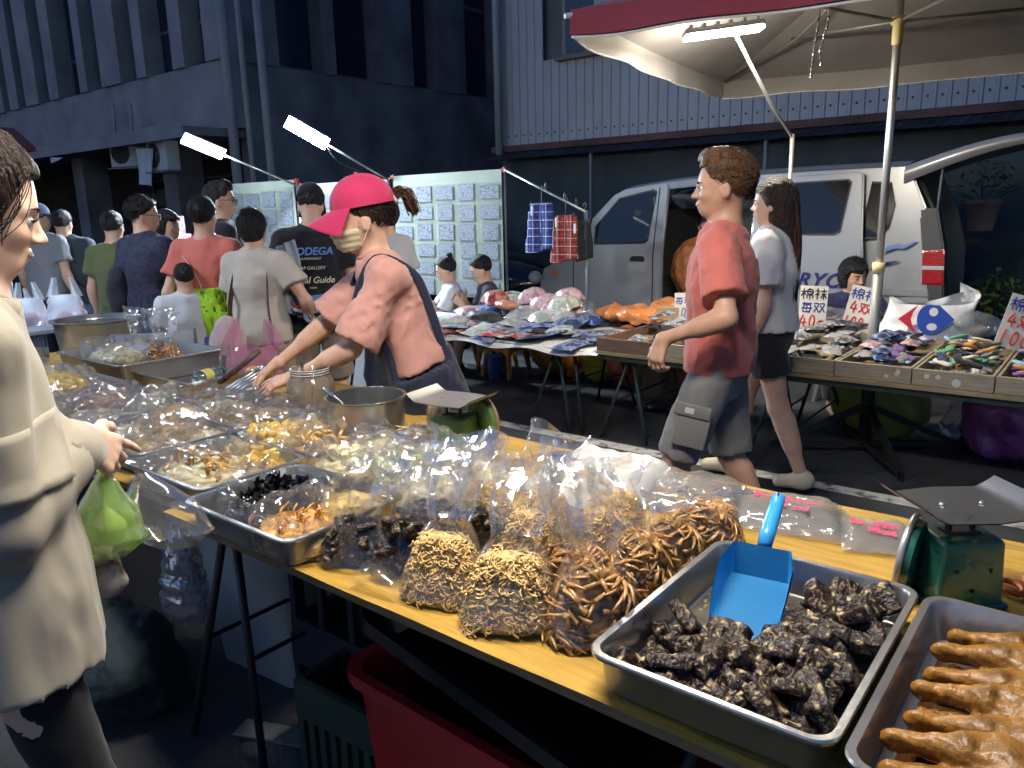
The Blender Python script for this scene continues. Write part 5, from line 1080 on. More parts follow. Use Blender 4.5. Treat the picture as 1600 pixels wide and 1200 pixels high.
for px, py in ((852, 292), (882, 308), (900, 317)): p = ony(px, py, 5.6)-np.array([-4.54, 5.6, 0]); MB().tube([p+[0, 0, -.03], p+[.012, 0, .0], p+[0, 0, .035], p+[-.012, 0, 0]], .005, 5, closed=True).build('hook_clip', GAL, rod)
# ------------------------------------------------------------------ food stall: boards, trestles
OIL = mat('yellow_oilcloth', (.46, .27, .05), .42, spec=.35, var=(7, .22), stretch=(1, 9, 1), bump=(30, .2)); PLYE = mat('ply_edge', (.20, .14, .07), .8, var=(12, .4), stretch=(1, 1, 30))
ZB = .75
def stallboard(label, x0, x1, y0, y1, seed):
    t = thing('stall_table', label, 'table', ((x0+x1)/2, (y0+y1)/2, 0)); w, d = x1-x0, y1-y0
    MB().box((0, 0, ZB-.014), (w, d, .018)).build('board', PLYE, t); b = MB(); b.grid(60, 24, lambda u, v: [(u-.5)*(w+.006), (v-.5)*(d+.006), ZB-.003+.0012*np.sin(u*50+v*9)+.001*np.sin(v*31)]); b.build('oilcloth_cover', OIL, t, smooth=True)
    return t
stallboard('food stall board covered in yellow wood grain oilcloth', -1.86, 1.3, .885, 1.90, 1); stallboard('far food stall board hidden under trays and bags', -4.75, -1.875, .93, 2.12, 2)
BLKT = mat('black_trestle_steel', (.012, .013, .016), .5)
trestle('black folding trestle under the food stall beside the hanging green bag', -1.80, 1.38, ZB-.02, .84, .18, m=BLKT); trestle('black folding trestle under the big steel tray', -.42, 1.38, ZB-.02, .84, .2, m=BLKT); trestle('black folding trestle at the far end of the food stall', -4.4, 1.5, ZB-.02, .84, .2, m=BLKT)
# ------------------------------------------------------------------ steel trays
STL = mat('stainless_steel', (.46, .46, .45), .30, metal=.92, var=(3, .08), bump=(60, .06), aniso=.3); STLW = mat('worn_stainless_steel', (.40, .39, .37), .36, metal=.85, var=(4, .15), bump=(40, .1))
def tray(label, x0, x1, y0, y1, z0=ZB, dep=.068, m=None, rz=0, name='steel_tray'):
    cx, cy_ = (x0+x1)/2, (y0+y1)/2; t = thing(name, label, 'tray', (cx, cy_, z0), rz); w, d = (x1-x0)/2, (y1-y0)/2; b = MB()
    def ring(ox, oy, r, z):
        out = []; n = 6
        for sx, sy, a0 in ((1, 1, 0), (-1, 1, 90), (-1, -1, 180), (1, -1, 270)):
            for k in range(n+1): a = R(a0+90*k/n); out.append((sx*(ox-r)+r*math.cos(a), sy*(oy-r)+r*math.sin(a), z))
        return np.array(out)
    prof = [(w-.030, d-.030, .02, .001), (w-.022, d-.022, .025, .004), (w-.014, d-.014, .03, dep-.004), (w-.012, d-.012, .03, dep), (w-.002, d-.002, .036, dep+.001), (w, d, .037, dep-.002), (w-.001, d-.001, .037, dep-.007), (w-.010, d-.010, .032, dep-.006), (w-.0125, d-.0125, .031, dep-.008), (w-.0205, d-.0205, .026, .003), (w-.029, d-.029, .021, -.001+.0015)]
    R_ = [ring(*p) for p in prof]; n = len(R_[0]); f = []
    for i in range(len(R_)-1):
        for j in range(n): f.append((i*n+j, (i+1)*n+j, (i+1)*n+(j+1) % n, i*n+(j+1) % n))
    f.append(tuple(range(n)))
    b.add(np.concatenate(R_), f); b.build('pan', m or STL, t, autosmooth=50); return t
tray('big shallow steel tray of dark rice cakes', -.585, -.212, .885, 1.395, dep=.07); tray('steel tray of braised duck heads at the right corner', -.204, .19, .865, 1.385, dep=.072, m=STLW)
tray('steel tray with the black fungus and orange strips bags', -1.72, -1.29, .855, 1.205); tray('steel tray with pale noodle bag beside the reaching hand', -2.14, -1.735, .915, 1.25); tray('steel tray with egg bag in the second row', -2.14, -1.74, 1.26, 1.58)
tray('steel tray with sprouts bag behind the cream coat cuff', -2.62, -2.16, .965, 1.29); tray('steel tray with mixed bags in the middle of the far board', -2.62, -2.16, 1.30, 1.62, m=STLW); tray('steel tray next to the pan handle on the far board', -3.14, -2.66, 1.0, 1.42, m=STLW); tray('empty steel tray with the green capped bottle', -3.45, -2.92, 1.56, 2.02, m=STLW)
tray('deep steel tray with two tall clear bags at the far end', -4.08, -3.40, 1.50, 2.02, z0=ZB+.004, dep=.10, m=STLW); tray('steel tray under the round bag of brown stew', -3.92, -3.20, .98, 1.46, m=STLW)
# ------------------------------------------------------------------ dark rice cakes
CAKE = mat('pork_blood_cake', (.025, .014, .014), .30, spec=.45, var=(70, .5), ramp=[(.40, (.012, .006, .004)), (.54, (.034, .018, .010)), (.60, (.12, .08, .042)), (.67, (.46, .36, .2))], bump=(150, .9, 3, .006))
def cake_me(k):
    r = np.random.RandomState(k); s = np.array([.029+.007*r.rand(), .020+.005*r.rand(), .0075+.002*r.rand()])
    def fn(p):
        q = np.abs(p+.0022*nz(p, 45, k)[:, None])-s*(1+.06*nz(p, 30, k+1)[:, None]); d = np.linalg.norm(np.maximum(q, 0), axis=1)+np.minimum(q.max(1), 0)-.004
        return d+.0011*nz(p, 190, k+2)
    return isomesh('rice_cake', fn, (-.055, -.045, -.03), (.055, .045, .03), .0042, CAKE)
cakes = [cake_me(k) for k in range(5)]; r_ = random.Random(4); n = 0; spots = []
for i in range(9):
    for j in range(11):
        x = -.552+i*.0385+r_.uniform(-.01, .01); y = .925+j*.0405+r_.uniform(-.012, .012)
        x = -.525+(x+.552)*.84; y = .955+(y-.925)*.91
        if x > -.268 or y > 1.335: continue
        if x < -.385 and y > 1.115: continue
        if x < -.345 and y > 1.20: continue
        pile = max(0, 1-abs(y-1.22)/.2)*max(0, 1-abs(x+.27)/.1)
        spots.append((x, y, pile))
        if pile > .25 or (y < 1.1 and r_.random() < .22): spots.append((x+r_.uniform(-.02, .02), y+r_.uniform(-.02, .02), pile+.55))
for (x, y, pl) in spots:
    o = link('rice_cake', cakes[r_.randrange(5)], None, (x, y, ZB+.020+pl*.036), (r_.uniform(-1.1, 1.1), r_.uniform(-.8, .8), r_.uniform(0, 6.28))); w = 'in the front heap' if y < 1.1 else 'in the rear heap'
    _props(o, 'dark glutinous rice cake piece %s of the big steel tray' % w, 'rice cake', 'rice cakes %s' % w)
cr = MB(); rr = np.random.RandomState(3)
for i in range(420):
    x, y = rr.uniform(-.56, -.24), rr.uniform(.91, 1.37); s = .0015+.0022*rr.rand(); cr.box((x, y, ZB+.004), (s*1.4, s, s*.7), (0, 0, rr.rand()*3))
_props(cr.build('peanut_crumbs', mat('peanut_crumb', (.45, .35, .18), .8)), 'pale peanut crumbs scattered on the big tray floor', 'crumbs', kind='stuff')
sa = MB(); sa.grid(20, 24, lambda u, v: [-.555+u*.31, .915+v*.45, ZB+.0042+.0008*np.sin(u*30)*np.sin(v*23)]); _props(sa.build('sauce_puddle', mat('thin_sauce', (.10, .085, .06), .12, spec=.6, bump=(45, .6, 3, .004), var=(14, .7)), smooth=True), 'thin oily sauce film on the big tray floor', 'sauce', kind='stuff')
# scoop
BLUE = mat('blue_scoop_plastic', (.04, .33, .70), .3, spec=.5, sss=.0, var=(5, .06))
sc_ = thing('scoop', 'blue plastic scoop standing in the big steel tray', 'scoop', (-.452, 1.235, ZB+.045), R(8)); b = MB()
def scf(off):
    def fn(u, v):     # u across, v along (0 lip .. 1 back)
        s = u*2-1; wl = (.050+.006*np.sin(v*2.6))*(1-.35*np.clip(v-.75, 0, 1)/.25*.5); wall = np.clip((np.abs(s)-.62)/.38, 0, 1)
        x = np.sign(s)*np.minimum(np.abs(s)/.62, 1)*wl*(1+.10*wall)+off*np.sign(s)*wall; y = -.085+v*.165; z = .052*wall*np.clip(v*1.6, 0.05, 1)**.8+.0+off*(1-wall)*-1
        bk = np.clip((v-.86)/.14, 0, 1); y = y-.0*bk; z = np.maximum(z, .055*bk**.8); return [x, y, z+.0]
    return fn
b.grid(26, 20, scf(0.)); b.grid(26, 20, lambda u, v: scf(.0026)(1-u, v)); b.v = [q@rotm(R(20), 0, 0).T for q in b.v]; b.build('bowl', BLUE, sc_, autosmooth=60)
MB().tube([np.array([0, .072, .072]), np.array([0, .10, .088]), np.array([0, .15, .112]), np.array([0, .185, .128])], [.013, .0145, .0135, .0125], 14).build('handle', BLUE, sc_, smooth=True); MB().tube([(0, .176+.004*math.cos(a), .137+.004*math.sin(a)) for a in np.linspace(0, 6.28, 10, endpoint=False)], .0012, 5, closed=True).build('hang_hole', BLK, sc_)
# ------------------------------------------------------------------ duck heads
DUCK = mat('braised_duck_skin', (.25, .112, .016), .40, spec=.4, coat=.05, var=(26, .5), bump=(110, .6, 3, .005), sss=.05)
def duck_me(k):
    r = np.random.RandomState(k+40); w1 = .004*r.randn()
    def fn(p):
        neck = bez([(.05, 0, .036), (.10, .004, .032), (.16, .01+w1, .026), (.23, .02, .020), (.32, .022, .016)], 4); d = None
        rad = np.interp(np.arange(len(neck)), [0, 4, 8, 12, 16], [.022, .0185, .0175, .020, .022])
        for i in range(0, len(neck)-2, 2): e = cone(p, neck[i], neck[i+2], rad[i], rad[i+2]); d = e if d is None else smin(d, e, .01)
        d = smin(d, ell(p, (.030, 0, .040), (.044, .023, .034)), .02); d = smin(d, ell(p, (.012+.006*r.rand(), 0, .064), (.018, .013, .012)), .016); d = smin(d, ell(p, (.045, 0, .066), (.02, .015, .011)), .016)
        q = p*np.array([1, .78, 1])
        up = smin(cone(q, (-.084, 0, .034), (-.01, 0, .046), .0085, .018), ell(p, (-.086, 0, .031), (.014, .017, .008)), .012); lo_ = cone(q, (-.076, 0, .002), (.0, 0, .016), .0070, .013)
        d = smin(d, up, .020); d = smin(d, lo_, .006)
        for g in (1, -1): d = smax(d, -ell(p, (.010, g*.024, .048), (.0065, .005, .0055)), .004); d = smax(d, -ell(p, (-.046, g*.022, .0180), (.052, .019, .0052), rotm(0, -.14, 0)), .004)
        return d+.0014*nz(p, 80, k)+.0006*nz(p, 200, k+3)
    return isomesh('duck_head', fn, (-.125, -.045, -.012), (.345, .065, .092), .0038, DUCK)
dks = [duck_me(k) for k in range(3)]
for i in range(7):
    p = np.array([-.075-.008*(i % 2)+.002*(6-i), 1.262-i*.064, ZB+.030+.004*(i % 2)]); o = link('duck_head', dks[i % 3], None, p, (R(-66+8*(i % 2)), R(-2), R(-9+3*(i % 3)))); o.scale = (1.0, 1.15, 1.12)
    _props(o, ['braised duck head and neck, farthest in the tray', 'braised duck head and neck, second from the far end', 'braised duck head and neck, third from the far end', 'braised duck head and neck in the middle of the row', 'braised duck head and neck, fifth from the far end', 'braised duck head and neck, sixth from the far end', 'braised duck head and neck, nearest in the tray'][i], 'duck head', 'duck heads laid in a row')
_props(sa.build('braising_liquid', mat('brown_liquid', (.06, .025, .008), .1, spec=.6, bump=(20, .2)), smooth=True, loc=(.39, -.02, .002)), 'dark braising liquid on the duck tray floor', 'sauce', kind='stuff')
# ------------------------------------------------------------------ clear bags standing on the board
NOOD = mat('fried_noodle', (.74, .49, .19), .5, spec=.4, var=(40, .2)); CHK = mat('braised_chicken_feet', (.46, .245, .08), .34, spec=.5, coat=.3, var=(26, .45), bump=(90, .4, 3, .004))
def tentr(s_): return 1-.30*s_-.24*s_**4, (1-.66*s_)
def tent(a, s_, R3, e):
    wx, dy = tentr(max(s_, 0)); ca, sa = math.cos(a), math.sin(a)
    c = np.array([R3[0]*wx*np.sign(ca)*abs(ca)**.75, R3[1]*dy*np.sign(sa)*abs(sa)**.75, 0])*e; c[2] = R3[2]*s_*(.9+.1*e)
    return c, unit([ca*R3[1]/R3[0], sa, .35+.5*s_])
def fill_noodles(n, R3, seed, r=.0027):
    g = np.random.RandomState(seed); b = MB()
    for i in range(n):
        c, d = tent(g.rand()*6.283, g.rand()**.8*.97-.02, R3, .86+.10*g.rand())
        t1 = unit(np.cross(d, g.randn(3))); t2 = np.cross(d, t1); k = .0055+.004*g.rand(); tt = np.linspace(0, 5+5*g.rand(), 13); dr = (t1*g.randn()+t2*g.randn())*.0025
        b.tube([c+t1*k*math.cos(a)+t2*k*math.sin(a)*(.6+.4*math.sin(a*.4))+dr*a*.5+d*.002*math.sin(a*2.1) for a in tt], r, 4)
    s = MB(); return b
def fill_feet(n, R3, seed):
    """braised chicken feet: short shank fanning into three bent knobbly toes"""
    g = np.random.RandomState(seed); b = MB()
    for i in range(n):
        c, d = tent(g.rand()*6.283, g.rand()*.93, R3, .80+.12*g.rand()); t1 = unit(np.cross(d, g.randn(3))); t2 = np.cross(d, t1); L = .026+.018*g.rand(); w = .0033+.0014*g.rand()
        b.tube([c-t1*L, c-t1*L*.4+d*.003, c], [w*1.1, w*.95, w*1.35], 7)
        for j in (-1, 0, 1):
            e = unit(t1+t2*j*.6); o = t2*j*.004; b.tube(bez([c+o, c+e*L*.4+d*.005+o, c+e*L*.8+d*.001, c+e*L*1.15-d*.007], 3), np.interp(np.linspace(0, 1, 9), [0, .2, .38, .55, .72, 1], [w*.95, w*.75, w*.95, w*.65, w*.78, w*.3]), 6)
    return b
def fill_cakes(n, R3, seed):
    g = np.random.RandomState(seed); b = MB()
    for i in range(n):
        c, d = tent(g.rand()*6.283, g.rand()*.9, R3, .62+.25*g.rand()); b.rbox(c, (.045, .03, .018), .004, tuple(g.rand(3)*3), n=1)
    return b
def core(b, R3, seed, k=.72):
    def fn(u, v):
        a = u*6.2832; s_ = np.minimum(v*1.06, 1); wx, dy = tentr(s_); cl = np.where(v > .96, 0., 1.); ca, sa = np.cos(a), np.sin(a); d = np.stack([ca, sa, v*2], 1); p = np.stack([wx*np.sign(ca)*np.abs(ca)**.75*cl, dy*np.sign(sa)*np.abs(sa)**.75*cl, s_*.98], 1)*R3*np.array([k, k, 1])*(1+.07*nz(d*3, 2.5, seed)+.035*nz(d*9, 3, seed+1))[:, None]; return list(p.T)
    b.grid(40, 20, fn); return b
FILL = {}
def filling(kind, v=0):
    key = (kind, v)
    if key not in FILL:
        R3 = np.array([.080, .054, .112])
        if kind == 'noodles': FILL[key] = core(fill_noodles(950, R3, 5+v, .0018), R3, v, .86).mesh('fried_noodles', NOOD, True)
        elif kind == 'feet': FILL[key] = core(fill_feet(110, R3, 15+v), R3, v, .85).mesh('chicken_feet', CHK, True)
        else: FILL[key] = core(fill_cakes(34, R3, 25+v), R3, v, .6).mesh('rice_cakes', CAKE, False)
    return FILL[key]
BAGF = film('food_bag_film', (1, 1, 1), .05, (.95, .95, .95), .42, .13, 30, .25); BAGG = film('food_bag_film_greasy', (1, .985, .95), .05, (.95, .9, .8), .40, .13, 30, .25)
def bagsurf(w, d, hf, h, seed, lean=(0, 0), flare=1.0, n=64, rows=34):
    g = np.random.RandomState(seed); ph = g.rand(6)*6.28; b = MB()
    def fn(u, v):
        a = u*2*math.pi; z = v*h; f = hf/h
        body = np.clip(1-(v/f-.45)**2*1.1, .25, 1); up = np.clip((v-f)/(1-f), 0, 1)
        vb = np.clip(v/f, 0, 1); wx, dy = tentr(vb); bt = np.clip(.86+vb*3, 0, 1)
        ww = np.where(v < f, w*1.0*wx*bt, w*(.46+.05*np.sin(up*5)+.34*flare*up**1.3)); dd = np.where(v < f, d*1.02*dy*bt, d*.34*(1-up)**1.2+.008+.016*up*flare)
        ca, sa = np.cos(a), np.sin(a); x = ww*np.sign(ca)*np.abs(ca)**.8; y = dd*np.sign(sa)*np.abs(sa)**.8
        fold = up**.7*(.018*np.sin(x*55+ph[0]+3*up)+.012*np.sin(x*95+ph[1]-4*v)); y = y+fold; P3 = np.stack([x, y, z], 1)
        cr = tri(P3, 12, seed, 5)*(.003+.012*up)+.010*up*nz(P3, 20, seed+2)
        y = y+cr*np.sign(sa+1e-6); x = x+cr*.6*ca
        zt = z*(1-.20*up)+up**3*(.016*np.sin(x*22+ph[2])+.006*np.sin(x*50+ph[3]))
        x = x+lean[0]*(z/h)**1.5*h; y = y+lean[1]*(z/h)**1.5*h
        zt = np.where(v < .001, .002, zt); return [x, y, np.maximum(zt, .0015)]
    b.grid(n, rows, fn); return b
def fbag(label, x, y, yaw, kind, v=0, w=.085, d=.055, hf=.13, h=.29, lean=(0, 0), seed=1, m=None, name='bag_of_food', fl=1.0, sc=1.0, roll=0.):
    t = thing(name, label, 'bag', (x, y, ZB), yaw); t.scale = (sc,)*3; t.rotation_euler = (roll, 0, yaw)
    fo = link({'noodles': 'fried_noodles', 'feet': 'chicken_feet', 'cakes': 'rice_cakes'}[kind], filling(kind, v), t, (lean[0]*.012, lean[1]*.012, .006), kind='stuff'); fo.scale = (w/.085*.96, d/.055*.94, hf/.13*.98)
    bagsurf(w, d, hf, h, seed, lean, fl, 46, 26).build('bag_film', m or BAGF, t, autosmooth=24); return t
fbag('clear bag of dark rice cake slices at the left end of the bag row', -1.225, .975, R(25), 'cakes', 0, lean=(.25, .25), seed=3, hf=.115, h=.26); fbag('clear bag of dark rice cakes, second from the left in the front row', -1.095, 1.01, R(50), 'cakes', 1, lean=(.15, .3), seed=4, h=.30)
fbag('clear bag of fried noodles in the front row beside the dark cakes', -.965, .975, R(20), 'noodles', 0, .09, .062, .14, .35, (-.0, .35), 5, sc=1.02, roll=R(-6)); fbag('clear bag of fried noodles, nearest the table edge', -.80, .975, R(28), 'noodles', 1, .095, .065, .14, .35, (.05, .35), 6, sc=1.05, roll=R(-8))
fbag('clear bag of fried noodles standing in the second row', -.875, 1.15, R(10), 'noodles', 1, .085, .06, .16, .36, (.05, .2), 7); fbag('clear bag of yellow noodles behind the chicken feet', -.79, 1.27, R(60), 'noodles', 0, .08, .06, .14, .25, (-.1, .1), 8)
fbag('clear bag of braised chicken feet in front, touching the big tray', -.655, 1.035, R(50), 'feet', 0, .09, .062, .135, .34, (.0, .25), 9, BAGG, sc=1.05); fbag('clear bag of braised chicken feet left of the front one', -.745, 1.10, R(35), 'feet', 1, .085, .06, .13, .34, (-.05, .25), 10, BAGG)
fbag('clear bag of braised chicken feet halfway along the big tray', -.665, 1.20, R(80), 'feet', 1, .085, .06, .13, .22, (.05, .15), 11, BAGG); fbag('clear bag of braised chicken feet near the scoop', -.665, 1.33, R(70), 'feet', 0, .085, .06, .12, .19, (.1, .1), 12, BAGG); fbag('clear bag of brown offal at the far end of the bag row', -.655, 1.475, R(40), 'feet', 1, 0.09, .07, .11, .16, (.15, .0), 13, BAGG)
fbag('clear bag of dark cakes in the second row, mostly hidden', -1.02, 1.14, R(30), 'cakes', 1, .085, .06, .13, .31, (.0, .1), 14); fbag('clear bag of pale noodles in the third row under the scale', -1.16, 1.33, R(15), 'noodles', 0, .08, .06, .09, .25, (.0, .1), 15); fbag('clear bag of pale noodles in the third row, centre', -1.0, 1.36, R(-10), 'noodles', 1, .085, .06, .10, .24, (.05, .1), 16); fbag('clear bag of noodles in the third row beside the white bags', -.86, 1.44, R(20), 'noodles', 0, .08, .06, .10, .20, (.1, .1), 17)
fbag('limp clear bag of dark cakes next to the steel tray of fungus', -1.18, 1.16, R(40), 'cakes', 0, .085, .055, .10, .33, (-.1, .1), 18)
# ------------------------------------------------------------------ open bags in trays
def heapmat(name, c, c2, rough=.35): return mat(name, c, rough, spec=.5, coat=.2, var=(38, .3), ramp=[(.35, tuple(q*.6 for q in c)), (.5, c), (.65, c2)], bump=(60, .7, 3, .008))
def openbag(label, x, y, rx, ry, h, m, seed, z0=ZB+.008, filmm=None, pieces=None, rz=0., fillz=.62, name='open_food_bag', top=1.0):
    """bag with its mouth rolled back round a heap of food"""
    rx *= 1.16; ry *= 1.16; h *= 1.22
    t = thing(name, label, 'food bag', (x, y, z0), rz); b = MB(); g = np.random.RandomState(seed)
    def heap(u, v):
        a = u*6.2832; r = v; nzv = nz(np.stack([np.cos(a)*r*3, np.sin(a)*r*3, 0*a], 1), 2.2, seed); z = h*(fillz*(1-.30*r**2)+.16*nzv*(1-r**3)); z = np.where(r > .93, z*.2, z)
        return [rx*.93*r*np.cos(a), ry*.93*r*np.sin(a), z]
    b.grid(32, 14, heap); b.build('food_heap', m, t, smooth=True)
    f = MB()
    def ring(u, v):
        a = u*6.2832; pr = np.array([(1.0, 0), (1.10, .22), (1.10, .55), (1.02, .85), (.90, 1.0), (.78, .98), (.70, .84), (.64, .66)]); s = v*7; i = np.minimum(s.astype(int), 6); q = s-i
        rr = pr[i, 0]*(1-q)+pr[i+1, 0]*q; zz = (pr[i, 1]*(1-q)+pr[i+1, 1]*q)*h*top
        wv = .07*np.sin(a*3+seed)+.05*np.sin(a*5+seed*2.1); rr = rr*(1+wv*v); zz = zz*(1+.22*np.sin(a*2+seed*1.3)*v+.10*np.sin(a*7+seed))
        p = np.stack([rx*rr*np.cos(a), ry*rr*np.sin(a), zz], 1); c = tri(p, 16, seed, 5)*.008+.006*nz(p, 60, seed); e = np.stack([np.cos(a), np.sin(a), .6+0*a], 1); p = p+e*c[:, None]*np.minimum(1, v*3)[:, None]; p[:, 2] = np.maximum(p[:, 2], .001); return list(p.T)
    f.grid(64, 16, ring); f.build('bag_film', filmm or BAGF, t, autosmooth=24)
    if pieces:
        nm, mesh_fn, n, pm, spread, sm = pieces; mes = [mesh_fn(k).mesh(nm, pm, sm) for k in range(3)]
        for i in range(n):
            a = g.rand()*6.28; r = math.sqrt(g.rand())*spread; link(nm, mes[i % 3], t, (rx*r*math.cos(a), ry*r*math.sin(a), h*(fillz*1.0*(1-.25*r*r))+.006+.008*g.rand()), tuple(g.rand(3)*6.28*np.array([.3, .3, 1])))
    return t
def egg(k): b = MB(); b.lathe([(1e-4, -.0165), (.009, -.0145), (.0145, -.007), (.0155, .001), (.013, .010), (.007, .0158), (1e-4, .0175)], 14); b.v = [q@rotm(.7*k, .4, 0).T for q in b.v]; return b
def cube_(k): b = MB(); b.rbox((0, 0, 0), (.032+.006*k, .024, .02), .004, n=2); return b
def slice_(k): b = MB(); b.lathe([(1e-4, .002), (.0145, .002), (.016, 0), (.0145, -.002), (1e-4, -.002)], 16); return b
def strip_(k): b = MB(); b.tube(bez([(-.025, 0, 0), (-.01, .006+.003*k, .004), (.01, -.004, .003), (.028, .003, -.002)], 4), .0026, 6, sq=.6); return b
def frill(k): b = MB(); b.grid(8, 8, lambda u, v: [(u-.5)*.04+.004*np.sin(v*9+k), (v-.5)*.034, .008*np.sin(u*9+k)*np.cos(v*8+k*2)]); return b
def curlr(k): b = MB(); b.tube(bez([(-.028, 0, 0), (-.012, .010, .006), (.008, .004, .002), (.026, -.006, .004)], 4), np.interp(np.arange(12), [0, 5, 11], [.005, .0062, .004]), 7); return b
EGG = mat('golden_potato', (.62, .38, .05), .3, coat=.3, var=(30, .15)); WHT = mat('pale_bamboo_cube', (.66, .60, .38), .35, coat=.3, var=(30, .1)); CUC = mat('cucumber_slice', (.38, .50, .14), .3, coat=.3, ramp=[(.42, (.12, .25, .04)), (.5, (.45, .55, .2)), (.6, (.55, .6, .3))], var=(40, .2)); FUN = mat('black_fungus', (.012, .010, .012), .22, spec=.6, coat=.3); ORS = mat('orange_strip', (.6, .25, .05), .35, coat=.3); TOF = mat('tofu_roll', (.55, .33, .10), .35, coat=.3, var=(20, .25))
H_Y = heapmat('heap_yellow', (.62, .42, .10), (.75, .6, .3)); H_B = heapmat('heap_brown', (.40, .25, .10), (.58, .42, .2)); H_P = heapmat('heap_pale', (.62, .54, .33), (.74, .68, .5)); H_K = heapmat('heap_black', (.015, .012, .013), (.04, .035, .035), .25); H_O = heapmat('heap_orange', (.55, .28, .07), (.72, .48, .2)); H_G = heapmat('heap_green', (.30, .36, .14), (.5, .52, .3)); H_R = heapmat('heap_reddish', (.48, .2, .1), (.62, .38, .2))
openbag('open bag of round golden potatoes', -2.02, 1.33, .12, .11, .085, H_Y, 2, ZB+.01, pieces=('potato', egg, 17, EGG, .62, True)); openbag('open bag of rolled tofu skin beside the potatoes', -1.80, 1.36, .125, .10, .075, H_O, 3, pieces=('tofu_roll', curlr, 16, TOF, .6, True), rz=.5); openbag('open bag of pale bamboo cubes by the cooking pot', -1.62, 1.31, .115, .10, .085, H_P, 4, ZB+.005, pieces=('bamboo_cube', cube_, 14, WHT, .55, False)); openbag('open bag of sliced cucumber by the green scale', -1.46, 1.34, .115, .10, .085, H_G, 5, ZB+.005, pieces=('cucumber_slice', slice_, 15, CUC, .5, False))
openbag('open bag of frilly black fungus in the front steel tray', -1.585, 1.03, .115, .11, .07, H_K, 6, pieces=('black_fungus', frill, 30, FUN, .62, True)); openbag('open bag of orange strips in the front steel tray', -1.40, .965, .105, .085, .065, H_O, 7, filmm=BAGG, pieces=('orange_strip', strip_, 22, ORS, .6, True), rz=-.3); openbag('small bag of yellow pickles in the back of the front steel tray', -1.40, 1.12, .09, .07, .07, H_Y, 8, filmm=BAGG)
openbag('open bag of pale noodle knots near the reaching hand', -1.935, 1.055, .16, .12, .07, H_P, 9, filmm=BAGG, pieces=('noodle_knot', curlr, 20, TOF, .7, True)); openbag('open bag of yellow baby corn beside the noodle knots', -1.85, 1.16, .09, .07, .075, H_Y, 10, filmm=BAGG, pieces=('corn_piece', cube_, 9, EGG, .6, False)); openbag('open bag of golden beans behind the potatoes', -2.07, 1.49, .09, .08, .07, H_Y, 11)
for i, (x, y, rx, ry, hm, lab) in enumerate(((-2.50, 1.09, .11, .09, H_P, 'open bag of pale sprouts behind the cuff'), (-2.27, 1.10, .10, .10, H_B, 'open bag of brown shreds in the tray behind the reaching hand'), (-2.40, 1.22, .11, .08, H_O, 'open bag of orange shreds in the second tray row'), (-2.30, 1.46, .12, .12, H_B, 'open bag of dark braised strips by the plastic jar'), (-2.53, 1.46, .12, .11, H_P, 'open bag of pale strips in the middle of the far board'), (-2.79, 1.13, .13, .10, H_P, 'open bag of pale salad next to the sleeve'), (-2.99, 1.26, .13, .12, H_R, 'open bag of reddish slices in the far tray'), (-2.78, 1.33, .10, .08, H_G, 'open bag of greenish pickles in the far tray'), (-3.03, 1.08, .10, .08, H_B, 'open bag of brown pickles at the front of the far tray'))): openbag(lab, x, y, rx, ry, .075, hm, 20+i)
openbag('round bag of yellow brown stew in the far tray', -3.52, 1.22, .22, .17, .10, H_Y, 35, filmm=BAGG, fillz=.7); openbag('open bag of brown braise beside the stew bag', -3.32, 1.10, .12, .10, .07, H_B, 36)
openbag('bag of pale strips spilling at the left edge of the far board', -4.2, 1.2, .2, .15, .08, H_P, 37)
for i, (x, y, rx, ry, hm, lab) in enumerate(((-2.56, 1.24, .09, .07, H_Y, 'open bag of yellow tofu strips at the back of the sprouts tray'), (-2.22, 1.22, .07, .06, H_P, 'small bag of peanuts beside the orange shreds'), (-2.46, 1.36, .08, .06, H_Y, 'open bag of golden needles in the middle tray'), (-2.90, 1.40, .10, .07, H_P, 'open bag of white radish next to the cleaver'), (-3.08, 1.16, .08, .07, H_Y, 'bag of yellow pickled roots in the far tray'), (-1.66, 1.46, .09, .08, H_P, 'bag of pale beansprouts in front of the cooking pot'), (-1.47, 1.50, .09, .08, H_G, 'bag of pale greens in front of the olive scale'), (-1.35, 1.32, .10, .09, H_P, 'bag of white cabbage right of the cucumber'), (-3.72, 1.08, .12, .09, H_O, 'bag of orange braise at the front of the far tray'), (-1.28, 1.47, .09, .08, H_P, 'bag of pale strips beside the olive scale base'))): openbag(lab, x, y, rx, ry, .075, hm, 50+i)
# loose crumpled film over the far trays
def sheetfilm(label, x, y, w, d, z, seed, rz=0., m=None):
    b = MB(); b.grid(40, 30, lambda u, v: [(u-.5)*w, (v-.5)*d, .012+.026*np.abs(nz(np.stack([u*w, v*d, 0*u], 1), 14, seed))+.022*tri(np.stack([u*w, v*d, 0*u], 1), 8, seed, 5)+.02*np.sin(u*3.1)*np.sin(v*3.1)]); return _props(b.build('plastic_film', m or BAGF, None, True, loc=(x, y, z), rot=(0, 0, rz)), label, 'plastic film')
sheetfilm('crumpled clear film lying over the sprouts tray', -2.42, 1.14, .42, .26, ZB+.075, 1, .2); sheetfilm('crumpled clear film over the tray beside the sleeve', -2.88, 1.2, .46, .34, ZB+.07, 2, -.2); sheetfilm('crumpled clear film covering the middle tray', -2.42, 1.46, .42, .3, ZB+.07, 3, .3); sheetfilm('long clear film twisted around the steel tongs', -2.62, 1.56, .5, .2, ZB+.06, 4, .7); sheetfilm('clear film by the reaching hand, over the noodle tray', -2.0, 1.0, .30, .2, ZB+.075, 5, .1); sheetfilm('clear film hanging over the near row of bags', -1.28, 1.22, .3, .26, ZB+.13, 6, .4); sheetfilm('loose film between the potatoes and the jar', -2.15, 1.5, .25, .2, ZB+.07, 7)
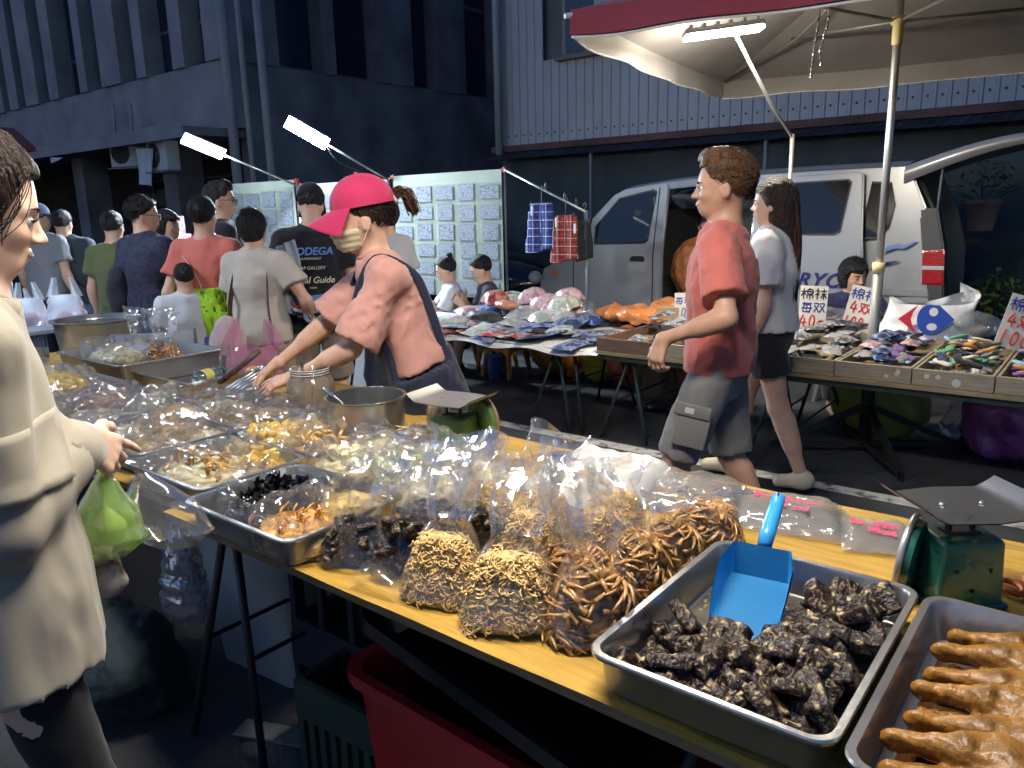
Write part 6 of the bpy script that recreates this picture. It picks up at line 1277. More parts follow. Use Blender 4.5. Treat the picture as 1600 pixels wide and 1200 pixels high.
sheetfilm('clear film scrap lying flat on the oilcloth edge', -1.07, .93, .16, .06, ZB-.008, 8, .1)
# ------------------------------------------------------------------ tall bags in the deep tray, pot, cup
crumple('clear_bag_of_noodles', 'tall clear bag of glass noodles in the deep far tray', 'bag', (-3.86, 1.70, ZB+.02), (.17, .14, .10), BAGF, 91, amp=.02); lump('glass_noodles', 'pale glass noodles inside the tall clear bag', 'noodles', (-3.86, 1.70, ZB+.012), (.15, .12, .055), H_P, 92, h=.014, amp=.015)
fbag('tall clear bag of brown braised strips in the deep far tray', -3.58, 1.80, R(30), 'feet', 1, .10, .075, .14, .34, (.0, .1), 93, BAGF, sc=1.1); bb = bagsurf(.12, .05, .08, .34, 94, (.0, .1)).build('clear_bag', BAGF, None, True, loc=(-3.93, 1.86, ZB+.02), rot=(0, 0, R(30))); _props(bb, 'empty tall clear bag standing behind the glass noodles', 'bag')
t = thing('basin', 'wide steel basin behind the far trays', 'basin', (-4.62, 1.95, ZB)); MB().lathe([(.001, .004), (.19, .004), (.205, .012), (.22, .165), (.24, .175), (.24, .18), (.215, .178), (.20, .02), (.001, .012)], 44).build('bowl', STLW, t, autosmooth=40)
MB().lathe([(.205, .15), (.207, .158)], 44).build('seam', STL, t)
_props(MB().lathe([(.001, 0), (.035, 0), (.037, .03), (.038, .07), (.034, .07), (.033, .01), (.001, .008)], 20).build('steel_cup', STLW, None, autosmooth=40, loc=(-4.02, 1.42, ZB+.07)), 'small dark steel cup beside the deep tray', 'cup')
t = thing('saucepan', 'pan whose long grey handle points over the far trays', 'pan', (-3.20, .86, ZB+.05), R(40)); MB().tube([(0, 0, .03), (.12, 0, .034), (.26, 0, .030)], [.010, .014, .015], 10, sq=.6).build('handle', mat('grey_grip', (.22, .21, .19), .5), t, smooth=True); MB().lathe([(.001, -.0), (.09, 0), (.10, .05), (.103, .05), (.094, .004), (.001, .003)], 28).build('pan', STLW, t, loc=(-.11, 0, 0), autosmooth=40)
# ------------------------------------------------------------------ jar, pot, bowls, scales, bottle, tools
PET = film('jar_plastic', (.90, .86, .76), .34, (.62, .50, .38), .5, .12, 20, .1)
t = thing('plastic_jar', 'clear wide mouthed plastic jar of dark sauce with a spoon', 'jar', (-2.22, 1.63, ZB)); MB().lathe([(.001, .003), (.078, .003), (.083, .012), (.083, .085), (.081, .09), (.083, .095), (.083, .15), (.079, .158), (.072, .172), (.066, .18), (.066, .205), (.064, .205), (.064, .18), (.076, .156), (.08, .1), (.08, .012), (.001, .008)], 44).build('jar_wall', PET, t, smooth=True); MB().lathe([(.001, .005), (.078, .009), (.0785, .03), (.001, .032)], 36).build('sauce', mat('dark_sauce', (.06, .015, .02), .15), t, smooth=True)
for z in (.186, .195, .203): MB().tube([(.0675*math.cos(a), .0675*math.sin(a), z) for a in np.linspace(0, 6.283, 40, endpoint=False)], .0018, 5, closed=True).build('thread', mat('jar_rim', (.5, .52, .5), .25), t, smooth=True)
MB().tube([(-.02, .01, .02), (.01, 0, .15), (.02, 0, .215)], .004, 6).build('spoon_handle', STL, t, smooth=True)
t = thing('steel_pot', 'low stainless steel pot with a spoon next to the jar', 'pot', (-1.93, 1.63, ZB)); MB().lathe([(.001, .003), (.118, .003), (.126, .010), (.128, .135), (.134, .139), (.134, .143), (.126, .142), (.124, .014), (.001, .010)], 56).build('pan', STL, t, autosmooth=40); sp = MB(); sp.tube([(-.02, -.02, .03), (-.075, -.05, .12), (-.125, -.075, .165)], [.006, .007, .009], 8, sq=.35); sp.build('spoon', STL, t, smooth=True)
t = thing('skewer_bowl', 'kraft paper bowl of short wooden sticks', 'bowl', (-1.70, 1.63, ZB)); MB().lathe([(.001, .002), (.048, .002), (.058, .06), (.061, .061), (.056, .06), (.046, .006)], 32).build('bowl', mat('kraft_bowl', (.45, .32, .12), .7), t, smooth=True)
g = np.random.RandomState(8); SKW = mat('bamboo_stick', (.62, .50, .26), .6); sk_me = MB().cyl((0, 0, -.035), (0, 0, .035), .0022, n=5).mesh('wooden_stick', SKW)
for i in range(34): a = g.rand()*6.28; r = .04*math.sqrt(g.rand()); link('wooden_stick', sk_me, t, (r*math.cos(a), r*math.sin(a), .048+.012*g.rand()), (R(70+30*g.rand()), 0, g.rand()*6.28))
t = thing('stick_jar', 'small glass jar packed with upright wooden sticks', 'jar', (-1.765, 1.80, ZB)); MB().lathe([(.001, .002), (.038, .002), (.04, .008), (.04, .085), (.036, .09), (.036, .095)], 28).build('glass', PET, t, smooth=True)
b = MB()
for i in range(40): a = i*2.4; r = .0325*math.sqrt(i/40); b.cyl((r*math.cos(a), r*math.sin(a), .006), (r*math.cos(a), r*math.sin(a), .098+.003*(i % 3)), .0026, n=5)
b.build('sticks', SKW, t, kind='stuff')
def scale(label, x, y, yaw, body, plate_z, dialpos, dialdir, bw, bd, bh, pw, pd, pyaw, platem, rim, chips=0):
    t = thing('spring_scale', label, 'scale', (x, y, ZB), yaw); bm_ = MB().rbox((0, 0, bh/2+.004), (bw, bd, bh), .009); v = bm_.v[0]; k = np.clip((v[:, 2]-bh*.55)/(bh*.5), 0, 1); v[:, 0] *= 1-.10*k; v[:, 1] *= 1-.06*k; bm_.build('housing', body, t, autosmooth=40)
    f = MB().rbox((0, 0, .005), (bw*1.12, bd*1.1, .010), .003); f.build('base_flange', body, t)
    dd = unit(dialdir); dp = np.array(dialpos, float); e1 = unit(np.cross(dd, [0, 0, 1])); e2 = np.cross(e1, dd); rr = .072
    d = MB(); d.tube([dp-dd*.022, dp-dd*.018, dp, dp+dd*.004], [rr*.72, rr*.94, rr, rr*.98], 44); d.build('dial_case', body, t, autosmooth=40)
    rm = MB(); rm.tube([dp+rr*1.02*(e1*math.cos(a)+e2*math.sin(a)) for a in np.linspace(0, 6.283, 48, endpoint=False)], .006, 8, closed=True); rm.build('dial_rim', rim, t, smooth=True)
    fa = MB(); fa.tube([dp+dd*.0045, dp+dd*.006], [rr*.95, rr*.95], 40); fa.build('dial_face', mat('dial_white', (.65, .64, .58), .4), t)
    for s in (-1, 1): MB().cyl((s*bw*.18, 0, bh), (s*bw*.18, 0, plate_z-.004), .006, n=10).build('stem', BS, t); MB().lathe([(.001, .0035), (.0045, .003), (.006, .0)], 10).build('screw', STL, t, loc=(s*bw*.3, 0, plate_z+.001))
    MB().box((0, 0, bh+.004), (bw*.5, bd*.3, .006)).build('slot_plate', BLK, t)
    pl = MB(); cs, sn = math.cos(pyaw), math.sin(pyaw)
    def pf(u, v, o=0.):
        a = (u-.5)*pw; b_ = (v-.5)*pd*(1-.16*np.abs(2*u-1)); z = plate_z+o+.022*np.clip((np.abs(2*u-1)-.70)/.30, 0, 1)**1.3; return [a*cs-b_*sn, a*sn+b_*cs, z]
    pl.grid(22, 8, pf); pl.grid(22, 8, lambda u, v: pf(1-u, v, -.002)); pl.build('weighing_plate', platem, t, smooth=True)
    for sx, sz in ((-.25, .6), (.25, .6), (0, .3)): MB().lathe([(.001, .002), (.0035, .0015), (.004, 0)], 10).build('screw', BS, t, loc=(bw*sx, -bd*.5-.0005, bh*sz), rot=(R(90), 0, 0))
GRN = mat('dark_green_enamel', (.02, .13, .085), .32, coat=.4, var=(5, .12), bump=(25, .04)); OLV = mat('olive_green_enamel', (.12, .20, .05), .5, var=(9, .3), bump=(40, .25)); PLR = mat('polished_plate', (.52, .52, .5), .24, metal=.95, var=(3, .06)); PLL = mat('dull_plate', (.46, .44, .41), .45, metal=.8, var=(5, .1))
scale('dark green spring scale with a bright bent steel plate, right of the pink bags', -.185, 1.545, R(41), GRN, .185, (-.075, .035, .075), (-.75, .66, .1), .125, .105, .128, .235, .185, R(3), PLR, mat('dial_rim_steel', (.5, .5, .48), .35, metal=.7))
scale('worn olive green spring scale behind the clear bags', -1.60, 1.70, R(15), OLV, .16, (.07, .07, .08), (.45, .9, .0), .13, .11, .105, .24, .19, R(-8), PLL, mat('dial_rim_brown', (.22, .14, .07), .5))
# white bags, pink printed bags, scissors
WST = mat('white_bag_stack', (.52, .51, .48), .4, bump=(16, .6, 3, .01), coat=.2); MLK = film('milky_film', (.95, .95, .95), .30, (.62, .61, .60), .40, .12, 30, .4)
def flatpack(label, x, y, w, d, h, rz, m, seed, layers=3, name='bag_stack', pink=False):
    t = thing(name, label, 'bags', (x, y, ZB), rz)
    for k in range(layers):
        b = MB(); b.grid(26, 20, lambda u, v: [(u-.5)*w*(1-.03*k), (v-.5)*d*(1-.03*k)+.01*k, .002+h*(k+1)/layers*(1-np.abs(2*u-1)**8)*(1-np.abs(2*v-1)**8)+.006*tri(np.stack([u*w, v*d, 0*u], 1), 12, seed+k)+.004*nz(np.stack([u*w, v*d, 0*u], 1), 30, seed+k)]); b.v = [np.c_[q[:, :2], np.maximum(q[:, 2], .001+.002*k)] for q in b.v]; b.build('bag', m, t, smooth=True, rot=(0, 0, .05*k))
    if pink:
        PK_ = mat('pink_print', (.72, .07, .18), .5); r = random.Random(seed)
        for i, (u, v, a, bb_) in enumerate(((-.30, .22, .012, .030), (-.25, .24, .030, .008), (-.25, .16, .008, .026), (-.20, .20, .010, .030), (-.02, .14, .010, .034), (.03, .14, .022, .012), (.08, .13, .009, .034), (.13, .13, .026, .010), (.17, .12, .009, .030), (.22, .12, .018, .014), (-.12, -.06, .008, .028), (-.08, -.04, .024, .007), (-.08, -.10, .024, .007), (-.02, -.07, .008, .03), (.10, -.10, .030, .007), (.10, -.16, .030, .007), (.17, -.13, .008, .03))): MB().grid(6, 6, lambda uu, vv: [u*w+(uu-.5)*a, v*d+(vv-.5)*bb_, h*.98+.007+.006*tri(np.stack([u*w+(uu-.5)*a+w/2, v*d+(vv-.5)*bb_+d/2, 0*uu], 1), 12, seed+layers-1)]).build('printed_mark', PK_, t)
flatpack('stack of plain white bags behind the clear bags', -1.04, 1.66, .36, .30, .07, R(-8), WST, 3, 4); flatpack('stack of white bags lying beside the pink printed ones', -.80, 1.72, .26, .24, .04, R(10), MLK, 4, 4)
flatpack('pack of clear bags with pink print, nearer the scoop', -.56, 1.73, .26, .20, .035, R(12), MLK, 5, 4, 'printed_bag_pack', True); flatpack('pack of clear bags with pink print beside the green scale', -.36, 1.73, .16, .17, .02, R(20), MLK, 6, 3, 'printed_bag_pack', True)
t = thing('scissors', 'orange handled scissors at the right edge of the oilcloth', 'scissors', (-.055, 1.60, ZB+.012), R(-60)); ORP = mat('orange_grip', (.75, .13, .02), .35)
for s in (-1, 1):
    MB().tube([(-.055+.028*math.cos(a), s*.022+.018*math.sin(a), .006*s) for a in np.linspace(0, 6.28, 20, endpoint=False)], .006, 8, closed=True).build('handle', ORP, t, smooth=True); bl_ = MB(); bl_.prism([(-.03, s*.012), (.0, -s*.006), (.11, -s*.0), (.0, s*.012)], .003, ((0, 0, .004*s), (1, 0, 0), (0, 1, 0))); bl_.build('blade', STL, t)
MB().cyl((0, 0, -.008), (0, 0, .012), .005, n=10).build('pivot', STL, t)
t = thing('plastic_bottle', 'clear drink bottle with a green cap lying in the empty tray', 'bottle', (-3.16, 1.72, ZB+.035), R(115)); b = MB(); b.lathe([(.001, 0), (.028, 0), (.03, .01), (.03, .12), (.028, .125), (.03, .13), (.028, .15), (.012, .18), (.012, .19)], 24); b.v = [q[:, [2, 1, 0]] for q in b.v]; b.build('bottle_body', film('pet_film', (.92, .97, .95), .12, (.7, .78, .75), .6, .05, 20, .1), t, smooth=True)
b = MB(); b.lathe([(.001, .205), (.015, .203), (.016, .185), (.016, .18)], 20); b.v = [q[:, [2, 1, 0]] for q in b.v]; b.build('cap', mat('green_cap', (.01, .28, .14), .4), t, smooth=True); b = MB(); b.lathe([(.0305, .03), (.0305, .09)], 24); b.v = [q[:, [2, 1, 0]] for q in b.v]; b.build('label_band', mat('bottle_label', (.62, .62, .12), .5), t, smooth=True)
def tongs(label, p, q, w, m, name='tongs'):
    t = thing(name, label, 'tongs', p); d = np.array(q)-np.array(p); n_ = unit(np.cross(d, [0, 0, 1]))
    for s in (-1, 1): MB().tube([np.zeros(3), d*.5+n_*s*w, d+n_*s*w*.6], [.004, .008, .005], 8, sq=.35).build('arm', m, t, smooth=True)
    MB().cyl(-unit(d)*.004, unit(d)*.03, .012, .01, n=12).build('hinge_sleeve', STL, t, smooth=True)
for i in range(4): a = np.array([-2.55-.035*i, 1.70+.01*i, ZB+.145]); tongs(['steel tongs leaning out of the film, leftmost of the bundle', 'steel tongs second in the leaning bundle', 'steel tongs third in the leaning bundle', 'steel tongs nearest the vendor hands'][i], a, a+np.array([-.12, -.15, -.11]), .012, STL)
t = thing('cleaver', 'knife with a riveted brown wooden handle leaning on the trays', 'knife', (-2.88, 1.66, ZB+.06)); hv = np.array([.12, .13, .13]); MB().tube([np.zeros(3), hv*.6, hv], [.011, .013, .011], 10, sq=.6).build('handle', mat('brown_handle', (.10, .05, .035), .5), t, smooth=True); MB().tube([-hv*.9, np.zeros(3)], [.012, .012], 6, sq=.15).build('blade', STL, t)
for f in (.2, .5, .8): MB().cyl(hv*f+np.array([.006, -.008, .0]), hv*f+np.array([.01, -.013, 0]), .003, n=8).build('rivet', STL, t)
tongs('thin steel scissors tongs beside the pink bag', (-2.80, 1.80, ZB+.10), (-3.0, 1.55, ZB+.05), .01, STL)
# pink carrier bag with food
PNK = film('pink_film', (.86, .56, .68), .40, (.78, .42, .58), .4, .12, 18, .3)
t = thing('pink_carrier_bag', 'translucent pink carrier bag with upright handles beside the vendor hands', 'bag', (-2.98, 1.90, ZB), R(40)); b = MB()
b.grid(44, 18, lambda u, v: [(.135-.03*v)*np.cos(u*6.283)+.01*tri(np.stack([u*2, v, 0*u], 1), 4, 3), (.09-.05*v)*np.sin(u*6.283)+.012*np.sin(u*31+v*5)*v, .002+v*(.17+.0*u)]); b.build('bag', PNK, t, smooth=True)
for s in (-1, 1): h = MB(); h.grid(10, 12, lambda u, v: [s*(.10-.035*v)+(u-.5)*(.085-.055*v), .03*(u-.5)*np.sin(v*4)+.012*np.sin(u*8), .16+v*.13]); h.build('handle', PNK, t, smooth=True)
lump('brown_parcel', 'brown food parcel inside the pink carrier bag', 'parcel', (-2.98, 1.90, ZB+.004), (.10, .07, .05), H_O, 95, h=.012, amp=.008)
# ------------------------------------------------------------------ under the food stall
GRB = mat('grey_white_bin', (.38, .38, .35), .6, var=(5, .1)); t = thing('plastic_bin', 'grey white tapered plastic bin under the food stall', 'bin', (-2.12, 1.42, 0), R(8)); b = MB()
def rrect(w, d, r, z, n=5):
    o = []
    for sx, sy, a0 in ((1, 1, 0), (-1, 1, 90), (-1, -1, 180), (1, -1, 270)):
        for k in range(n+1): a = R(a0+90*k/n); o.append((sx*(w-r)+r*math.cos(a), sy*(d-r)+r*math.sin(a), z))
    return np.array(o)
def loft(b, rings, cap0=True):
    n = len(rings[0]); f = []
    for i in range(len(rings)-1):
        for j in range(n): f.append((i*n+j, i*n+(j+1) % n, (i+1)*n+(j+1) % n, (i+1)*n+j))
    if cap0: f.append(tuple(range(n))[::-1])
    return b.add(np.concatenate(rings), f)
def tub(label, name, loc, rz, w, d, h, m, lip=.02, tap=.85, cat='tub', rim=None):
    t = thing(name, label, cat, loc, rz); b = MB(); loft(b, [rrect(w*tap, d*tap, .05, 0), rrect(w, d, .06, h-.03), rrect(w+lip, d+lip, .07, h-.03), rrect(w+lip, d+lip, .07, h), rrect(w+lip-.006, d+lip-.006, .065, h), rrect(w-.006, d-.006, .055, h-.004), rrect(w*tap-.006, d*tap-.006, .045, .006), rrect(.01, .01, .003, .006)]); b.build('tub_wall', m, t, autosmooth=40); return t
bpy.data.objects.remove(t)
tub('grey white tapered plastic bin under the food stall', 'plastic_bin', (-2.12, 1.40, 0), R(5), .24, .20, .50, GRB, .018, .82, 'bin')
REDP = mat('red_tub_plastic', (.42, .018, .02), .35, var=(4, .08)); tub('red plastic tub under the front edge of the food stall', 'red_tub', (-1.00, 1.15, 0), R(-2), .29, .17, .47, REDP, .022, .86); tub('second red tub under the big steel tray', 'red_tub', (-.36, 1.15, 0), R(3), .25, .16, .46, REDP, .02, .86)
NVY = mat('navy_crate_plastic', (.012, .018, .035), .5); 
def crate(label, name, loc, rz, w, d, h, m, slots=5):
    t = thing(name, label, 'crate', loc, rz)
    for s in (-1, 1):
        MB().box((0, s*(d/2-.01), h*.85), (w, .02, h*.3)).build('side_band', m, t); MB().box((0, s*(d/2-.01), h*.1), (w, .02, h*.2)).build('side_band', m, t); MB().box((s*(w/2-.01), 0, h*.85), (.02, d-.042, h*.3)).build('end_band', m, t); MB().box((s*(w/2-.01), 0, h*.1), (.02, d-.042, h*.2)).build('end_band', m, t)
        for i in range(slots): MB().box((-w/2+.012+(w-.024)*i/(slots-1), s*(d/2-.01), h*.45), (.022, .016, h*.52)).build('slat', m, t); MB().box((s*(w/2-.01), -d/2+.03+(d-.06)*i/(slots-1), h*.45), (.016, .022, h*.52)).build('slat', m, t)
    MB().box((0, 0, .012), (w-.03, d-.03, .012)).build('base', m, t); return t
c1_ = crate('lower navy plastic crate under the food stall', 'navy_crate', (-1.52, 1.35, 0), R(2), .52, .36, .30, NVY); c2_ = crate('upper navy plastic crate with paper labels', 'navy_crate', (-1.50, 1.34, .305), R(1), .52, .36, .30, NVY)
LBL = mat('paper_label', (.5, .49, .46), .7)
for x, z in ((-.09, .25), (.12, .24)): MB().box((x, -.1815, z), (.07, .002, .035)).build('paper_label', LBL, c2_)
MB().box((-.08, -.1815, .245), (.06, .002, .05)).build('paper_label', LBL, c1_); MB().box((-.10, -.1815, .14), (.05, .002, .04)).build('paper_label', LBL, c1_)
crate('dark green vented basket beside the red tub', 'green_basket', (-1.36, 1.13, 0), R(3), .34, .26, .34, mat('dark_green_plastic', (.015, .04, .03), .5), 9)
BTR = mat('black_tray_plastic', (.012, .013, .016), .25, coat=.3); t = tub('large black plastic tray tilted above the red tub', 'black_tray', (-.86, 1.16, .53), R(-2), .33, .23, .07, BTR, .02, .9, 'tray'); t.rotation_euler = (R(-4), R(7), R(-4))
b = MB(); b.grid(40, 26, lambda u, v: (lambda a, k: [.085*k*np.cos(a)+.010*tri(np.stack([u, v*2, 0*u], 1), 5, 3), .06*k*np.sin(a)+.012*tri(np.stack([u, v*2, 0*u+1], 1), 5, 4), -.30*v])(u*6.2832, np.interp(v, [0, .1, .4, .8, 1], [.15, .4, .8, 1, .45]))); _props(b.build('hanging_bag', film('grey_bag_film', (.7, .73, .8), .35, (.35, .38, .45), .35), None, True, loc=(-1.98, .97, .66)), 'pale translucent plastic bag hanging beside the trestle leg', 'bag')
_props(MB().box((0, 0, .004), (.30, .07, .006)).build('wooden_batten', mat('old_batten', (.2, .2, .17), .8), loc=onz(445, 1150), rot=(0, 0, .4)), 'pale flat batten lying on the dark ground', 'batten')
lump('dark_cloth_bag', 'dark teal bag on the ground behind the cream coat', 'bag', onz(185, 1060, .1)*np.array([1, 1, 0]), (.22, .2, .17), mat('teal_cloth', (.012, .026, .032), .8, bump=(10, .8, 3, .03)), 98, h=.016, amp=.035, crease=.03)
# ------------------------------------------------------------------ far left stall, chair, basket handle
t = thing('folding_table', 'small far folding table with white carrier bags at the left', 'table', (-6.7, 2.35, 0)); MB().rbox((0, 0, .70), (1.3, .7, .03), .006).build('tabletop', mat('grey_laminate', (.35, .36, .38), .5), t)
for sx in (-1, 1):
    for sy in (-1, 1): MB().cyl((sx*.58, sy*.28, 0), (sx*.58, sy*.28, .69), .014, n=8).build('leg', FRAME, t)
WFM = film('white_carrier_film', (.88, .90, .95), .45, (.72, .75, .8), .4, .15, 14, .3)
for i, (x, y, s) in enumerate(((-6.45, 2.25, 1.0), (-6.22, 2.42, 1.1), (-6.75, 2.3, .8))):
    t = thing('white_carrier_bag', ['white carrier bag with upright handles, nearer one on the far folding table', 'white carrier bag with upright handles, right one on the far folding table', 'slumped white carrier bag at the left of the far folding table'][i], 'bag', (x, y, .716), R(40)); t.scale = (s,)*3; b = MB()
    b.grid(40, 16, lambda u, v: [(.15-.05*v)*np.cos(u*6.283)+.01*tri(np.stack([u*2, v, 0*u], 1), 4, 3+i), (.10-.06*v)*np.sin(u*6.283), .002+v*.20]); b.build('bag', WFM, t, smooth=True)
    for q in (-1, 1): h = MB(); h.grid(8, 10, lambda u, v: [q*(.085-.03*v)+(u-.5)*(.07-.045*v), .02*np.sin(u*8), .19+v*.13]); h.build('handle', WFM, t, smooth=True)
    lump('pink_goods', ['pink packet inside the nearer far carrier bag', 'pink packet inside the right far carrier bag', 'pink packet inside the slumped far carrier bag'][i], 'packet', (x, y, .72), (.10*s, .07*s, .045*s), mat('pink_packet', (.55, .2, .25), .5), 110+i, h=.015)
_props(MB().lathe([(.001, .02), (.13, .02), (.15, .0), (.15, -.01), (.001, -.012)], 32).build('round_tray', mat('grey_tray', (.4, .41, .43), .4, metal=.3), None, autosmooth=40, loc=(-6.95, 2.2, .98), rot=(R(80), 0, R(38))), 'round grey tray standing up on the far folding table', 'tray')
ch = ond(240, 515, 4.1); t = thing('folding_chair', 'grey plastic folding chair behind the deep steel tray', 'chair', (ch[0], ch[1], 0), R(CAMYAW+25)); GP = mat('grey_chair_plastic', (.28, .30, .34), .45)
MB().rbox((0, 0, .80), (.38, .025, .16), .01, rot=(R(-10), 0, 0)).build('backrest', GP, t, autosmooth=40)
for s in (-1, 1): MB().box((s*.05, -.014, .84), (.07, .012, .018), (R(-10), 0, 0)).build('backrest_slot', BLK, t)
MB().rbox((0, -.2, .45), (.40, .38, .022), .01).build('seat', GP, t, autosmooth=40)
for s in (-1, 1): MB().tube([(s*.2, .05, .88), (s*.2, -.30, 0)], .012, 8).build('leg', FRAME, t, smooth=True); MB().tube([(s*.2, -.36, .45), (s*.2, .12, 0)], .012, 8).build('leg', FRAME, t, smooth=True)
hp_ = ond(180, 498, 4.25); t = thing('hooped_basket', 'dark basket with a round grey hoop handle', 'basket', (hp_[0], hp_[1], .62)); MB().tube([(.12*math.cos(a)*.78, .12*math.cos(a)*.62, .12*math.sin(a)+.10) for a in np.linspace(-.2, 3.34, 24)], .011, 8).build('hoop_handle', mat('grey_hoop', (.45, .48, .52), .4), t, smooth=True); MB().lathe([(.001, -.1), (.12, -.1), (.15, .1), (.155, .1), (.14, .09), (.001, -.08)], 28).build('bowl', NVY, t, autosmooth=40)
MB().box((hp_[0]-hp_[0], 0, -.36), (.4, .4, .50)).build('stand', NVY, t)
# ------------------------------------------------------------------ the people
def toloc(loc, yaw, p): d = np.array(p, float)-np.array(loc, float); a = R(yaw); c, s = math.cos(a), math.sin(a); return np.array([d[0]*c+d[1]*s, -d[0]*s+d[1]*c, d[2]])
def dirloc(yaw, v): return toloc((0, 0, 0), yaw, v)
def flat(p): return np.array([p[0], p[1], 0.])
# --- the stall keeper
yaw = CAMYAW+196; L0 = flat(ond(662, 600, 2.93)); wl = ond(462, 588, 2.72); wr_ = ond(430, 572, 2.92)
V = Person('stall keeper in pink cap, face mask, pink shirt and navy apron packing food', L0, yaw, H=1.60, build=.93, fem=True, lean=.34, h=.0085, hfine=.0042, hpitch=.16, hyaw=-.06, headsc=1.08,
           armL=toloc(L0, yaw, wl), armR=toloc(L0, yaw, wr_), poleL=(-.3, .6, -1), poleR=(-.2, -.6, -1), handL=dirloc(yaw, unit(np.array([-.72, -.62, -.25]))), handR=dirloc(yaw, unit(np.array([-.6, -.5, -.6]))), palmL=(0, -.3, -1), palmR=(0, .3, -1), curlL=[.12, .2, .3, .4], curlR=[.3, .4, .5, .55], skinm=SKIN)
PINK = cloth('pink_tee', (.54, .27, .22)); CAPM = cloth('crimson_cap', (.50, .03, .10), .75); APR = cloth('navy_apron', (.018, .022, .045), .8)
V.top(PINK, sleeve=.90, loose=.022, hem=.14, amp=.018, seed=4, sl=.016, box=.5, neck=.056, h=.009, flare=.004)
V.bottom(cloth('dark_trousers', (.03, .03, .04)), 1.9, name='trousers', h=.014)
def apron(p):
    d = V.torso(p, .044, .6, lo=-1.25, hi=.66, blow=.012)+V.wrink(p, .010, 7); q = p-V.P0; x = q@V.ex; u = (q@V.ez)/V.Lt; y = np.abs(q@V.ey)
    return np.maximum(np.maximum(d, np.where(u < .24+.2*np.clip(x, 0, .2)/.2, -.135, -.02)-x), np.where(u > .12, y-.125+.05*(u-.12), -1))
lo, hi = V.bounds(); hi[2] = 1.4; lo[2] = .15
link('apron', isomesh('apron', apron, lo, hi, .0085, APR), V.t)
for k, g in (('L', 1), ('R', -1)):
    a = V.P0+V.ez*V.Lt*.60+V.ex*.135+V.ey*g*.095; b_ = V.nb+V.ez*.016+V.ey*g*.098+V.ex*.0; c = V.P0+V.ez*V.Lt*.60-V.ex*.115+V.ey*g*.10; d = V.P0+V.ez*V.Lt*.10-V.ex*.10+V.ey*g*.11
    MB().tube(bez([a, a*.5+b_*.5+V.ex*.055, b_+V.ez*.012, b_*.5+c*.5-V.ex*.045+V.ez*.02, c, d], 6), .017, 8, sq=.3).build('apron_strap', APR, V.t, smooth=True)
MSK = mat('tan_face_mask', (.56, .46, .30), .7, bump=(300, .2))
def maskf(p):
    q = V.hp(p); d = V.head(p)/V.hs-.009; d = smin(d, ell(q, (.085, 0, .042), (.030, .034, .040)), .02); z = q[:, 2]; x = q[:, 0]; d = d+.002*np.sin(z*300)*.6
    return smax(np.maximum(np.maximum(d, z-(.080-np.abs(q[:, 1])*.12)), -.004-z+.25*np.clip(.06-x, 0, 1)), .022-x, .01)*V.hs
link('face_mask', isomesh('face_mask', maskf, V.ho-.16, V.ho+.2, .0045, MSK), V.t)
for g in (1, -1):
    for z0, z1 in ((.074, .10), (.012, .066)): MB().tube([V.hpt(.03, g*.068, z0), V.hpt(.008, g*.078, (z0+z1)/2), V.hpt(-.008, g*.084, z1)], .0014, 5).build('ear_loop', mat('mask_elastic', (.7, .7, .68), .6), V.t)
V.hair(HAIRB, 'tied', 3, h=.006, vol=.97); V.strands(HAIRB, 260, .06, 4, lift=.003, vol=.985); V.cap(CAPM, brim=.085, z0=.142, k=1.05, pitch=.0)
g = np.random.RandomState(9); b = MB()
for i in range(170):
    o_ = g.randn(3)*np.array([.006, .009, .009]); o2 = g.randn(3)*np.array([.012, .014, .014]); b.tube(bez([V.hpt(*(np.array([-.10, 0, .152])+o_*.6)), V.hpt(*(np.array([-.145, 0, .170])+o_)), V.hpt(*(np.array([-.172, 0, .150])+o2*.7)), V.hpt(*(np.array([-.182, .005, .098])+o2*.8))], 5), [.0022]*6+[.0018]*6+[.0012]*3+[.0006]*0 if False else .0019, 3)
b.build('ponytail', HAIRR, V.t, smooth=True, kind='stuff')
MB().tube([V.hpt(-.118+.012*math.sin(a), .022*math.cos(a), .155+.022*math.sin(a)) for a in np.linspace(0, 6.28, 18, endpoint=False)], .008, 8, closed=True).build('hair_tie', cloth('pale_scrunchie', (.7, .62, .55)), V.t, smooth=True)
MB().tube([V.wr['L']+unit(V.el['L']-V.wr['L'])*.03+.029*np.array([0, math.cos(a), math.sin(a)]) for a in np.linspace(0, 6.28, 16, endpoint=False)], .006, 6, closed=True).build('wrist_band', BLK, V.t)
# --- the woman in the cream coat
yaw = CAMYAW+40; L0 = np.array([-1.456, .389, 0]); wr_ = ond(126, 684, 1.33); tip = ond(240, 742, 1.46)
F = Person('woman in cream coat at the left edge looking down at the trays', L0, yaw, H=1.63, fem=True, build=.86, lean=.05, h=.0068, hfine=.0036, hpitch=.26, hyaw=-.06, headsc=.97,
           armR=toloc(L0, yaw, wr_), poleR=(-.5, -.6, -.5), handR=dirloc(yaw, tip-wr_), palmR=(.0, .75, -.5), curlR=[.10, .42, .55, .65], armL=(.06, .20, .79), poleL=(-1, .3, 0), palmL=(0, -1, 0), curlL=.5, skinm=SKIN3)
COAT = cloth('cream_coat_wool', (.35, .31, .24), .9, .05, .18, 700); 
F.top(COAT, sleeve=1.90, loose=.012, hem=-.27, amp=.008, seed=12, name='coat', sl=.014, flare=.050, box=1.0, neck=.062, h=.0075, wz=.16)
co = MB(); ax = unit(F.wr['R']-F.el['R']); cc = F.el['R']+(F.wr['R']-F.el['R'])*.80; n1 = unit(np.cross(ax, [0, 0, 1])); n2 = np.cross(ax, n1)
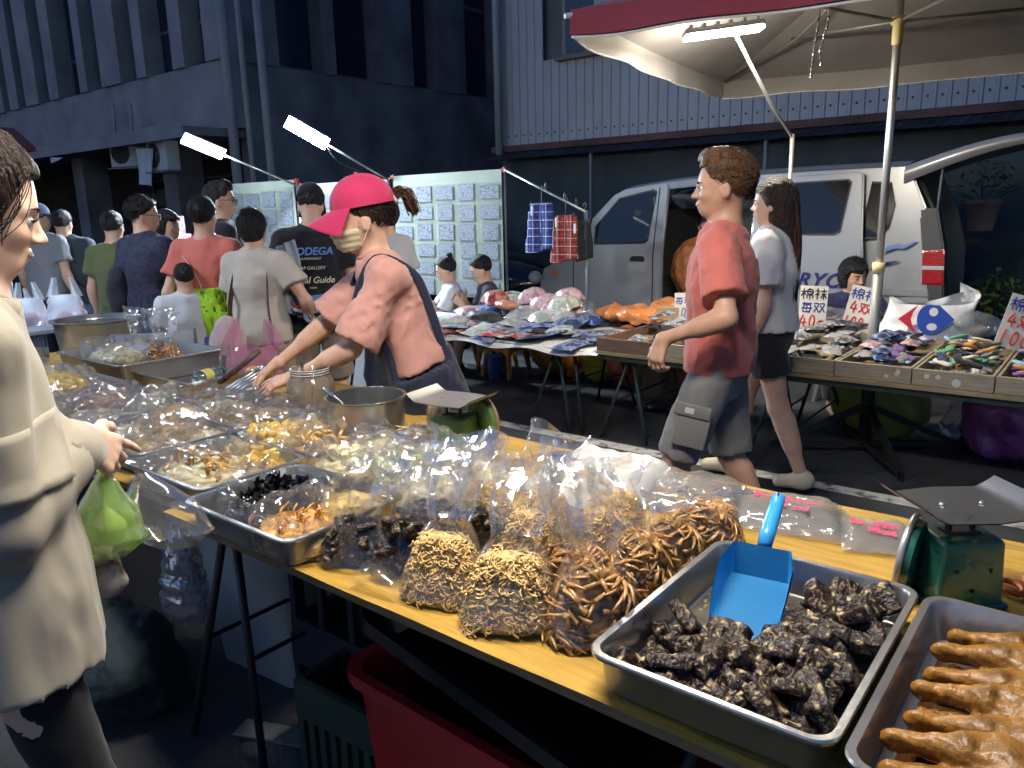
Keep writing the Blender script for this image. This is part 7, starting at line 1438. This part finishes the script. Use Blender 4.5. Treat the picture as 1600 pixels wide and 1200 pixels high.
co.tube([cc-ax*.03, cc-ax*.028, cc+ax*.03, cc+ax*.032], [.048, .053, .055, .050], 28); co.build('cuff_flap', COAT, F.t, smooth=True)
fp = MB(); xs = np.linspace(-.01, .125, 12); zs = np.linspace(1.07, 1.175, 9); P3 = []
for x_ in xs:
    for z_ in zs:
        q_ = np.array([[x_, -.42+.0025*k_, z_] for k_ in range(170)]); v_ = F.topf(q_); i_ = int(np.argmax(v_ < 0)) if (v_ < 0).any() else 120; P3.append(q_[i_]+np.array([0, -.007-.006*(z_ < 1.085), 0]))
fp.add(np.array(P3), [(i_*9+j_, (i_+1)*9+j_, (i_+1)*9+j_+1, i_*9+j_+1) for i_ in range(11) for j_ in range(8)]); fo_ = fp.build('pocket_flap', COAT, F.t, smooth=True); sm2 = fo_.modifiers.new('thickness', 'SOLIDIFY'); sm2.thickness = .010
col = MB(); 
col.tube([F.nb+F.ez*.012+.070*(F.ex*math.cos(a)*.85+F.ey*math.sin(a))+F.ex*.012-F.ez*.02*math.cos(a) for a in np.linspace(.45, 5.83, 22)], .022, 10, sq=.6); col.build('collar', COAT, F.t, smooth=True)
for zf in (): MB().tube(bez([F.P0+F.ez*F.Lt*zf+F.ex*.15-F.ey*.06, F.P0+F.ez*F.Lt*zf+F.ex*.10-F.ey*.13, F.P0+F.ez*F.Lt*zf-F.ex*.02-F.ey*.165], 6), .004, 6).build('pocket_seam', COAT, F.t, smooth=True)
F.bottom(cloth('black_trousers', (.012, .012, .014)), 1.95, name='trousers', h=.014, add=-.004, loose=.006, hi=-.1)
F.shoes(cloth('black_shoes', (.02, .02, .02)))
F.hair(HAIRB, 'side', 7, h=.0055, vol=1.03)
g = np.random.RandomState(2); b = MB()
for i in range(260):
    a = g.rand()*math.pi*2; e = g.rand(); x0, y0 = -.02+.09*math.cos(a)*e, .07*math.sin(a)*e; z0 = .138+.105*math.sqrt(max(0, 1-e*e)); s_ = np.sign(y0) or 1
    p0 = np.array([x0, y0, z0]); p2 = np.array([-.09-.03*g.rand(), s_*(.03+.05*g.rand()), .06+.08*g.rand()]); p1 = (p0+p2)/2; p1 = np.array([-.014, 0, .13])+unit(p1-[-.014, 0, .13])*(.115+.006*g.randn())*np.array([1, .82, .95])
    b.tube(bez([F.hpt(*p0), F.hpt(*p1), F.hpt(*p2)], 5), .0011, 3)
for i in range(26):       # loose strands at the temple
    s_ = -1 if i % 2 else 1; x0 = .02+.035*g.rand(); b.tube(bez([F.hpt(x0-.03, s_*.05, .21), F.hpt(x0+.016, s_*(.068+.004*g.randn()), .165), F.hpt(x0+.008+.006*g.randn(), s_*(.080+.003*g.randn()), .10), F.hpt(x0-.012+.01*g.randn(), s_*.078, .04+.04*g.rand())], 5), .0008, 3)
b.build('hair_strands', HAIRB, F.t, smooth=True, kind='stuff')
MB().tube([F.wr['R']-ax*.012+.031*(n1*math.cos(a)+n2*math.sin(a)) for a in np.linspace(0, 6.28, 22, endpoint=False)], .005, 8, closed=True).build('bracelet', mat('lime_band', (.40, .65, .12), .5), F.t, smooth=True)
# her bags
GRF = film('green_film', (.78, .92, .55), .38, (.55, .75, .25), .4, .12, 22, .3)
hb = ond(158, 735, 1.37); b = MB()
def hang(w, d, h, seed, lean=0.):
    def fn(u, v): a = u*6.2832; k = np.interp(v, [0, .12, .45, .8, 1], [.12, .35, .85, 1, .55]); x = w*k*np.cos(a)+lean*v; y = d*k*np.sin(a); z = -h*v; p = np.stack([x, y, z], 1); c = tri(p, 15, seed, 4)*.006; return [x+c*np.cos(a), y+c*np.sin(a), z]
    return fn
_b = MB().grid(40, 26, hang(.062, .045, .17, 3)); _props(_b.build('green_bag', GRF, None, True, loc=hb, rot=(0, 0, R(CAMYAW))), 'translucent lime green plastic bag hanging from the cream coat woman hand', 'bag')
_props(MB().grid(20, 14, hang(.035, .03, .09, 5)).build('pale_packet', mat('pale_food', (.5, .52, .3), .6), None, True, loc=hb-np.array([0, 0, .07]), rot=(0, 0, .5)), 'pale food packet inside the lime green bag', 'packet')
_props(MB().grid(44, 26, hang(.085, .05, .15, 6, .05)).build('clear_bag', BAGF, None, True, loc=ond(222, 738, 1.42), rot=(0, 0, R(CAMYAW))), 'clear empty bag held open by the cream coat woman', 'bag')
_props(MB().grid(40, 18, hang(.035, .03, .12, 8)).build('printed_bag', mat('cream_brown_print', (.55, .45, .38), .4, ramp=[(.45, (.6, .5, .44)), (.52, (.16, .08, .08)), (.58, (.6, .5, .44))], var=(9, .3)), None, True, loc=ond(160, 840, 1.40), rot=(0, 0, R(CAMYAW))), 'cream and brown printed bag under the lime green one', 'bag')
# --- customer outside the frame whose hand reaches the far trays
yaw = CAMYAW+35; L0 = np.array([-3.45, .42, 0]); ht = ond(122, 588, 2.62)
P_ = Person('customer in grey at the far trays, mostly hidden behind the cream coat', L0, yaw, H=1.62, h=.016, hfine=.0055, armR=toloc(L0, yaw, ht), armL=toloc(L0, yaw, ht+np.array([-.2, .1, 0])), handR=dirloc(yaw, np.array([.4, .3, -.6])), palmR=(.3, .5, -.6), curlR=.5)
P_.top(cloth('grey_sweater', (.3, .3, .31)), sleeve=1.7); P_.bottom(cloth('navy_jeans', (.04, .05, .09)), 1.95, name='trousers'); P_.hair(HAIR, 'short')
# --- walking pair
yaw = CAMYAW+158; L0 = np.array([-1.235, 2.87, 0]); wl = ond(1036, 530, 2.80)
M_ = Person('man in coral shirt and grey cargo shorts walking past the sock crates', L0, yaw, H=1.665, build=.97, h=.0095, hfine=.0048, lean=.0, hyaw=.18, legL=(.16, .10, .085), legR=(-.22, -.09, .10), armL=toloc(L0, yaw, wl), poleL=(-1, .5, -.3), handL=dirloc(yaw, wl-ond(1070, 480, 2.82)+np.array([0, 0, -.1])), palmL=(-.5, -.6, 0), curlL=[.55, .65, .7, .7], skinm=SKIN2, headsc=1.04)
CORAL = cloth('coral_tee', (.50, .135, .105)); M_.top(CORAL, sleeve=.74, loose=.020, hem=-.10, amp=.011, seed=21, h=.010, sl=.014, box=.7)
GRY = cloth('grey_ripstop', (.19, .18, .165)); M_.bottom(GRY, .98, loose=.016, flare=.006, amp=.011, seed=22, name='cargo_shorts', h=.011)
kn = M_.hip['L']*.45+M_.kn['L']*.55; pk = MB().rbox((0, 0, 0), (.13, .018, .15), .006); pk.v = [v@rotm(0, -.2, .1).T+kn+np.array([-.005, .098, -.02]) for v in pk.v]; pk.build('cargo_pocket', GRY, M_.t, autosmooth=40); fl = MB().rbox((0, 0, 0), (.14, .02, .05), .006); fl.v = [v@rotm(0, -.2, .1).T+kn+np.array([-.01, .104, .055]) for v in fl.v]; pf = fl.build('pocket_flap', GRY, M_.t, autosmooth=40)
lb = MB().box((0, 0, 0), (.035, .004, .022)); lb.v = [v@rotm(0, -.2, .1).T+kn+np.array([.0, .116, .058]) for v in lb.v]; lb.build('woven_label', mat('label_cream', (.55, .52, .42), .7), M_.t)
M_.shoes(cloth('dark_sandal', (.05, .045, .04))); HAIRL = hairm('hair_light_brown', (.15, .075, .035)); M_.hair(HAIRL, 'spiky', 5, h=.0065, vol=.96); M_.strands(HAIRL, 900, .045, 3, lift=.006, vol=.975)
yaw = CAMYAW+150; L0 = flat(ond(1196, 600, 3.95))
Wm = Person('woman with long brown hair, white top and black shorts walking beside him', L0, yaw, H=1.60, fem=True, h=.011, hfine=.006, hyaw=.1, legL=(-.22, .06, .09), legR=(.2, -.06, .08), skinm=SKIN)
Wm.top(cloth('white_top', (.62, .60, .57)), sleeve=.7, loose=.026, hem=.0, amp=.010, seed=31, h=.012); Wm.bottom(cloth('black_shorts', (.018, .018, .02)), .55, loose=.02, flare=.015, hi=.3, h=.012); Wm.shoes(cloth('cream_slip_on', (.62, .52, .36)))
Wm.hair(HAIRB, 'long', 9, h=.008); b = MB(); g = np.random.RandomState(6)
for i in range(150): y0 = g.uniform(-.07, .07); x0 = -.10-.03*g.rand(); b.tube(bez([Wm.hpt(-.07, y0*.9, .19), Wm.hpt(-.12, y0, .09), Wm.hpt(x0-.02, y0*.9+.01*g.randn(), -.12), Wm.hpt(x0-.015, y0*.7+.015*g.randn(), -.30-.14*g.rand())], 6), .0022, 3)
b.build('hair_strands', HAIRR, Wm.t, smooth=True, kind='stuff')
# --- seated people
yaw = CAMYAW+258; L0 = np.array([-1.60, 6.0, 0]); 
S1 = Person('seated sock seller in navy shirt with short black hair behind the price cards', L0, yaw, H=1.56, fem=True, build=1.15, lean=.28, pelvis=.225, h=.012, hyaw=.38, hpitch=.05, hfine=.006, armL=(.42, .12, .72), armR=(.36, -.22, .62), legL=(.42, .14, .07), legR=(.42, -.14, .07), kneeL=(.3, .1, 1), kneeR=(.3, -.1, 1), skinm=SKIN2, headsc=1.05)
S1.top(cloth('navy_shirt', (.03, .03, .09)), sleeve=.8, loose=.025, hem=-.1, seed=41, vneck=.3); S1.bottom(cloth('brown_trousers', (.06, .045, .04)), 1.9, name='trousers'); S1.hair(HAIR, 'bob', 4, vol=1.06); S1.strands(HAIR, 300, .08, 6, .0016, lift=.008, back=.3, vol=1.06)
yaw = CAMYAW+190; L0 = np.array([-4.98, 5.42, 0])
S2 = Person('seated woman with hair bun and white shirt drawing at the table', L0, yaw, H=1.58, fem=True, lean=.15, pelvis=.205, h=.013, hpitch=.25, armL=(.32, .1, .68), armR=(.30, -.15, .68), legL=(.40, .10, .07), legR=(.34, -.10, .07), kneeL=(.3, .1, 1), kneeR=(.3, -.1, 1))
S2.top(cloth('white_shirt', (.55, .56, .57)), sleeve=.7, seed=51); S2.bottom(cloth('grey_shorts', (.12, .12, .13)), .9); S2.hair(HAIR, 'bun', 3); S2.shoes(cloth('black_slipper', (.02, .02, .02)))
MB().tube(bez([S2.P0+S2.ez*S2.Lt*.5+S2.ex*.11+S2.ey*.06, S2.nb+S2.ey*.09+S2.ez*.012, S2.P0+S2.ez*S2.Lt*.5-S2.ex*.11+S2.ey*.05], 6), .014, 6, sq=.3).build('bag_strap', BLK, S2.t)
L0 = np.array([-4.60, 5.55, 0]); S3 = Person('seated man with short hair and dark shirt beside the woman with the bun', L0, CAMYAW+188, H=1.66, lean=.2, pelvis=.185, h=.013, hpitch=.35, armL=(.34, .1, .64), armR=(.30, -.15, .66), legL=(.40, .12, .07), legR=(.40, -.12, .07), kneeL=(.3, .1, 1), kneeR=(.3, -.1, 1))
S3.top(cloth('charcoal_shirt', (.045, .048, .055)), sleeve=.7, seed=52); S3.bottom(cloth('dark_shorts', (.04, .04, .05)), .95); S3.hair(HAIR, 'short', 5); S3.shoes(cloth('black_slipper2', (.02, .02, .02)))
L0 = flat(ond(155, 500, 7.2)); S4 = Person('seated woman in black with long dark hair in the far crowd', L0, CAMYAW+350, H=1.58, fem=True, pelvis=.27, h=.016, hyaw=.2, armL=(.3, .1, .72), armR=(.3, -.15, .72), legL=(.4, .1, .07), legR=(.4, -.1, .07), kneeL=(.3, .1, 1), kneeR=(.3, -.1, 1), skinm=SKIN3)
S4.top(cloth('black_top', (.015, .015, .017)), sleeve=.4, seed=53); S4.bottom(cloth('black_skirt_shorts', (.015, .015, .017)), .9); S4.hair(HAIR, 'long', 5)
_props(MB().box((0, 0, .2), (.35, .35, .4)).build('box_seat', SHM, loc=L0), 'dark box the seated woman in black sits on', 'box')
# --- the crowd on the street
def crowd(label, px, D, H, a, **k):
    L = flat(ond(px, 385, D)); k.setdefault('headsc', .94); return Person(label, L, CAMYAW+a, H=H*1.03, h=.0145, **k)
B = crowd('person seen from behind in black printed shirt and black cap', 488, 4.7, 1.63, 98, build=.93, lean=.10, hpitch=.45, headsc=.9); BT = cloth('black_tee', (.014, .015, .02)); B.top(BT, loose=.026, seed=61, hem=-.22, h=.013); B.bottom(cloth('khaki_shorts', (.3, .25, .19)), .95); B.hair(HAIR, 'short'); B.cap(BT, z0=.14, k=1.03); B.shoes(cloth('dark_shoe', (.03, .03, .03)))
def backprint(txt, u, size, m, dy=0., **k):
    zc = B.P0+B.ez*B.Lt*u; back = .0
    q = np.array([zc+B.ey*(-dy)]); o = zc-B.ex*.25-B.ey*dy
    for i in range(80):      # march from behind to the shirt surface
        if B.torso(np.array([o]), .026, .8, lo=-.3, hi=.985, blow=.01)[0] < .010: break
        o = o+B.ex*.004
    me = text_mesh(txt, size, m, 'printed_lettering', ext=.0008, **k); place(me, 'printed_lettering', B.t, o, -B.ey, B.ez)
PBL = mat('print_blue', (.10, .24, .62), .5); PCR = mat('print_cream', (.62, .60, .45), .5); PWH = mat('print_white', (.6, .6, .6), .5)
backprint('BODEGA', .74, .062, PBL, shear=.2, bold=.0015); backprint('SUPERMARKET', .655, .018, PCR); backprint('P&P GALLERY', .545, .026, PWH, shear=.15); backprint('Local Guide', .40, .052, PCR, shear=.25, bold=.0008); backprint('TAIPEI', .31, .016, PCR); backprint('FOREST', .03, .030, PWH, -.03, bold=.0006); backprint('PARK', -.05, .030, PWH, -.03, bold=.0006)
zc = B.P0+B.ez*B.Lt*.18-B.ex*.142; MB().prism([(-.075, -.028), (.075, -.022), (.06, .028), (-.07, .014)], .002, (zc, -B.ey, B.ez)).build('printed_block', PBL, B.t)
zc = B.P0+B.ez*B.Lt*.0-B.ex*.138+B.ey*.085; MB().prism([(.02*math.cos(a), .02*math.sin(a)) for a in np.linspace(0, 6.28, 14, endpoint=False)], .002, (zc, -B.ey, B.ez)).build('printed_badge', PCR, B.t)
jk = MB(); a = ond(455, 375, 4.55); b_ = ond(428, 388, 4.55); c = ond(488, 505, 4.5); d = ond(428, 475, 4.52)
jk.grid(16, 22, lambda u, v: list(((a[:, None]*(1-u)+b_[:, None]*u)*(1-v)+(c[:, None]*(1-u)+d[:, None]*u)*v)+np.outer(np.array([-.625, .78, 0]), .03*np.sin(u*14+v*3)))); 
jo = jk.build('draped_jacket', cloth('grey_blue_jacket', (.30, .34, .42)), smooth=True); so_ = jo.modifiers.new('thickness', 'SOLIDIFY'); so_.thickness = .02; _props(jo, 'grey blue jacket with striped hem draped over the arm of the black shirt person', 'jacket')
for i, (m_, o) in enumerate(((cloth('stripe_navy', (.02, .02, .05)), .0), (cloth('stripe_white', (.6, .6, .6)), .018), (cloth('stripe_red', (.4, .04, .05)), .036))):
    MB().tube([c*(1-t)+d*t+np.array([0, 0, .03+o])+np.array([.0156, -.0195, 0])*(1.2+1.5*math.sin(t*14+3)) for t in np.linspace(0, 1, 14)], .010, 6, sq=.3).build('hem_stripe', m_, jo)
C1 = crowd('woman seen from behind in beige shirt and khaki trousers with shoulder straps', 398, 4.5, 1.48, 80, fem=True, build=.98, armL=(.22, .20, .80), armR=(.15, -.24, .84), poleL=(-1, 1, 0), poleR=(-1, -1, 0)); C1.top(cloth('beige_tee', (.52, .46, .38)), loose=.026, seed=62, hem=-.12, h=.013); C1.bottom(cloth('khaki_trousers', (.34, .28, .19)), 1.92, name='trousers', loose=.022); C1.hair(HAIR, 'layered'); C1.strands(HAIR, 350, .06, 8, .0016, lift=.014); C1.shoes(cloth('white_shoe', (.5, .5, .5)))
for g_ in (1, -1): MB().tube(bez([C1.P0+C1.ez*C1.Lt*.3+C1.ex*.12+C1.ey*g_*.10, C1.nb+C1.ey*g_*.085+C1.ez*.012, C1.P0+C1.ez*C1.Lt*.45-C1.ex*.125+C1.ey*g_*.115, C1.P0+C1.ez*C1.Lt*.0-C1.ex*.12+C1.ey*g_*.125], 6), .017, 6, sq=.3).build('strap', cloth('brown_strap', (.09, .05, .04)), C1.t)
lump('folded_coat', 'pale pink coat carried over the beige shirt woman arm', 'coat', flat(ond(352, 500, 4.25))+np.array([0, 0, .58]), (.08, .10, .19), cloth('pale_pink_coat', (.52, .38, .38)), 131, h=.014, amp=.02, crease=.02)
C2 = crowd('boy in coral sports shirt with lime jacket tied at the waist', 322, 4.85, 1.56, 82, build=.95, armL=(.05, .26, .82)); C2.top(cloth('coral_sport_tee', (.58, .15, .11)), loose=.02, seed=63, hem=.30, h=.013); C2.bottom(cloth('black_pants', (.015, .016, .022)), 1.9, name='trousers'); C2.hair(HAIR, 'short', 6, vol=1.02); C2.strands(HAIR, 300, .035, 7, .0016, lift=.01, vol=1.02); C2.shoes(cloth('grey_shoe', (.2, .2, .2)))
LIME = cloth('lime_jacket', (.36, .62, .03)); 
def wrapf(p): d = np.abs(C2.torso(p, .040, .9, lo=-.55, hi=.42, blow=.02)+C2.wrink(p, .014, 8))-.008; q = p-C2.P0; return np.maximum(d, q@C2.ex-.06-.1*np.sin((q@C2.ey)*20)*.2)
lo, hi = C2.bounds(); hi[2] = 1.1; lo[2] = .5; link('tied_jacket', isomesh('tied_jacket', wrapf, lo, hi, .0145, LIME), C2.t)
for pth in (([C2.P0+C2.ez*C2.Lt*.85-C2.ex*.125+C2.ey*.09, C2.P0+C2.ez*C2.Lt*.55-C2.ex*.135-C2.ey*.0, C2.P0+C2.ez*C2.Lt*.15-C2.ex*.135-C2.ey*.04]),): MB().tube(bez(pth, 6), .003, 5).build('piping', cloth('white_piping', (.6, .5, .45)), C2.t)
lump('blue_bag', 'bright blue cloth bag hanging by the boy in coral', 'bag', flat(ond(295, 500, 4.7))+np.array([0, 0, .52]), (.05, .04, .15), cloth('bright_blue_cloth', (.02, .14, .55)), 132, h=.014, amp=.01); lump('violet_jacket', 'violet blue jacket hanging below the lime one', 'jacket', flat(ond(318, 500, 4.72))+np.array([0, 0, .52]), (.08, .05, .13), cloth('violet_cloth', (.10, .10, .38)), 133, h=.014, amp=.02, crease=.01)
C3 = crowd('tall man with glasses in black shirt looking right behind the boy in coral', 350, 5.4, 1.67, 25, hyaw=-.3); C3.top(cloth('black_tee2', (.02, .02, .024)), seed=64); C3.bottom(cloth('dark_jeans', (.03, .035, .05)), 1.9, name='trousers'); C3.hair(HAIR, 'spiky', 7); C3.glasses(BLK)
C4 = crowd('man with glasses in patterned navy shirt looking right', 228, 5.2, 1.58, 62, build=.98, hyaw=-.75, hpitch=.05, armR=(.22, -.30, .80)); NVT = mat('navy_pattern_tee', (.02, .024, .05), .85, ramp=[(.4, (.014, .017, .04)), (.5, (.032, .034, .065)), (.6, (.017, .02, .045))], var=(22, .3)); C4.top(NVT, loose=.03, seed=65, hem=-.24, h=.013); C4.bottom(cloth('track_pants', (.014, .016, .03)), 1.92, name='trousers', loose=.022); C4.hair(HAIR, 'short', 8); C4.strands(HAIR, 350, .04, 5, .0016, lift=.012); C4.glasses(BLK)
for dx in (0, .025): MB().tube([C4.hip['R']+np.array([-.02+dx, -.098, -.05]), C4.kn['R']+np.array([-.02+dx, -.078, 0]), C4.an['R']+np.array([-.02+dx, -.062, .05])], .006, 5, sq=.4).build('side_stripe', PWH, C4.t)
lump('black_shoulder_bag', 'black bag carried on the patterned navy shirt man back', 'bag', flat(ond(190, 470, 5.15))+np.array([0, 0, .80]), (.07, .08, .19), cloth('black_nylon_bag', (.025, .026, .035)), 134, h=.016, amp=.015)
C5 = crowd('woman in white shirt standing behind the navy shirt man', 264, 5.5, 1.50, 330, fem=True, hyaw=.3); C5.top(cloth('white_tee', (.58, .6, .62)), seed=66); C5.bottom(cloth('blue_jeans', (.08, .12, .22)), 1.9, name='trousers'); C5.hair(HAIR, 'bob', 6)
C6 = crowd('child in white shirt between the navy shirt man and the boy in coral', 282, 4.72, 1.18, 120, armL=(.12, .22, .62)); C6.top(cloth('white_tee2', (.6, .62, .64)), seed=67); C6.bottom(cloth('pale_blue_pants', (.3, .42, .55)), 1.5, name='trousers'); C6.hair(HAIR, 'short', 9)
C7 = crowd('man seen from behind in dark shirt with crossbody strap and denim shorts', 103, 6.9, 1.53, 92, build=1.08); C7.top(cloth('dark_slate_tee', (.045, .055, .065)), seed=68, loose=.022, hem=-.15); C7.bottom(cloth('denim', (.10, .16, .26)), 1.0, loose=.025); C7.hair(HAIR, 'short', 3)
MB().tube(bez([C7.nb+C7.ey*.11-C7.ex*.03, C7.P0+C7.ez*C7.Lt*.75-C7.ex*.165+C7.ey*.04, C7.P0+C7.ez*C7.Lt*.35-C7.ex*.16-C7.ey*.10, C7.P0+C7.ez*C7.Lt*.05-C7.ex*.06-C7.ey*.20], 6), .02, 6, sq=.3).build('crossbody_strap', BLK, C7.t); MB().rbox(C7.P0+C7.ez*C7.Lt*.0-C7.ey*.22, (.16, .06, .15), .02).build('waist_bag', cloth('slate_bag', (.05, .06, .08)), C7.t)
C8 = crowd('person in grey shirt half hidden left of the dark shirt man', 66, 6.8, 1.58, 75, hyaw=-.5); C8.top(cloth('grey_tee', (.22, .22, .23)), seed=69); C8.bottom(cloth('charcoal_pants', (.05, .05, .055)), 1.9, name='trousers'); C8.hair(HAIR, 'short', 4); C8.cap(cloth('dark_blue_cap', (.05, .08, .12)))
C9 = crowd('person in olive shirt and grey trousers behind the navy shirt man', 180, 5.9, 1.5, 85); C9.top(cloth('olive_tee', (.11, .13, .05)), seed=70); C9.bottom(cloth('blue_grey_trousers', (.14, .18, .26)), 1.9, name='trousers'); C9.hair(HAIR, 'short', 6)
C10 = crowd('dark haired person in pale shirt mostly hidden behind the stall keeper', 603, 5.0, 1.55, 140, fem=True); C10.top(cloth('pale_grey_tee', (.4, .42, .44)), seed=71); C10.bottom(cloth('dark_jeans2', (.04, .05, .08)), 1.9, name='trousers'); C10.hair(HAIR, 'layered', 6)
